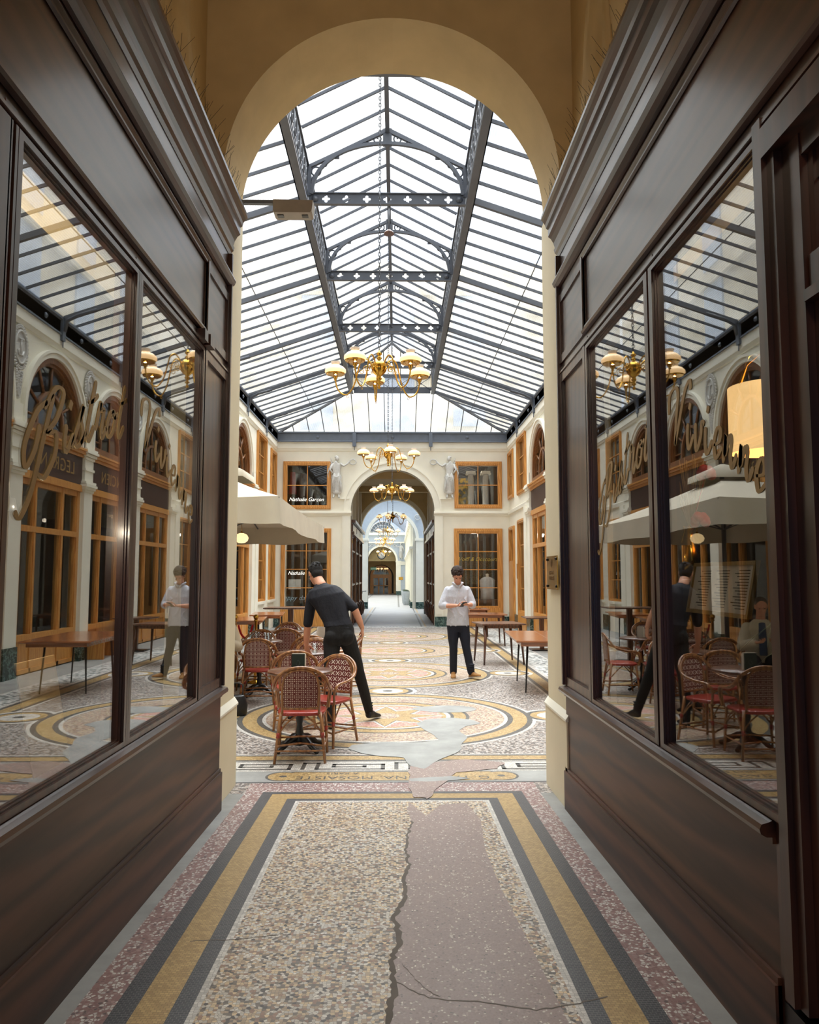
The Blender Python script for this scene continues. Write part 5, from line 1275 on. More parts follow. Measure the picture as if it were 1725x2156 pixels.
# ------------------------------------------------------------------ chandeliers
M_shade = NT('opal_glass_shade'); M_shade.p(Roughness=0.25); M_shade.base(lin(250, 222, 178))
M_shade.b.inputs['Emission Color'].default_value = (1.0, 0.62, 0.30, 1); M_shade.b.inputs['Emission Strength'].default_value = 0.7; M_shade = M_shade.m
M_chim = plain('white_opal_rim', lin(240, 226, 214), 0.25)
M_bulb = emit('lit_bulb', (1.0, 0.78, 0.45, 1), 30.0)
def chandelier(loc, label, a0=97, ztop=7.9, simple=False):
    root = empty('chandelier', label, 'chandelier', loc, group='brass chandeliers along the arcade')
    mb = MB(); mb.lathe([(0.0, -0.235), (0.012, -0.23), (0.02, -0.215), (0.008, -0.20), (0.012, -0.185), (0.028, -0.17), (0.012, -0.155), (0.018, -0.135), (0.032, -0.12), (0.02, -0.10), (0.03, -0.085), (0.055, -0.065), (0.078, -0.035), (0.088, 0.0), (0.08, 0.04), (0.058, 0.07), (0.03, 0.086), (0.02, 0.10), (0.034, 0.112), (0.02, 0.125), (0.015, 0.14), (0.03, 0.155), (0.032, 0.165), (0.014, 0.18), (0.01, 0.2), (0, 0.205)], n=28)
    obj('brass_body', mb, M_brass, root)
    mb = MB(); z = 0.2; k = 0; H_ = ztop-loc[2]
    if simple: mb.tube([(0, 0, 0.2), (0, 0, H_)], 0.008, 6)
    else:
        while z < H_:
            a, b = (0.012, 0) if k % 2 else (0, 0.012)
            mb.tube([(a*cos(t*pi/4), b*cos(t*pi/4), z+0.022+0.028*sin(t*pi/4)) for t in range(8)], 0.0045, 5, closed=True); z += 0.040; k += 1
    obj('chain', mb, M_irond, root)
    for i in range(5):
        A = radians(a0+72*i); c, s_ = cos(A), sin(A)
        Q = lambda r, z: (r*c, r*s_, z)
        arm = empty('arm'); arm.parent = root
        bpy.data.objects.remove(arm)
        mb = MB(); mb.tube([tuple(p) for p in spline([Q(0.07, -0.01), Q(0.10, 0.07), Q(0.16, 0.115), Q(0.215, 0.07), Q(0.245, -0.04), Q(0.29, -0.19), Q(0.36, -0.28), Q(0.43, -0.265), Q(0.48, -0.20), Q(0.50, -0.11)], 6)], 0.008, 8)
        mb.tube([Q(0.14+0.042*(1-i2/20)*cos(i2*0.55), 0.0+0.042*(1-i2/20)*sin(i2*0.55)) for i2 in range(18)], 0.005, 6)
        mb.tube([Q(0.20+0.03*(1-i2/20)*cos(2+i2*0.55), -0.03+0.03*(1-i2/20)*sin(2+i2*0.55)) for i2 in range(14)], 0.004, 6)
        mb.lathe([(0.0, -0.12), (0.018, -0.115), (0.012, -0.10), (0.024, -0.09), (0.026, -0.065), (0.018, -0.06), (0, -0.055)], (0.5*c, 0.5*s_, 0), 12)
        mb.tube([Q(0.36+0.013*cos(t*pi/4), -0.305+0.013*sin(t*pi/4)) for t in range(8)], 0.0025, 5, closed=True)
        for e in (-1, 1): mb.tube([(0.5*c, 0.5*s_, -0.085), (0.5*c-e*0.06*s_, 0.5*s_+e*0.06*c, -0.075), (0.5*c-e*0.10*s_, 0.5*s_+e*0.10*c, -0.04)], 0.0025, 5)
        ar = obj('arm', mb, M_brass, root)
        mb = MB(); mb.lathe([(0.098, -0.045), (0.118, -0.02), (0.115, 0.01), (0.085, 0.04), (0.05, 0.052), (0.048, 0.062), (0.044, 0.062), (0.046, 0.05), (0.082, 0.036), (0.111, 0.01), (0.114, -0.02), (0.094, -0.045)], (0.5*c, 0.5*s_, 0), 28)
        sh = obj('shade', mb, M_shade, root)
        mb = MB(); mb.lathe([(0.047, 0.055), (0.043, 0.075), (0.054, 0.095), (0.050, 0.095), (0.040, 0.075), (0.044, 0.055)], (0.5*c, 0.5*s_, 0), 20); obj('shade_collar', mb, M_chim, sh)
        mb = MB(); mb.lathe([(0.094, -0.05), (0.100, -0.05), (0.108, -0.036), (0.098, -0.036)], (0.5*c, 0.5*s_, 0), 24); obj('shade_ring', mb, M_brass, sh)
        mb = MB(); mb.ellipsoid((0.5*c, 0.5*s_, -0.035), (0.016, 0.016, 0.022), 10, 8); obj('bulb', mb, M_bulb, root)
    return root
ch1 = chandelier((-0.20, 8.26, 3.93), 'nearest of the brass chandeliers, five opal shades on looping arms', ztop=8.2)
chandelier((-0.17, 14.24, 3.93), 'second chandelier, hanging in front of the relief figures', 60, 8.2)
chandelier((-0.13, 19.94, 3.90), 'third chandelier, hanging inside the outline of the far arch', 20, 8.2)
for (x, y, z, a, zt, lb) in ((-0.16, 28.5, 3.85, 10, 5.35, 'amber chandelier hanging in the dark far passage'), (-0.45, 35.8, 3.75, 40, 7.1, 'chandelier hanging in the pale rotunda'), (-0.65, 42.0, 3.65, 70, 6.6, 'first chandelier of the far gallery, behind the rotunda'), (-0.85, 49.0, 3.75, 20, 6.7, 'second small chandelier of the far gallery'), (-1.05, 58.0, 3.45, 50, 6.7, 'third small chandelier of the far gallery, above the clock'), (-1.35, 67.8, 2.25, 30, 4.3, 'tiny chandelier before the arched door at the far end')):
    c = copy_tree(ch1, None, (x, y, z), radians(a), lb)
# ------------------------------------------------------------------ bistro chairs
def weave(name, kind):
    t = NT(name); tc = t.n('ShaderNodeTexCoord'); sp = t.n('ShaderNodeSeparateXYZ'); t.l(tc.outputs['UV'], sp.inputs[0])
    N = 8.0 if kind == 'x' else 11.0
    if kind == 'x':
        u = t.math('MULTIPLY', sp.outputs[0], 1/0.060); v = t.math('MULTIPLY', sp.outputs[1], 1/0.060)
        row = t.math('MULTIPLY', t.math('MODULO', t.math('FLOOR', v), 2.0), 0.5); u = t.math('ADD', u, row)
        fu = t.math('ABSOLUTE', t.math('SUBTRACT', t.math('FRACT', u), 0.5)); fv = t.math('ABSOLUTE', t.math('SUBTRACT', t.math('FRACT', v), 0.5))
        d = t.math('ABSOLUTE', t.math('SUBTRACT', fu, fv)); on = t.math('MULTIPLY', t.math('LESS_THAN', d, 0.10), t.math('LESS_THAN', t.math('MAXIMUM', fu, fv), 0.40))
        dot = t.math('LESS_THAN', t.math('ADD', t.math('ABSOLUTE', t.math('SUBTRACT', fu, 0.5)), fv), 0.10)
        c = t.mix(on, lin(106, 22, 22), lin(236, 226, 220)); c = t.mix(dot, c, lin(222, 200, 190))
    elif kind == 'flower':
        K = 0.0170
        u = t.math('MULTIPLY', sp.outputs[0], 1/K); v = t.math('MULTIPLY', sp.outputs[1], 1/K)
        fu = t.math('SUBTRACT', t.math('FRACT', u), 0.5); fv = t.math('SUBTRACT', t.math('FRACT', v), 0.5)
        d = t.math('SQRT', t.math('ADD', t.math('MULTIPLY', fu, fu), t.math('MULTIPLY', fv, fv)))
        cu = t.math('COMPARE', t.math('MODULO', t.math('FLOOR', u), 3.0), 1.0, 0.1); cv = t.math('COMPARE', t.math('MODULO', t.math('FLOOR', v), 3.0), 1.0, 0.1)
        on = t.math('MULTIPLY', t.math('LESS_THAN', d, 0.25), t.math('SUBTRACT', 1.0, t.math('MULTIPLY', cu, cv)))
        c = t.mix(on, lin(98, 34, 28), lin(226, 210, 198))
    else:
        v = t.coord('Object', (1, 1, 1)); sp2 = t.n('ShaderNodeSeparateXYZ'); t.l(v, sp2.inputs[0])
        a = t.math('SINE', t.math('MULTIPLY', sp2.outputs[0], 520)); b = t.math('SINE', t.math('MULTIPLY', sp2.outputs[1], 520))
        f = t.math('MULTIPLY_ADD', t.math('MULTIPLY', a, b), 0.5, 0.5); c = t.ramp(f, [(0.2, lin(110, 26, 20)), (0.8, lin(190, 66, 50))]); t.bump(f, 0.3, 0.002)
    t.base(c); t.p(Roughness=0.35, Coat_Weight=0.25); return t.m
M_wx, M_wf, M_ws = weave('white_cross_weave', 'x'), weave('rosette_weave', 'flower'), weave('red_woven_seat', 'seat')
def make_chair(label):
    root = empty('rattan_bistro_chair', label, 'chair', group='red and white rattan bistro chairs')
    R = 0.0135
    mb = MB()
    hoop = [(-0.245, 0.20, 0.44), (-0.262, 0.225, 0.56), (-0.272, 0.17, 0.635), (-0.272, 0.0, 0.655), (-0.265, -0.14, 0.70), (-0.225, -0.215, 0.79), (-0.12, -0.255, 0.865), (0, -0.265, 0.885), (0.12, -0.255, 0.865), (0.225, -0.215, 0.79), (0.265, -0.14, 0.70), (0.272, 0.0, 0.655), (0.272, 0.17, 0.635), (0.262, 0.225, 0.56), (0.245, 0.20, 0.44)]
    mb.tube(spline(hoop, 6), R, 8); mb.tube([(x*0.93, y*0.93-0.004, z-0.012) for x, y, z in spline(hoop, 6)], 0.009, 7)
    obj('arm_hoop', mb, M_rattan, root)
    mb = MB()
    P = lambda u, v: (u, -0.232+0.55*u*u*1.0-(v-0.5)*0.06, v)
    loop = [(-0.165, 0.50), (-0.17, 0.68), (-0.15, 0.79), (-0.09, 0.845), (0, 0.862), (0.09, 0.845), (0.15, 0.79), (0.17, 0.68), (0.165, 0.50)]
    sl = [tuple(p)[:2] for p in spline([(a, b, 0) for a, b in loop], 5)]
    mb.tube([P(u, v) for u, v in sl], 0.012, 7, closed=True)
    for u in (-0.172, 0.172): mb.tube([P(u, 0.82 if abs(u) < 0.1 else 0.70), P(u, 0.45)], 0.013, 7)
    mb.tube([P(-0.17, 0.505), P(0, 0.50), P(0.17, 0.505)], 0.012, 7)
    obj('back_frame', mb, M_rattan, root)
    # woven back panel: grid clipped by the loop
    mb = MB(); nu, nv = 22, 24
    def top(u): return 0.855-0.9*max(0, abs(u)-0.02)**2*1.6-4.0*max(0, abs(u)-0.11)**1.6
    g = {}
    for side, off, m in ((0, 0.004, 0), (1, -0.004, 1)):
        for i in range(nu+1):
            u = -0.162+0.324*i/nu; t1 = top(u)
            for j in range(nv+1):
                v = 0.505+(t1-0.505)*j/nv; x, y, z = P(u, v); g[(side, i, j)] = len(mb.v); mb.v.append((x, y+off, z))
        for i in range(nu):
            for j in range(nv):
                f = [g[(side, i, j)], g[(side, i+1, j)], g[(side, i+1, j+1)], g[(side, i, j+1)]]
                uv = []
                for a, b in ((i, j), (i+1, j), (i+1, j+1), (i, j+1)):
                    u = -0.162+0.324*a/nu; uv.append((u+1, 0.505+(top(u)-0.505)*b/nv))
                mb.face(f, m, True, uv)
    obj('backrest', mb, [M_wx, M_wf], root)
    mb = MB(); sq = []
    for i in range(28):
        a = 2*pi*i/28; c, s_ = cos(a), sin(a); k = (abs(c)**4+abs(s_)**4)**(-0.25); sq.append((0.225*k*c*(1.0-0.05*s_*-1), 0.205*k*s_))
    mb.loft([[(x*q, y*q, z) for x, y in sq] for q, z in ((0.9, 0.425), (1.0, 0.43), (1.03, 0.445), (1.0, 0.458), (0.9, 0.463), (0.5, 0.458), (0.05, 0.456))])
    obj('seat', mb, M_ws, root)
    for sx in (-1, 1):
        for fr in (0, 1):
            a, b = ((sx*0.215, 0.17, 0.44), (sx*0.238, 0.205, 0.0)) if fr else ((sx*0.185, -0.185, 0.46), (sx*0.235, -0.245, 0.0))
            mb = MB(); mb.tube([a, tuple((Vector(a)+Vector(b))/2), b], [0.0145, 0.015, 0.0135], 8)
            l = obj('leg', mb, M_rattan, root)
            mb = MB(); p = Vector(a).lerp(Vector(b), 0.40); q = Vector(a).lerp(Vector(b), 0.50); mb.tube([p, q], 0.0175, 8); obj('red_binding', mb, M_ws, l)
    mb = MB(); z = 0.15
    for sx in (-1, 1): mb.tube([(sx*0.225, -0.225, z), (sx*0.231, 0.193, z)], 0.010, 7)
    mb.tube([(-0.225, -0.235, z+0.01), (0, -0.16, z+0.02), (0.225, -0.235, z+0.01)], 0.010, 7); mb.tube([(-0.231, 0.205, z), (0, 0.15, z+0.02), (0.231, 0.205, z)], 0.010, 7)
    mb.tube([(-0.228, -0.24, z-0.035), (0.228, -0.24, z-0.035)], 0.009, 7)
    for sx in (-1, 1):
        mb.tube(spline([(sx*0.2, -0.20, 0.27), (sx*0.13, -0.19, 0.36), (sx*0.04, -0.18, 0.43)], 4), 0.008, 6)
        mb.tube(spline([(sx*0.226, 0.188, 0.27), (sx*0.15, 0.18, 0.36), (sx*0.06, 0.17, 0.43)], 4), 0.008, 6)
        mb.tube(spline([(sx*0.215, -0.19, 0.27), (sx*0.21, -0.10, 0.37), (sx*0.20, -0.02, 0.43)], 4), 0.008, 6)
        mb.tube(spline([(sx*0.228, 0.18, 0.27), (sx*0.22, 0.09, 0.37), (sx*0.205, 0.02, 0.43)], 4), 0.008, 6)
    obj('stretchers', mb, M_rattan, root)
    root.scale = (0.94, 0.94, 0.94)
    return root
# (x, y, heading in degrees; 0 = facing away from the camera)
chairs = [(-0.86, 7.05, 3, 'nearest rattan chair, seen from behind, its rosette back toward us'),
 (-0.70, 7.66, 150, 'rattan chair on the far side of the nearest round table, white crosses facing us'),
 (-1.12, 8.50, 8, 'rattan chair partly hidden behind the dark green menu holder'),
 (-1.06, 9.68, 176, 'rattan chair facing us just left of the leaning waiter'),
 (-0.72, 10.75, 95, 'rattan chair seen side on between the waiter\'s legs'),
 (-1.80, 10.12, 2, 'rattan chair seen from behind beside the seated man in beige'),
 (-2.05, 11.25, 172, 'rattan chair facing us behind the table with tumblers'),
 (-1.72, 11.95, 8, 'rattan chair seen from behind, right of the table with tumblers'),
 (-1.88, 13.05, 176, 'farthest rattan chair facing us, near the brass posts'),
 (-2.34, 9.92, 202, 'rattan chair in which the man in beige sits'),
 (-1.22, 10.62, 12, 'rattan chair behind the waiter, turned toward the table with the standing menu')]
ch0 = None
for x, y, h, lb in chairs:
    if ch0 is None: ch0 = make_chair(lb); ch0.location = (x, y, 0); ch0.rotation_euler = (0, 0, radians(h))
    else: copy_tree(ch0, None, (x, y, 0), radians(h), lb)
# round pedestal tables
def round_table(label):
    root = empty('round_bistro_table', label, 'table', group='round bistro tables on iron pedestals')
    mb = MB(); mb.lathe([(0, 0.715), (0.27, 0.715), (0.30, 0.722), (0.305, 0.735), (0.298, 0.745), (0.0, 0.748)], n=40); obj('table_top', mb, M_walnut, root)
    mb = MB(); mb.lathe([(0.302, 0.718), (0.309, 0.722), (0.309, 0.738), (0.303, 0.742)], n=40); obj('rim', mb, M_walnut, root)
    mb = MB(); mb.lathe([(0.06, 0.05), (0.055, 0.12), (0.035, 0.17), (0.026, 0.24), (0.038, 0.30), (0.026, 0.34), (0.024, 0.60), (0.034, 0.66), (0.06, 0.70), (0.14, 0.715)], n=18); obj('pedestal', mb, M_black, root)
    for i in range(4):
        a = pi/4+i*pi/2; mb = MB(); mb.tube([tuple(p) for p in spline([(0.03*cos(a), 0.03*sin(a), 0.12), (0.12*cos(a), 0.12*sin(a), 0.10), (0.20*cos(a), 0.20*sin(a), 0.045), (0.27*cos(a), 0.27*sin(a), 0.018)], 4)], [0.035]*4+[0.028]*4+[0.022]*4+[0.02], 8); obj('foot', mb, M_black, root)
    return root
rt = round_table('nearest round bistro table, between two rattan chairs'); rt.location = (-0.92, 7.36, 0)
for x, y, lb in ((-1.10, 9.08, 'round bistro table the waiter leans over'), (-1.90, 10.68, 'round bistro table with glass tumblers on it'), (-1.80, 12.50, 'farthest round bistro table among the rattan chairs'), (-1.12, 11.10, 'round bistro table with the white menu, behind the waiter')):
    copy_tree(rt, None, (x, y, 0), 0.3, lb)
# menu holders, tumblers, small table things
M_green = plain('dark_green_card', lin(16, 40, 34), 0.5); M_paper = plain('menu_paper', lin(226, 218, 204), 0.7)
mh = empty('menu_holder', 'dark green menu holder standing on the nearest round table', 'menu', (-0.93, 7.28, 0.748))
mb = MB(); mb.box(-0.062, 0.062, -0.012, -0.004, 0, 0.155); obj('cover', mb, M_green, mh)
mb = MB(); mb.box(-0.058, 0.066, -0.003, 0.004, 0, 0.162); mb.box(0.062, 0.07, -0.012, 0.02, 0, 0.15); obj('pages', mb, M_paper, mh)
mb = MB(); mb.tube([(-0.02, -0.013, 0.06), (0, -0.013, 0.045), (0.02, -0.013, 0.07), (0, -0.013, 0.1), (-0.02, -0.013, 0.06)], 0.0012, 5); obj('emblem', mb, M_iron, mh)
mh2 = copy_tree(mh, None, (-1.08, 11.8, 0.748), radians(150), 'white paged menu holder standing behind the waiter')
mh2.location = (-1.08, 11.02, 0.748)
tb = None
for x, y, lb in ((-2.00, 10.62, 'left glass tumbler on the round table'), (-1.74, 10.52, 'right glass tumbler on the round table'), (-1.80, 10.64, 'glass tumbler close behind the right one'), (-1.95, 10.78, 'glass tumbler at the back of the round table'), (-0.95, 8.94, 'small glass beside the waiter\'s hand')):
    if tb is None:
        mb = MB(); mb.lathe([(0.030, 0.0), (0.036, 0.11), (0.034, 0.11), (0.028, 0.008), (0, 0.008)], n=20)
        tb = tag(obj('glass_tumbler', mb, M_clear, None, (x, y, 0.7485)), lb, 'glass', 'glass tumblers on the bistro tables')
    else: copy_tree(tb, None, (x, y, 0.7485), None, lb)
# brass posts
pt = None
for x, y, lb in ((-2.50, 11.9, 'brass rope post nearer the left pier'), (-2.18, 11.9, 'brass rope post with a red rope, right of its twin')):
    if pt is None:
        pt = empty('rope_post', lb, 'post', (x, y, 0), group='brass rope posts')
        mb = MB(); mb.lathe([(0.15, 0), (0.15, 0.015), (0.03, 0.04), (0.022, 0.06), (0.022, 0.93), (0.034, 0.94), (0.034, 0.955), (0.02, 0.965)], n=20); obj('pole', mb, M_brass, pt)
        mb = MB(); mb.ellipsoid((0, 0, 1.0), (0.042, 0.042, 0.042), 16, 12); obj('ball', mb, M_brass, pt)
    else: copy_tree(pt, None, (x, y, 0), None, lb)
mb = MB(); mb.tube(spline([(-2.23, 11.9, 0.88), (-2.27, 11.9, 0.75), (-2.34, 11.9, 0.68), (-2.41, 11.9, 0.75), (-2.45, 11.9, 0.88)], 5), 0.016, 8); tag(obj('velvet_rope', mb, plain('red_rope', lin(190, 24, 30), 0.7)), 'short red rope hanging between the two brass posts', 'rope')
# ------------------------------------------------------------------ wooden tables
def wood_table(name, label, loc, rz, w, d, h, leg, splay, lw, top_mat, group, split=False, foot=0.5, inset=(0.09, 0.09)):
    root = empty(name, label, 'table', loc, rz, group)
    mb = MB(); e = 0.012
    for (a, b) in (((-w/2, -0.002), (0.002, w/2)) if split else ((-w/2, w/2),)):
        mb.loft([rect3(a+i, b-i, -d/2+i, d/2-i, z) for i, z in ((e, h-0.028), (0, h-0.02), (0, h-0.006), (0.003, h))], smooth=False)
    obj('table_top', mb, top_mat, root)
    mb = MB(); mb.box(-w/2+0.08, w/2-0.08, -d/2+0.07, -d/2+0.09, h-0.085, h-0.028); mb.box(-w/2+0.08, w/2-0.08, d/2-0.09, d/2-0.07, h-0.085, h-0.028); mb.box(-w/2+0.07, -w/2+0.09, -d/2+0.07, d/2-0.07, h-0.085, h-0.028); mb.box(w/2-0.09, w/2-0.07, -d/2+0.07, d/2-0.07, h-0.085, h-0.028); obj('apron', mb, top_mat, root)
    for sx in (-1, 1):
        for sy in (-1, 1):
            a = Vector((sx*(w/2-inset[0]), sy*(d/2-inset[1]), h-0.03)); b = Vector((sx*(w/2-inset[0]+splay), sy*(d/2-inset[1]+splay), 0))
            mb = MB(); mb.tube([a, b], [lw, lw*foot], 6 if leg is not M_black else 10); obj('leg', mb, leg, root)
    return root
def rect3(a, b, c, d, z): return [(a, c, z), (b, c, z), (b, d, z), (a, d, z)]
G = 'wooden cafe tables in the court'
wood_table('cafe_table', 'nearest right table, orange-brown two-leaf top on thin black legs', (2.16, 11.4, 0), radians(-3), 0.95, 1.9, 0.755, M_black, 0.04, 0.018, M_teak, G, True, inset=(0.2, 0.4))
wood_table('square_table', 'square walnut table with splayed wooden legs behind the nearest right table', (1.93, 14.55, 0), radians(8), 0.84, 0.84, 0.75, M_walnut, 0.05, 0.032, M_walnut, G)
wood_table('square_table', 'walnut table in the middle of the right-hand row', (2.08, 18.3, 0), 0, 1.0, 1.0, 0.74, M_walnut, 0.03, 0.03, M_teak, G)
wood_table('square_table', 'farthest table of the right-hand row, by the end wall window', (2.0, 21.0, 0), 0, 1.0, 1.0, 0.74, M_walnut, 0.03, 0.03, M_teak, G)
wood_table('cafe_table', 'left table nearer us, behind the rattan chairs', (-3.12, 16.0, 0), radians(6), 0.75, 1.5, 0.75, M_black, 0.02, 0.018, M_teak, G)
wood_table('cafe_table', 'left table farther away along the wall', (-3.05, 18.2, 0), radians(6), 0.75, 1.5, 0.75, M_black, 0.02, 0.018, M_teak, G)
def plank_table(name, label, loc, w, d, h, rz=0):
    root = empty(name, label, 'table', loc, rz)
    mb = MB(); mb.loft([rect3(-w/2+i, w/2-i, -d/2+i, d/2-i, z) for i, z in ((0.03, h-0.03), (0, h-0.015), (0, h))], smooth=False); obj('table_top', mb, M_walnut, root)
    mb = MB(); mb.loft([rect3(-a, a, -0.04, 0.04, z) for a, z in ((0.045, 0.03), (0.05, h-0.03))], smooth=False); obj('pedestal', mb, M_walnut, root)
    mb = MB(); mb.box(-0.25, 0.25, -0.2, 0.2, 0, 0.03); obj('foot_plate', mb, M_black, root)
    return root
plank_table('high_table', 'high narrow table behind the waiter, left of the far arch', (-2.02, 14.6, 0), 0.95, 0.6, 1.04)
plank_table('pedestal_table', 'dark pedestal table by the right court wall', (3.2, 16.9, 0), 0.8, 0.7, 0.73)
bc = empty('wooden_bench', 'light wooden bench end beside the pedestal table on the right', 'bench', (3.42, 15.6, 0))
mb = MB(); mb.box(-0.2, 0.2, -0.5, 0.5, 0.42, 0.46); obj('seat', mb, M_oak, bc)
for y in (-0.42, 0.38):
    mb = MB(); mb.box(-0.18, 0.18, y, y+0.04, 0, 0.42); obj('leg', mb, M_oak, bc)
# ------------------------------------------------------------------ parasol
M_canvas = plain('beige_canvas', lin(196, 186, 166), 0.85, var=0.05, scale=3, bump=0.06)
um = empty('parasol', 'large beige canvas parasol with a drooping valance on the left', 'parasol', (-2.66, 11.75, 0))
ex_, ey_ = 1.26, 2.80
def can_pt(a, t):   # a: 0..1 around rectangle, t: 0 apex..1 edge
    per = [(-ex_, -ey_), (ex_, -ey_), (ex_, ey_), (-ex_, ey_)]
    k = int(a*4) % 4; f = a*4-int(a*4); p, q = per[k], per[(k+1) % 4]
    x, y = p[0]+(q[0]-p[0])*f, p[1]+(q[1]-p[1])*f
    sag = 0.05*sin(pi*f)*t
    return (x*t, y*t, 3.18-0.60*t-0.10*t*(1-t)-sag*0.6)
n = 64; mb = MB()
rings = [[can_pt(i/n, t) for i in range(n)] for t in (0.08, 0.3, 0.5, 0.7, 0.85, 1.0)]
mb.loft(rings, cap=False); obj('canopy', mb, M_canvas, um)
mb = MB(); r1 = rings[-1]; rr_ = []
for k_, dz in enumerate((0.0, -0.11, -0.22, -0.32)):
    R = []
    for i, (x, y, z) in enumerate(r1):
        f = (i/n*4) % 1; sc = 1.0+0.006*k_+0.004*k_*sin(i*1.7)
        R.append((x*sc, y*sc, z+dz*(1.0+0.04*sin(i*0.9))))
    rr_.append(R)
mb.loft(rr_, cap=False); obj('valance', mb, M_canvas, um)
mb = MB(); mb.loft([[(x*k, y*k, z) for x, y in ((-ex_, -ey_*0.6), (0, -ey_*0.62), (ex_, -ey_*0.6), (ex_*1.02, 0), (ex_, ey_*0.6), (0, ey_*0.62), (-ex_, ey_*0.6), (-ex_*1.02, 0))] for k, z in ((0.02, 3.38), (0.28, 3.22), (0.285, 3.12))], cap=False); obj('vent_cap', mb, M_canvas, um)
mb = MB(); mb.tube([(0, 0, 0.04), (0, 0, 3.3)], 0.035, 10); obj('pole', mb, M_irond, um)
for a in (0, .125, .25, .375, .5, .625, .75, .875):
    mb = MB(); mb.tube([(can_pt(a+0.0001, t)[0], can_pt(a+0.0001, t)[1], can_pt(a+0.0001, t)[2]-0.02) for t in (0.05, 0.5, 1.0)], 0.012, 6)
    p = can_pt(a+0.0001, 0.55); mb.tube([(0, 0, 2.35), (p[0], p[1], p[2]-0.03)], 0.009, 6); obj('rib', mb, M_irond, um)
mb = MB(); mb.box(-0.35, 0.35, -0.35, 0.35, 0, 0.06); obj('base', mb, M_black, um)
pld = empty('pendant_lamp', 'small lit glass pendant hanging under the parasol edge', 'lamp', (-2.56, 12.55, 2.26))
mb = MB(); mb.lathe([(0.03, 0.08), (0.09, 0.05), (0.115, 0.0), (0.10, -0.05), (0.05, -0.085), (0.0, -0.09)], n=24)
t_ = NT('pressed_glass'); t_.p(Roughness=0.2); t_.base(lin(240, 215, 160)); t_.b.inputs['Emission Color'].default_value = (1, .72, .36, 1); t_.b.inputs['Emission Strength'].default_value = 0.8; t_.bump(t_.noise(t_.coord(), 60, 2), 0.6, 0.01)
obj('globe', mb, t_.m, pld)
mb = MB(); mb.tube([(0, 0, 0.08), (0, 0, 0.30)], 0.004, 6); mb.lathe([(0.02, 0.06), (0.02, 0.1), (0, 0.11)], n=12); obj('cord', mb, M_brass, pld)
# ------------------------------------------------------------------ things inside the bistro windows
mc = empty('menu_card', 'cream menu card leaning inside the left bistro window', 'menu', (-1.50, 3.27, 0.775))
Mc = Matrix.Rotation(radians(-5), 4, 'Z')
P4 = [(-0.0, 0.09, 0.06), (-0.0, 0.36, 0.04), (0.05, 0.06, 0.52), (0.05, -0.29, 0.52)]
mb = MB(); quadp(mb, (0.0, -0.02, 0.0), (0.0, 0.32, 0.0), (0.04, 0.02, 0.53), (0.04, -0.31, 0.53), 0.006); obj('card', mb, plain('cream_card', lin(226, 196, 140), 0.6), mc)
mb = MB()
for i in range(11):
    t = 0.12+0.06*i; y0 = -0.02-0.29*t; z = 0.53*t; x = 0.04*t+0.004
    k = len(mb.v); w0, w1 = (0.05, 0.26) if i < 8 else (0.08, 0.22+0.02*(i % 2)); h = 0.006 if i < 8 else 0.02
    mb.v += [(x+0.002, y0+w0, z), (x+0.002, y0+w1, z+0.0), (x+0.002, y0+w1, z+h), (x+0.002, y0+w0, z+h)]; mb.face([k, k+1, k+2, k+3])
obj('print_lines', mb, plain('brown_print', lin(120, 96, 70), 0.7), mc)
mnu = empty('menu_board', 'framed menu board propped inside the right bistro window', 'menu', (1.62, 3.86, 1.46))
mb = MB(); mb.prism([rect(-0.37, -0.02, 0.37, 0.25), rect(-0.35, 0.0, 0.35, 0.23)], lambda u, v, w: (w+0.2*v, u, v), -0.01, 0.012); obj('frame', mb, M_gold, mnu)
mb = MB(); mb.prism([rect(-0.355, -0.005, 0.355, 0.235)], lambda u, v, w: (w+0.2*v, u, v), 0.0, 0.006); obj('page', mb, M_paper, mnu)
mb = MB()
for c in range(3):
    for i in range(14):
        u = -0.31+0.22*c; mb.prism([rect(u, 0.02+i*0.014, u+0.10+0.07*((i*7+c*3) % 5)/5, 0.0245+i*0.014)], lambda u_, v, w: (w+0.2*v, u_, v), -0.002, -0.001)
obj('print_lines', mb, plain('dark_print', lin(70, 66, 60), 0.7), mnu)
mb = MB(); mb.tube([(0.02, -0.2, -0.02), (0.02, -0.2, -0.69)], 0.008, 6); mb.tube([(0.02, 0.2, -0.02), (0.02, 0.2, -0.69)], 0.008, 6); obj('stand_legs', mb, M_black, mnu)
lp = empty('drum_lamp', 'lit cream drum shade hanging inside the right bistro window', 'lamp', (1.86, 3.74, 2.42))
mb = MB(); mb.lathe([(0.18, -0.165), (0.18, 0.17), (0.176, 0.17), (0.176, -0.165)], n=40)
t_ = NT('lit_linen_shade'); t_.p(Roughness=0.8); t_.base(lin(240, 200, 140)); t_.b.inputs['Emission Color'].default_value = (1, .62, .26, 1); t_.b.inputs['Emission Strength'].default_value = 0.75
obj('shade', mb, t_.m, lp)
mb = MB(); mb.tube([(0, 0, 0.2), (0, 0, 0.80)], 0.006, 6)
for i in range(4): a = i*pi/2+0.4; mb.tube([(0, 0, 0.36), (0.11*cos(a), 0.11*sin(a), 0.31), (0.176*cos(a), 0.176*sin(a), 0.165)], 0.006, 6)
obj('hanger', mb, M_brass, lp)
mb = MB(); mb.lathe([(0, -0.15), (0.172, -0.15), (0.172, -0.14), (0, -0.14)], n=30); obj('diffuser', mb, emit('lamp_diffuser', (1, .75, .42, 1), 2.0), lp)
pa = empty('parlour_palm', 'potted palm with arching fronds inside the right bistro window', 'plant', (1.86, 3.0, 0.77))
mb = MB(); mb.lathe([(0.10, 0), (0.14, 0.22), (0.13, 0.22), (0.1, 0.18), (0, 0.18)], n=20); obj('pot', mb, M_walnut, pa)
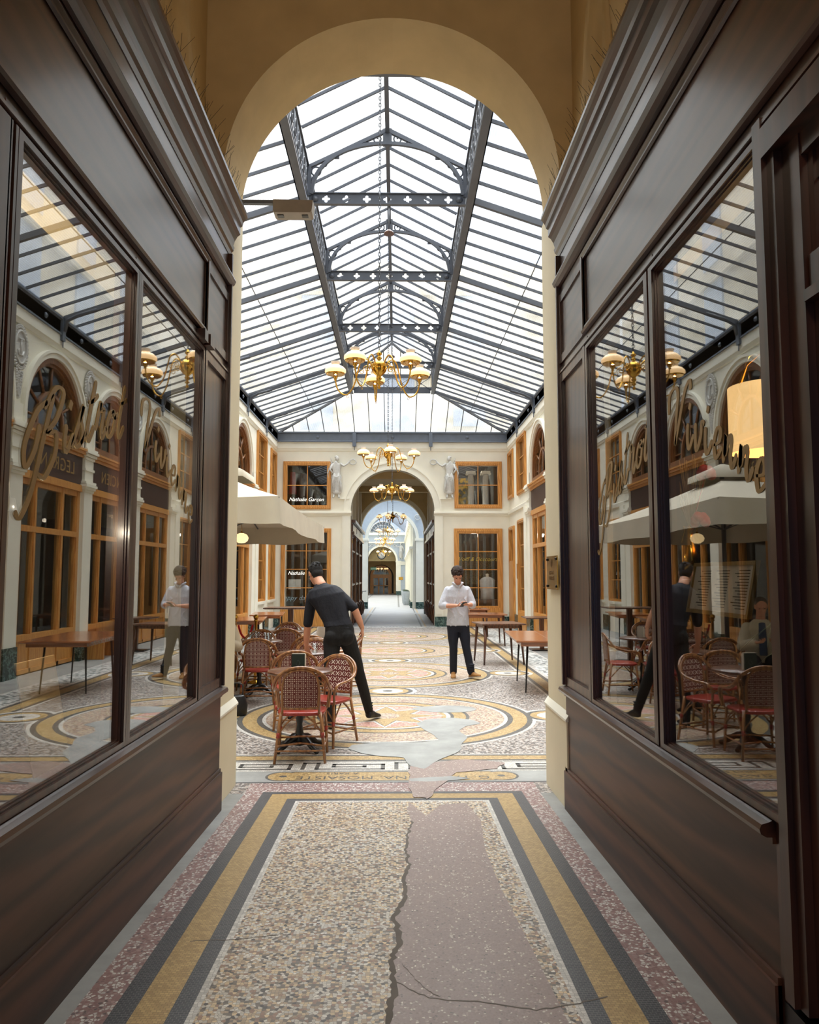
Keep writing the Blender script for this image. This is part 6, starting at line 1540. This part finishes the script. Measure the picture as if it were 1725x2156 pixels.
r = random.Random(8)
for i in range(9):
    a = i*0.7+0.2; L = r.uniform(0.36, 0.46); mb = MB(); P = spline([(0, 0, 0.2), (0.10*L*cos(a), 0.10*L*sin(a), 0.2+L*0.9), (0.42*L*cos(a), 0.42*L*sin(a), 0.2+L*1.35), (0.9*L*cos(a), 0.9*L*sin(a), 0.15+L*1.15)], 8)
    mb.tube(P, 0.004, 5)
    for j in range(8, len(P)-1):
        d = (P[j+1]-P[j]).normalized(); sd = d.cross(Vector((0, 0, 1))).normalized()
        for e in (-1, 1):
            tip = P[j]+sd*e*0.16+d*0.11-Vector((0, 0, 0.05)); m_ = P[j].lerp(tip, 0.5)+Vector((0, 0, .012)); w_ = d*0.008
            k = len(mb.v); mb.v += [tuple(P[j]-w_*0.4), tuple(m_-w_), tuple(tip), tuple(m_+w_)]; mb.face([k, k+1, k+2, k+3])
    obj('frond', mb, plain('palm_green', lin(64, 92, 52), 0.5) if i == 0 else bpy.data.materials['palm_green'], pa)
fv = empty('flower_vase', 'gilt vase of dried grasses and red flowers in the right window', 'vase', (1.85, 4.75, 1.62))
mb = MB(); mb.lathe([(0.05, 0), (0.09, 0.06), (0.10, 0.14), (0.06, 0.24), (0.04, 0.30), (0.05, 0.33)], n=24); obj('vase', mb, M_brass, fv)
mb = MB()
for i in range(40):
    a = r.uniform(0, 6.28); q = r.uniform(0.02, 0.14); mb.tube([(0, 0, 0.3), (q*0.5*cos(a), q*0.5*sin(a), 0.5), (q*cos(a), q*sin(a), r.uniform(0.6, 0.8))], 0.003, 4)
obj('grasses', mb, M_gold, fv)
for (dx, dy, dz) in ((0.02, -0.22, 0.64), (0.0, -0.16, 0.36)):
    mb = MB()
    for i in range(10): a = i*0.63; mb.ellipsoid((dx+0.03*cos(a), dy+0.035*sin(a), dz+0.02*sin(a*2)), (0.03, 0.03, 0.03), 7, 5)
    mb.tube([(dx, dy, dz), (0, 0, 0.3)], 0.003, 4); obj('red_flower', mb, plain('red_petals', lin(214, 50, 34), 0.6) if dz > 0.5 else bpy.data.materials['red_petals'], fv)
mb = MB(); mb.box(1.70, 2.02, 4.4, 5.0, 0.77, 1.615); tag(obj('display_stand', mb, M_dark), 'dark stand under the gilt vase inside the right window', 'stand')
# ------------------------------------------------------------------ people
M_skin = plain('skin', lin(206, 150, 122), 0.55, var=0.05, scale=10, Subsurface_Weight=0.08) if 'Subsurface Weight' in NT('_t').b.inputs else plain('skin', lin(206, 150, 122), 0.55)
def cloth(name, col, sc=14, b=0.5):
    t = NT(name); v = t.coord('Object', (1, 1, 0.6)); f = t.noise(v, sc, 4, 0.6)
    t.base(t.ramp(f, [(0.3, tuple(x*0.86 for x in col[:3])+(1,)), (0.7, col)])); t.p(Roughness=0.85, Sheen_Weight=0.0); t.bump(f, b, 0.02); return t.m
M_navy = cloth('navy_jersey', lin(13, 14, 26)); M_blk = cloth('black_denim', lin(12, 11, 13)); M_jean = cloth('dark_blue_denim', lin(24, 27, 42))
M_linen = cloth('pale_grey_linen', lin(208, 210, 220), 18, 0.9); M_beige = cloth('beige_linen_jacket', lin(206, 194, 170), 10, 0.9); M_bluesh = cloth('blue_shirt', lin(60, 78, 108))
M_suede = plain('tan_suede', lin(158, 112, 62), 0.85, bump=0.1); M_shoe = plain('black_leather', lin(16, 16, 18), 0.5); M_sole = plain('shoe_sole', lin(190, 180, 165), 0.7)
def hairmat(name, col):
    t = NT(name); v = t.coord('Object'); f = t.noise(v, 70, 5, 0.7); t.base(t.ramp(f, [(0.3, tuple(x*0.5 for x in col[:3])+(1,)), (0.75, col)])); t.p(Roughness=0.8); t.bump(f, 0.8, 0.01); return t.m
M_hairk = hairmat('black_hair', lin(28, 24, 24)); M_hairb = hairmat('dark_brown_curls', lin(60, 44, 36)); M_hairg = hairmat('grey_hair', lin(120, 114, 108))
M_eye = plain('eye', lin(50, 36, 28), 0.2)
def remesh(mb, voxel, smooth=4):
    me = mb.mesh('t', []); o = bpy.data.objects.new('t', me); COL.objects.link(o)
    bm = bmesh.new(); bm.from_mesh(me); bmesh.ops.recalc_face_normals(bm, faces=bm.faces); bm.to_mesh(me); bm.free()
    m = o.modifiers.new('r', 'REMESH'); m.mode = 'VOXEL'; m.voxel_size = voxel; m.use_smooth_shade = True
    if smooth: s = o.modifiers.new('s', 'SMOOTH'); s.iterations = smooth; s.factor = 0.5
    dg = bpy.context.evaluated_depsgraph_get(); dg.update()
    out = bpy.data.meshes.new_from_object(o.evaluated_get(dg)); bpy.data.objects.remove(o); return out
def chain(mb, pts, rad, n=16, flat=None):
    """tapered limb through points with round ends"""
    P = spline(pts, 6); k = len(P); R = []
    for i in range(k):
        t = i/(k-1)*(len(pts)-1); j = min(int(t), len(pts)-2); f = t-j; f = f*f*(3-2*f); R.append(rad[j]*(1-f)+rad[j+1]*f)
    mb.tube(P, R, n); mb.ellipsoid(P[0], (R[0],)*3, 14, 8); mb.ellipsoid(P[-1], (R[-1],)*3, 14, 8)
def torso(mb, secs, n=28):
    """secs: (centre, half width, half depth, right vector) elliptical sections"""
    rings = []
    for c, a, b, rv in secs:
        c = Vector(c); rv = Vector(rv).normalized(); fv = Vector((0, 0, 1)).cross(rv).normalized()
        R = []
        for j in range(n):
            q = 2*pi*j/n; cc, ss = cos(q), sin(q); k = (abs(cc)**2.6+abs(ss)**2.6)**(-1/2.6); R.append(c+rv*(a*k*cc)+fv*(b*k*ss))
        rings.append(R)
    mb.loft(rings)
def basis(fwd, up):
    f = Vector(fwd).normalized(); u = Vector(up); u = (u-f*u.dot(f)).normalized(); r = f.cross(u)
    return Matrix((r, f, u)).transposed()      # columns: right, forward, up
def head(mb, c, fwd, up, s=1.0):
    B = basis(fwd, up); c = Vector(c); T = lambda x, y, z: c+B @ Vector((x*s, y*s, z*s)); B4 = B
    def e(x, y, z, r, n=18, k=12): mb.ellipsoid(T(x, y, z), tuple(q*s for q in r), n, k, M=B4)
    e(0, -0.012, 0.03, (0.074, 0.092, 0.088)); e(0, 0.02, -0.03, (0.060, 0.068, 0.078)); e(0, 0.048, -0.078, (0.036, 0.034, 0.028)); e(0, 0.03, -0.055, (0.050, 0.05, 0.045))
    for x in (-0.032, 0.032): e(x, 0.066, -0.022, (0.022, 0.016, 0.018)); e(x, 0.072, 0.026, (0.026, 0.012, 0.009))
    mb.tube([T(0, 0.082, 0.018), T(0, 0.097, -0.008), T(0, 0.106, -0.026)], [0.009*s, 0.011*s, 0.014*s], 10); e(0, 0.103, -0.030, (0.016, 0.013, 0.010))
    e(0, 0.083, -0.052, (0.024, 0.010, 0.0055), 14, 8); e(0, 0.081, -0.062, (0.020, 0.010, 0.006), 14, 8)
    for x in (-1, 1):
        mb.tube([T(x*(0.074+0.006*sin(a*pi/5)), -0.008+0.016*cos(a*pi/5), 0.0+0.030*sin(a*pi/5)) for a in range(10)], 0.006*s, 8, closed=True); e(x*0.074, -0.006, 0.0, (0.007, 0.014, 0.026), 10, 8)
    return T
def hand(mb, wrist, d, palm, side, curl=0.5, s=1.0, spread=1.0, tw=None):
    """d: direction of fingers, palm: palm normal, side: +1 thumb toward d x palm"""
    d = Vector(d).normalized(); pn = Vector(palm); pn = (pn-d*pn.dot(d)).normalized(); sv = d.cross(pn)*side; w = Vector(wrist)
    n0 = len(mb.v)
    rings = []
    for t, a, b in ((-0.01, 0.026, 0.019), (0.02, 0.032, 0.017), (0.05, 0.041, 0.016), (0.085, 0.042, 0.014), (0.098, 0.038, 0.011)):
        rings.append([w+d*t*s+sv*(a*s*cos(q*pi/8))+pn*(b*s*sin(q*pi/8)) for q in range(16)])
    mb.loft(rings)
    for i, (off, L) in enumerate(((0.031, 0.070), (0.011, 0.079), (-0.010, 0.073), (-0.030, 0.058))):
        p = w+d*(0.088 if abs(off) < 0.02 else 0.083)*s+sv*off*s; dirv = (d+sv*off*1.6*spread).normalized(); cu = curl*(0.85+0.12*i); ang = 0.15+cu*0.5
        pts = [p-d*0.01*s]; q = p
        for sg, fr in ((0.45, 1.0), (0.31, 1.3), (0.24, 0.9)):
            v = dirv*cos(ang)+pn*sin(ang); pts.append(q); q = q+v*L*sg*s; ang += cu*fr*0.9
        pts.append(q); mb.tube(pts, [0.0095*s, 0.0092*s, 0.0085*s, 0.0078*s, 0.0062*s][:len(pts)], 10); mb.ellipsoid(q, (0.0064*s,)*3, 8, 6)
    p = w+d*0.028*s+sv*0.026*s; v = (d*0.62+sv*0.72+pn*0.35).normalized(); q1 = p+v*0.036*s; v2 = (d*0.88+sv*0.25+pn*(0.35+0.5*curl)).normalized(); q2 = q1+v2*0.032*s; q3 = q2+(v2+pn*0.3*curl).normalized()*0.024*s
    mb.tube([p, q1, q2, q3], [0.014*s, 0.0125*s, 0.0105*s, 0.008*s], 10); mb.ellipsoid(q3, (0.008*s,)*3, 8, 6)
def shoe(mb, heel, toe, h=0.06, w=0.045, lift=0.0, m_up=0, ankle=None):
    heel, toe = Vector(heel), Vector(toe); d = (toe-heel); L = d.length; d.normalize(); sv = d.cross(Vector((0, 0, 1))).normalized(); u = sv.cross(d)
    rings = []
    for t, a, hh in ((0.0, 0.45, 0.6), (0.03, 0.75, 1.05), (0.2, 0.80, 1.25), (0.38, 0.78, 1.15), (0.55, 0.95, 0.85), (0.75, 1.0, 0.66), (0.92, 0.80, 0.52), (1.0, 0.35, 0.34)):
        c = heel+d*L*t; R = []
        for q in range(18):
            a_ = 2*pi*q/18; z = sin(a_); R.append(c+sv*(w*a*cos(a_)*(1 if z < 0 else 0.92))+u*(h*hh*(z*0.5+0.5) if z > -0.5 else h*hh*0.25*(z+1)*0))
        rings.append(R)
    mb.loft(rings)
def sole(mb, heel, toe, w=0.047, t=0.018):
    heel, toe = Vector(heel), Vector(toe); d = toe-heel; L = d.length; d.normalize(); sv = d.cross(Vector((0, 0, 1))).normalized(); u = sv.cross(d)
    P = [(-0.01, 0.5), (0.03, 0.78), (0.25, 0.82), (0.45, 0.80), (0.7, 1.0), (0.9, 0.85), (1.02, 0.3)]
    loop = [(a, b) for a, b in P]+[(a, -b) for a, b in P[::-1]]
    mb.loft([[heel+d*L*a+sv*w*b+u*z for a, b in loop] for z in (-0.004, t)], smooth=False)
def eyes(root, T):
    for x in (-0.03, 0.03):
        mb = MB(); mb.ellipsoid(T(x, 0.0745, 0.004), (0.0115, 0.008, 0.006), 10, 6); obj('eye', mb, M_eye, root)

def finish(root, body, parts, vox=0.0055):
    o = bpy.data.objects.new('body', remesh(body, vox, 3)); o.data.materials.clear(); o.data.materials.append(M_skin); COL.objects.link(o); o.parent = root
    for nm, mb, mt, vx in parts:
        me = remesh(mb, vx, 3) if vx else mb.mesh(nm, mt)
        if vx:
            me.materials.clear(); me.materials.append(mt)
        q = bpy.data.objects.new(nm, me); COL.objects.link(q); q.parent = root
def V(*a): return Vector(a)

# --- man reading his phone, walking toward us (faces -y)
def person_phone():
    root = empty('person', 'curly-haired man in an untucked pale shirt and dark jeans, looking at his phone', 'person', (0.99, 12.42, 0))
    B = MB(); X = (1, 0, 0)
    hc = V(-0.01, -0.09, 1.635); fw = V(0.10, -0.80, -0.52); T = head(B, hc, fw, V(0, -0.25, 1), 1.0)
    chain(B, [(0.0, 0.01, 1.46), (-0.005, -0.035, 1.57)], [0.058, 0.054])
    torso(B, [((0, 0.0, 0.86), 0.15, 0.10, X), ((0, 0.0, 0.98), 0.155, 0.10, X), ((0, 0.0, 1.12), 0.14, 0.09, X), ((0, 0, 1.30), 0.165, 0.105, X), ((0, 0.01, 1.42), 0.15, 0.09, X), ((0, 0.01, 1.49), 0.07, 0.06, X)])
    shL, shR = V(-0.160, 0.01, 1.405), V(0.150, 0.01, 1.41)       # image left / right
    elL, elR = V(-0.255, -0.04, 1.155), V(0.235, -0.03, 1.17)
    wrL, wrR = V(-0.045, -0.225, 1.165), V(0.145, -0.245, 1.175)
    chain(B, [shL, (shL+elL)/2, elL], [0.055, 0.05, 0.042]); chain(B, [elL, (elL+wrL)/2+V(0, 0, -0.005), wrL], [0.042, 0.038, 0.026])
    chain(B, [shR, (shR+elR)/2, elR], [0.055, 0.05, 0.042]); chain(B, [elR, (elR+wrR)/2, wrR], [0.042, 0.038, 0.026])
    hand(B, wrL, V(0.85, -0.35, 0.05), V(0.1, -0.2, 1), 1, 0.75); hand(B, wrR, V(-0.55, -0.75, 0.12), V(-0.2, 0.1, 1), 1, 0.7)
    # legs
    hipL, hipR = V(-0.085, 0, 0.88), V(0.085, 0.0, 0.88)
    knL, knR = V(-0.075, -0.02, 0.49), V(0.125, -0.06, 0.50)
    anL, anR = V(-0.075, 0.04, 0.085), V(0.20, -0.10, 0.10)
    for a, k, n_ in ((hipL, knL, anL), (hipR, knR, anR)):
        chain(B, [a, (a+k)/2, k], [0.085, 0.075, 0.056]); chain(B, [k, (k+n_)/2+V(0, 0.01, 0.03), n_], [0.056, 0.052, 0.037])
    chain(B, [anL, (-0.082, -0.06, 0.035)], [0.028, 0.018]); chain(B, [anR, (0.255, -0.17, 0.055)], [0.028, 0.018])
    J = MB()
    torso(J, [((0, 0, 0.74), 0.10, 0.09, X), ((0, 0, 0.82), 0.165, 0.115, X), ((0, 0.0, 0.95), 0.165, 0.112, X), ((0, 0, 1.0), 0.158, 0.108, X)])
    for a, k, n_, e in ((hipL, knL, anL, V(0, 0, 0)), (hipR, knR, anR, V(0, 0, 0))):
        chain(J, [a+V(0, 0, -0.02), (a+k)/2, k], [0.100, 0.090, 0.068]); chain(J, [k, (k+n_)/2, n_+V(0, 0, 0.005)], [0.068, 0.063, 0.059])
        for q in range(3): J.ellipsoid(n_+V(0, -0.01, 0.05+0.035*q), (0.062, 0.062, 0.014), 14, 6)
    S = MB()
    torso(S, [((0, 0, 0.84), 0.185, 0.135, X), ((0, 0, 0.90), 0.182, 0.132, X), ((0, 0.0, 1.05), 0.168, 0.118, X), ((0, 0.0, 1.15), 0.166, 0.115, X), ((0, 0, 1.30), 0.185, 0.122, X), ((0, 0.01, 1.41), 0.195, 0.108, X), ((0, 0.012, 1.455), 0.15, 0.09, X), ((0, 0.014, 1.48), 0.10, 0.078, X), ((0, 0.012, 1.495), 0.082, 0.070, X)])
    for sh, el in ((shL, elL), (shR, elR)):
        chain(S, [sh, (sh+el)/2, el+(sh-el)*0.08], [0.063, 0.070, 0.069])
    chain(S, [elL, elL.lerp(wrL, 0.22)], [0.066, 0.060]); chain(S, [elR, elR.lerp(wrR, 0.22)], [0.066, 0.058])
    r = random.Random(4)
    for i in range(16):
        x = r.uniform(-0.15, 0.15); z = r.uniform(0.9, 1.36); S.tube([(x, -0.118, z), (x+r.uniform(-.06, .06), -0.124, z-0.05), (x+r.uniform(-.07, .07), -0.116, z-0.12)], 0.009, 6)
    for x in (-1, 1): S.tube([(x*0.012, -0.10, 1.455), (x*0.05, -0.085, 1.50), (x*0.085, -0.02, 1.525), (x*0.06, 0.065, 1.53)], [0.013, 0.017, 0.016, 0.014], 8)
    S.tube([(0.0, -0.125, 0.85), (0.0, -0.118, 1.1), (0.0, -0.124, 1.3), (0, -0.105, 1.43)], 0.008, 6)
    Hm = MB(); r = random.Random(9)
    Hm.ellipsoid(T(0, -0.025, 0.052), (0.083, 0.098, 0.085), 20, 12, M=basis(fw, V(0, -0.25, 1)))
    for i in range(190):
        a, b = r.uniform(0, 2*pi), r.uniform(-0.15, 1.55); x, y, z = 0.086*cos(a)*cos(b), -0.03+0.098*sin(a)*cos(b), 0.052+0.088*sin(b)
        if y > 0.048 and z < 0.055: continue
        q_ = r.uniform(0.013, 0.021); Hm.ellipsoid(T(x*1.05, y*1.05, z*1.05), (q_, q_, q_), 7, 5)
    for x in (-1, 1): Hm.tube([T(x*0.076, 0.012, 0.03), T(x*0.077, 0.014, -0.01)], 0.009, 6)
    Sh = MB(); So = MB(); Sh2 = MB()
    shoe(Sh, (-0.068, 0.075, 0.012), (-0.095, -0.20, 0.012), 0.066, 0.047); chain(Sh, [(-0.078, -0.03, 0.055), (-0.075, 0.03, 0.075), (-0.075, 0.04, 0.10)], [0.036, 0.042, 0.045])
    shoe(Sh2, (0.185, -0.045, 0.02), (0.325, -0.285, 0.055), 0.066, 0.047); chain(Sh2, [(0.235, -0.14, 0.07), (0.206, -0.095, 0.09), (0.20, -0.09, 0.11)], [0.036, 0.042, 0.045])
    finish(root, B, [('jeans', J, M_jean, 0.009), ('shirt', S, M_linen, 0.008), ('hair', Hm, M_hairb, 0.0055), ('shoe', Sh, M_suede, 0.006), ('shoe', Sh2, M_suede, 0.006)])
    sole(So, (-0.068, 0.08, 0.004), (-0.095, -0.205, 0.004), 0.047, 0.012); obj('sole', So, M_sole, root)
    So = MB(); sole(So, (0.182, -0.04, 0.012), (0.328, -0.29, 0.048), 0.047, 0.012); obj('sole', So, M_sole, root)
    Bt = MB()
    for z in (0.95, 1.05, 1.15, 1.25, 1.35): Bt.ellipsoid((0, -0.131, z), (0.006, 0.004, 0.006), 8, 5)
    obj('buttons', Bt, M_relief, root)
    eyes(root, T)
    ph = empty('smartphone', 'black smartphone held in both hands by the curly-haired man', 'phone', (0.99+0.062, 12.42-0.31, 1.185), radians(25))
    mb = MB(); Mx = Matrix.Rotation(radians(-30), 4, 'X'); mb.box(-0.036, 0.036, -0.072, 0.072, -0.004, 0.004, 0, Mx); obj('case', mb, M_shoe, ph)
    mb = MB(); mb.box(-0.033, 0.033, -0.068, 0.068, 0.0041, 0.0048, 0, Mx); obj('screen', mb, emit('phone_screen', (0.5, 0.6, 0.7, 1), 0.4), ph)
    return root
person_phone()

# --- waiter in black leaning over the tables, seen from behind (world offsets from x=-0.65,y=8.55)
def person_waiter():
    ox, oy = -0.62, 8.55
    root = empty('person', 'man in navy top and black jeans leaning over the cafe tables, back to us', 'person', (ox, oy, 0))
    B = MB()
    def W(x, y, z): return V(x-ox, y-oy, z)
    hc = W(-0.945, 8.86, 1.655); fw = V(-0.42, 0.78, -0.46); up = V(-0.2, 0.35, 1); T = head(B, hc, fw, up, 1.0)
    nb = W(-0.865, 8.74, 1.53); chain(B, [nb, nb.lerp(hc, 0.6)], [0.062, 0.057])
    shR, shL = W(-0.685, 8.66, 1.455), W(-0.975, 8.76, 1.385)
    rv = (shR-shL).normalized()
    pel = W(-0.635, 8.52, 1.00)
    secs_c = [pel+V(0.0, 0, -0.05), pel+V(-0.005, 0, 0.05), W(-0.675, 8.545, 1.15), W(-0.74, 8.61, 1.30), W(-0.80, 8.66, 1.41), W(-0.845, 8.70, 1.49), nb]
    hv = V(1, -0.05, 0.10)
    def tors(mb, k, ex=0.0):
        torso(mb, [(secs_c[0], 0.155+k, 0.10+k, hv), (secs_c[1], 0.155+k, 0.10+k, hv), (secs_c[2], 0.135+k, 0.09+k, (rv+hv.normalized()).normalized()), (secs_c[3], 0.165+k, 0.105+k, rv), (secs_c[4], 0.20+k, 0.11+k, rv), (secs_c[5], 0.155+k, 0.085+k, rv), (secs_c[6], 0.062+k, 0.055+k, rv)][(2 if ex else 0):])
    tors(B, -0.006)
    elR, wrR = W(-0.475, 8.56, 1.275), W(-0.39, 8.60, 1.06)
    elL, wrL = W(-1.01, 8.72, 1.10), W(-1.035, 8.79, 0.86)
    chain(B, [shR, (shR+elR)/2, elR], [0.056, 0.052, 0.041]); chain(B, [elR, elR.lerp(wrR, .5), wrR], [0.041, 0.040, 0.027])
    chain(B, [shL, (shL+elL)/2, elL], [0.056, 0.052, 0.041]); chain(B, [elL, elL.lerp(wrL, .5), wrL], [0.041, 0.040, 0.027])
    hand(B, wrR, V(0.05, 0.10, -1), V(-1, 0.1, 0), 1, 0.55); hand(B, wrL, V(0.1, 0.3, -0.8), V(0.6, -0.3, -0.2), -1, 0.45)
    hipL, hipR = W(-0.72, 8.52, 0.93), W(-0.55, 8.54, 0.95)
    knL, anL = W(-0.715, 8.40, 0.50), W(-0.705, 8.36, 0.085)
    knR, anR = W(-0.42, 8.63, 0.54), W(-0.315, 8.80, 0.10)
    for a, k, n_ in ((hipL, knL, anL), (hipR, knR, anR)):
        chain(B, [a, (a+k)/2, k], [0.085, 0.075, 0.056]); chain(B, [k, (k+n_)/2+V(0, -0.01, 0.03), n_], [0.056, 0.052, 0.037])
    J = MB()
    torso(J, [(pel+V(0, 0, -0.12), 0.12, 0.10, hv), (pel+V(0, 0, -0.05), 0.168, 0.122, hv), (pel+V(0, 0, 0.03), 0.162, 0.115, hv), (pel+V(-0.01, 0, 0.105), 0.150, 0.105, hv)])
    J.ellipsoid(pel+V(-0.075, -0.05, -0.04), (0.09, 0.085, 0.10), 16, 10); J.ellipsoid(pel+V(0.075, -0.05, -0.03), (0.09, 0.085, 0.10), 16, 10)
    for a, k, n_ in ((hipL, knL, anL), (hipR, knR, anR)):
        chain(J, [a+V(0, 0, -0.01), (a+k)/2, k], [0.098, 0.086, 0.065]); chain(J, [k, (k+n_)/2+V(0, -0.008, 0.02), n_+V(0, 0, 0.0)], [0.065, 0.060, 0.048])
        for q in range(3): J.ellipsoid(n_+V(0, 0, 0.04+0.03*q), (0.051, 0.051, 0.010), 14, 6)
    S = MB(); tors(S, 0.016, 1)
    torso(S, [(pel+V(-0.012, 0, 0.085), 0.158, 0.112, hv), (secs_c[2], 0.150, 0.105, (rv+hv.normalized()).normalized()), (secs_c[3], 0.178, 0.12, rv)])
    chain(S, [shR, (shR+elR)/2, elR.lerp(shR, 0.04)], [0.066, 0.062, 0.053]); chain(S, [shL, (shL+elL)/2, elL.lerp(shL, 0.0)], [0.066, 0.062, 0.054])
    torso(S, [(nb+V(0.01, -0.01, -0.03), 0.082, 0.075, rv), (nb+V(-0.012, 0.02, 0.02), 0.068, 0.066, rv)])
    r = random.Random(6)
    Hm = MB(); Bs = basis(fw, up)
    Hm.ellipsoid(T(0, -0.028, 0.042), (0.081, 0.094, 0.086), 22, 14, M=Bs); Hm.ellipsoid(T(0, -0.052, -0.012), (0.070, 0.062, 0.062), 20, 12, M=Bs); Hm.ellipsoid(T(0, -0.045, -0.06), (0.052, 0.045, 0.03), 20, 12, M=Bs)
    for i in range(60):
        a, b = r.uniform(0, 2*pi), r.uniform(0.2, 1.5); y = -0.028+0.092*sin(a)*cos(b); Hm.ellipsoid(T(0.08*cos(a)*cos(b), y, 0.045+0.086*sin(b)), (0.013, 0.02, 0.010), 7, 5, M=Bs)
    Sh = MB(); Sh2 = MB()
    shoe(Sh, W(-0.705, 8.31, 0.012), W(-0.715, 8.58, 0.012), 0.07, 0.046); chain(Sh, [W(-0.705, 8.36, 0.06), anL+V(0, 0, 0.02)], [0.042, 0.045])
    shoe(Sh2, W(-0.325, 8.745, 0.04), W(-0.20, 8.98, 0.012), 0.07, 0.046); chain(Sh2, [W(-0.315, 8.79, 0.07), anR+V(0, 0, 0.02)], [0.042, 0.045])
    finish(root, B, [('jeans', J, M_blk, 0.008), ('jersey', S, M_navy, 0.008), ('hair', Hm, M_hairk, 0.0055), ('shoe', Sh, M_shoe, 0.006), ('shoe', Sh2, M_shoe, 0.006)])
    Bp = MB(); Bp.tube([pel+V(0.055, -0.13, 0.07), pel+V(0.11, -0.12, 0.075)], 0.004, 6); obj('pocket_seam', Bp, M_navy, root)
    eyes(root, T)
person_waiter()

# --- seated man in a beige jacket at the left edge
def person_seated():
    ox, oy = -2.30, 9.90
    root = empty('person', 'man in a beige jacket seated at the left edge behind the pier', 'person', (ox, oy, 0), radians(-68))
    B = MB(); F = V(1, -0.12, 0).normalized(); Rv = V(-0.12, -1, 0).normalized()   # facing +x
    P = lambda f, r_, z: F*f+Rv*r_+V(0, 0, z)
    hc = P(0.06, 0, 1.235); fw = F+V(0, 0, -0.35); T = head(B, hc, fw, V(0, 0, 1))
    chain(B, [P(-0.0, 0, 1.04), P(0.03, 0, 1.16)], [0.06, 0.056])
    torso(B, [(P(-0.08, 0, 0.50), 0.16, 0.12, Rv), (P(-0.08, 0, 0.62), 0.155, 0.11, Rv), (P(-0.05, 0, 0.78), 0.15, 0.10, Rv), (P(-0.02, 0, 0.93), 0.165, 0.105, Rv), (P(0, 0, 1.03), 0.10, 0.08, Rv)])
    A = {}
    for s_ in (-1, 1):
        sh, el, wr = P(-0.01, s_*0.165, 0.965), P(0.08, s_*0.25, 0.73), P(0.33, s_*0.12, 0.80)
        A[s_] = (sh, el, wr); chain(B, [sh, (sh+el)/2, el], [0.055, 0.05, 0.042]); chain(B, [el, (el+wr)/2, wr], [0.042, 0.037, 0.026]); hand(B, wr, F*0.8+Rv*(-s_)*0.5+V(0, 0, .1), V(0, 0, 1), -s_, 0.7)
        hp, kn, an = P(-0.05, s_*0.10, 0.53), P(0.36, s_*0.13, 0.53), P(0.34, s_*0.14, 0.09)
        chain(B, [hp, (hp+kn)/2, kn], [0.085, 0.075, 0.056]); chain(B, [kn, (kn+an)/2, an], [0.056, 0.05, 0.037])
    J = MB(); torso(J, [(P(-0.08, 0, 0.47), 0.17, 0.13, Rv), (P(-0.08, 0, 0.56), 0.175, 0.13, Rv), (P(-0.08, 0, 0.66), 0.165, 0.12, Rv)])
    Sh2 = [MB(), MB()]
    for s_ in (-1, 1):
        Sh = Sh2[(s_+1)//2]; hp, kn, an = P(-0.05, s_*0.10, 0.54), P(0.36, s_*0.13, 0.53), P(0.34, s_*0.14, 0.11)
        chain(J, [hp, (hp+kn)/2, kn], [0.095, 0.085, 0.066]); chain(J, [kn, (kn+an)/2, an], [0.066, 0.06, 0.052])
        shoe(Sh, P(0.28, s_*0.14, 0.01), P(0.55, s_*0.15, 0.01), 0.066, 0.046); chain(Sh, [P(0.33, s_*0.14, 0.06), an], [0.042, 0.044])
    C = MB(); torso(C, [(P(-0.08, 0, 0.52), 0.20, 0.15, Rv), (P(-0.07, 0, 0.66), 0.185, 0.14, Rv), (P(-0.05, 0, 0.80), 0.18, 0.13, Rv), (P(-0.02, 0, 0.95), 0.195, 0.125, Rv), (P(-0.005, 0, 1.03), 0.13, 0.095, Rv), (P(0.0, 0, 1.075), 0.08, 0.075, Rv)])
    for s_ in (-1, 1):
        sh, el, wr = A[s_]; chain(C, [sh, (sh+el)/2, el], [0.070, 0.072, 0.066]); chain(C, [el, (el+wr)/2, wr.lerp(el, 0.12)], [0.066, 0.058, 0.050])
        for q in range(4): c = el.lerp(wr, 0.1+0.18*q); C.tube([c+V(0, 0, 0.055)-Rv*0.03, c+V(0, 0, 0.062), c+V(0, 0, 0.05)+Rv*0.035], 0.009, 6)
    Sx = MB(); Sx.tube([P(0.125, 0, 0.62), P(0.118, 0, 0.85), P(0.07, 0, 1.03)], [0.05, 0.05, 0.045], 10)
    Hm = MB(); Bs = basis(fw, V(0, 0, 1)); Hm.ellipsoid(T(0, -0.026, 0.044), (0.081, 0.092, 0.084), 20, 12, M=Bs); Hm.ellipsoid(T(0, -0.05, -0.01), (0.066, 0.058, 0.055), 18, 10, M=Bs)
    finish(root, B, [('trousers', J, M_jean, 0.009), ('jacket', C, M_beige, 0.009), ('blue_shirt', Sx, M_bluesh, 0.009), ('hair', Hm, M_hairg, 0.006), ('shoe', Sh2[0], M_shoe, 0.007), ('shoe', Sh2[1], M_shoe, 0.007)], 0.0065)
    eyes(root, T)
    bg = empty('handbag', 'black bag on the floor beside the left pier', 'bag', (-1.90, 9.15, 0))
    mb = MB(); mb.loft([[(x*k, y*k, z) for x, y in circ(0, 0, 0.13, 20, 0.08)] for k, z in ((0.9, 0), (1.05, 0.02), (1.1, 0.12), (0.85, 0.22), (0.7, 0.24))]); obj('bag_body', mb, M_black, bg)
    mb = MB(); mb.tube(spline([(-0.08, 0, 0.22), (-0.07, 0, 0.36), (0.07, 0, 0.36), (0.08, 0, 0.22)], 5), 0.008, 7); obj('handle', mb, M_black, bg)
person_seated()
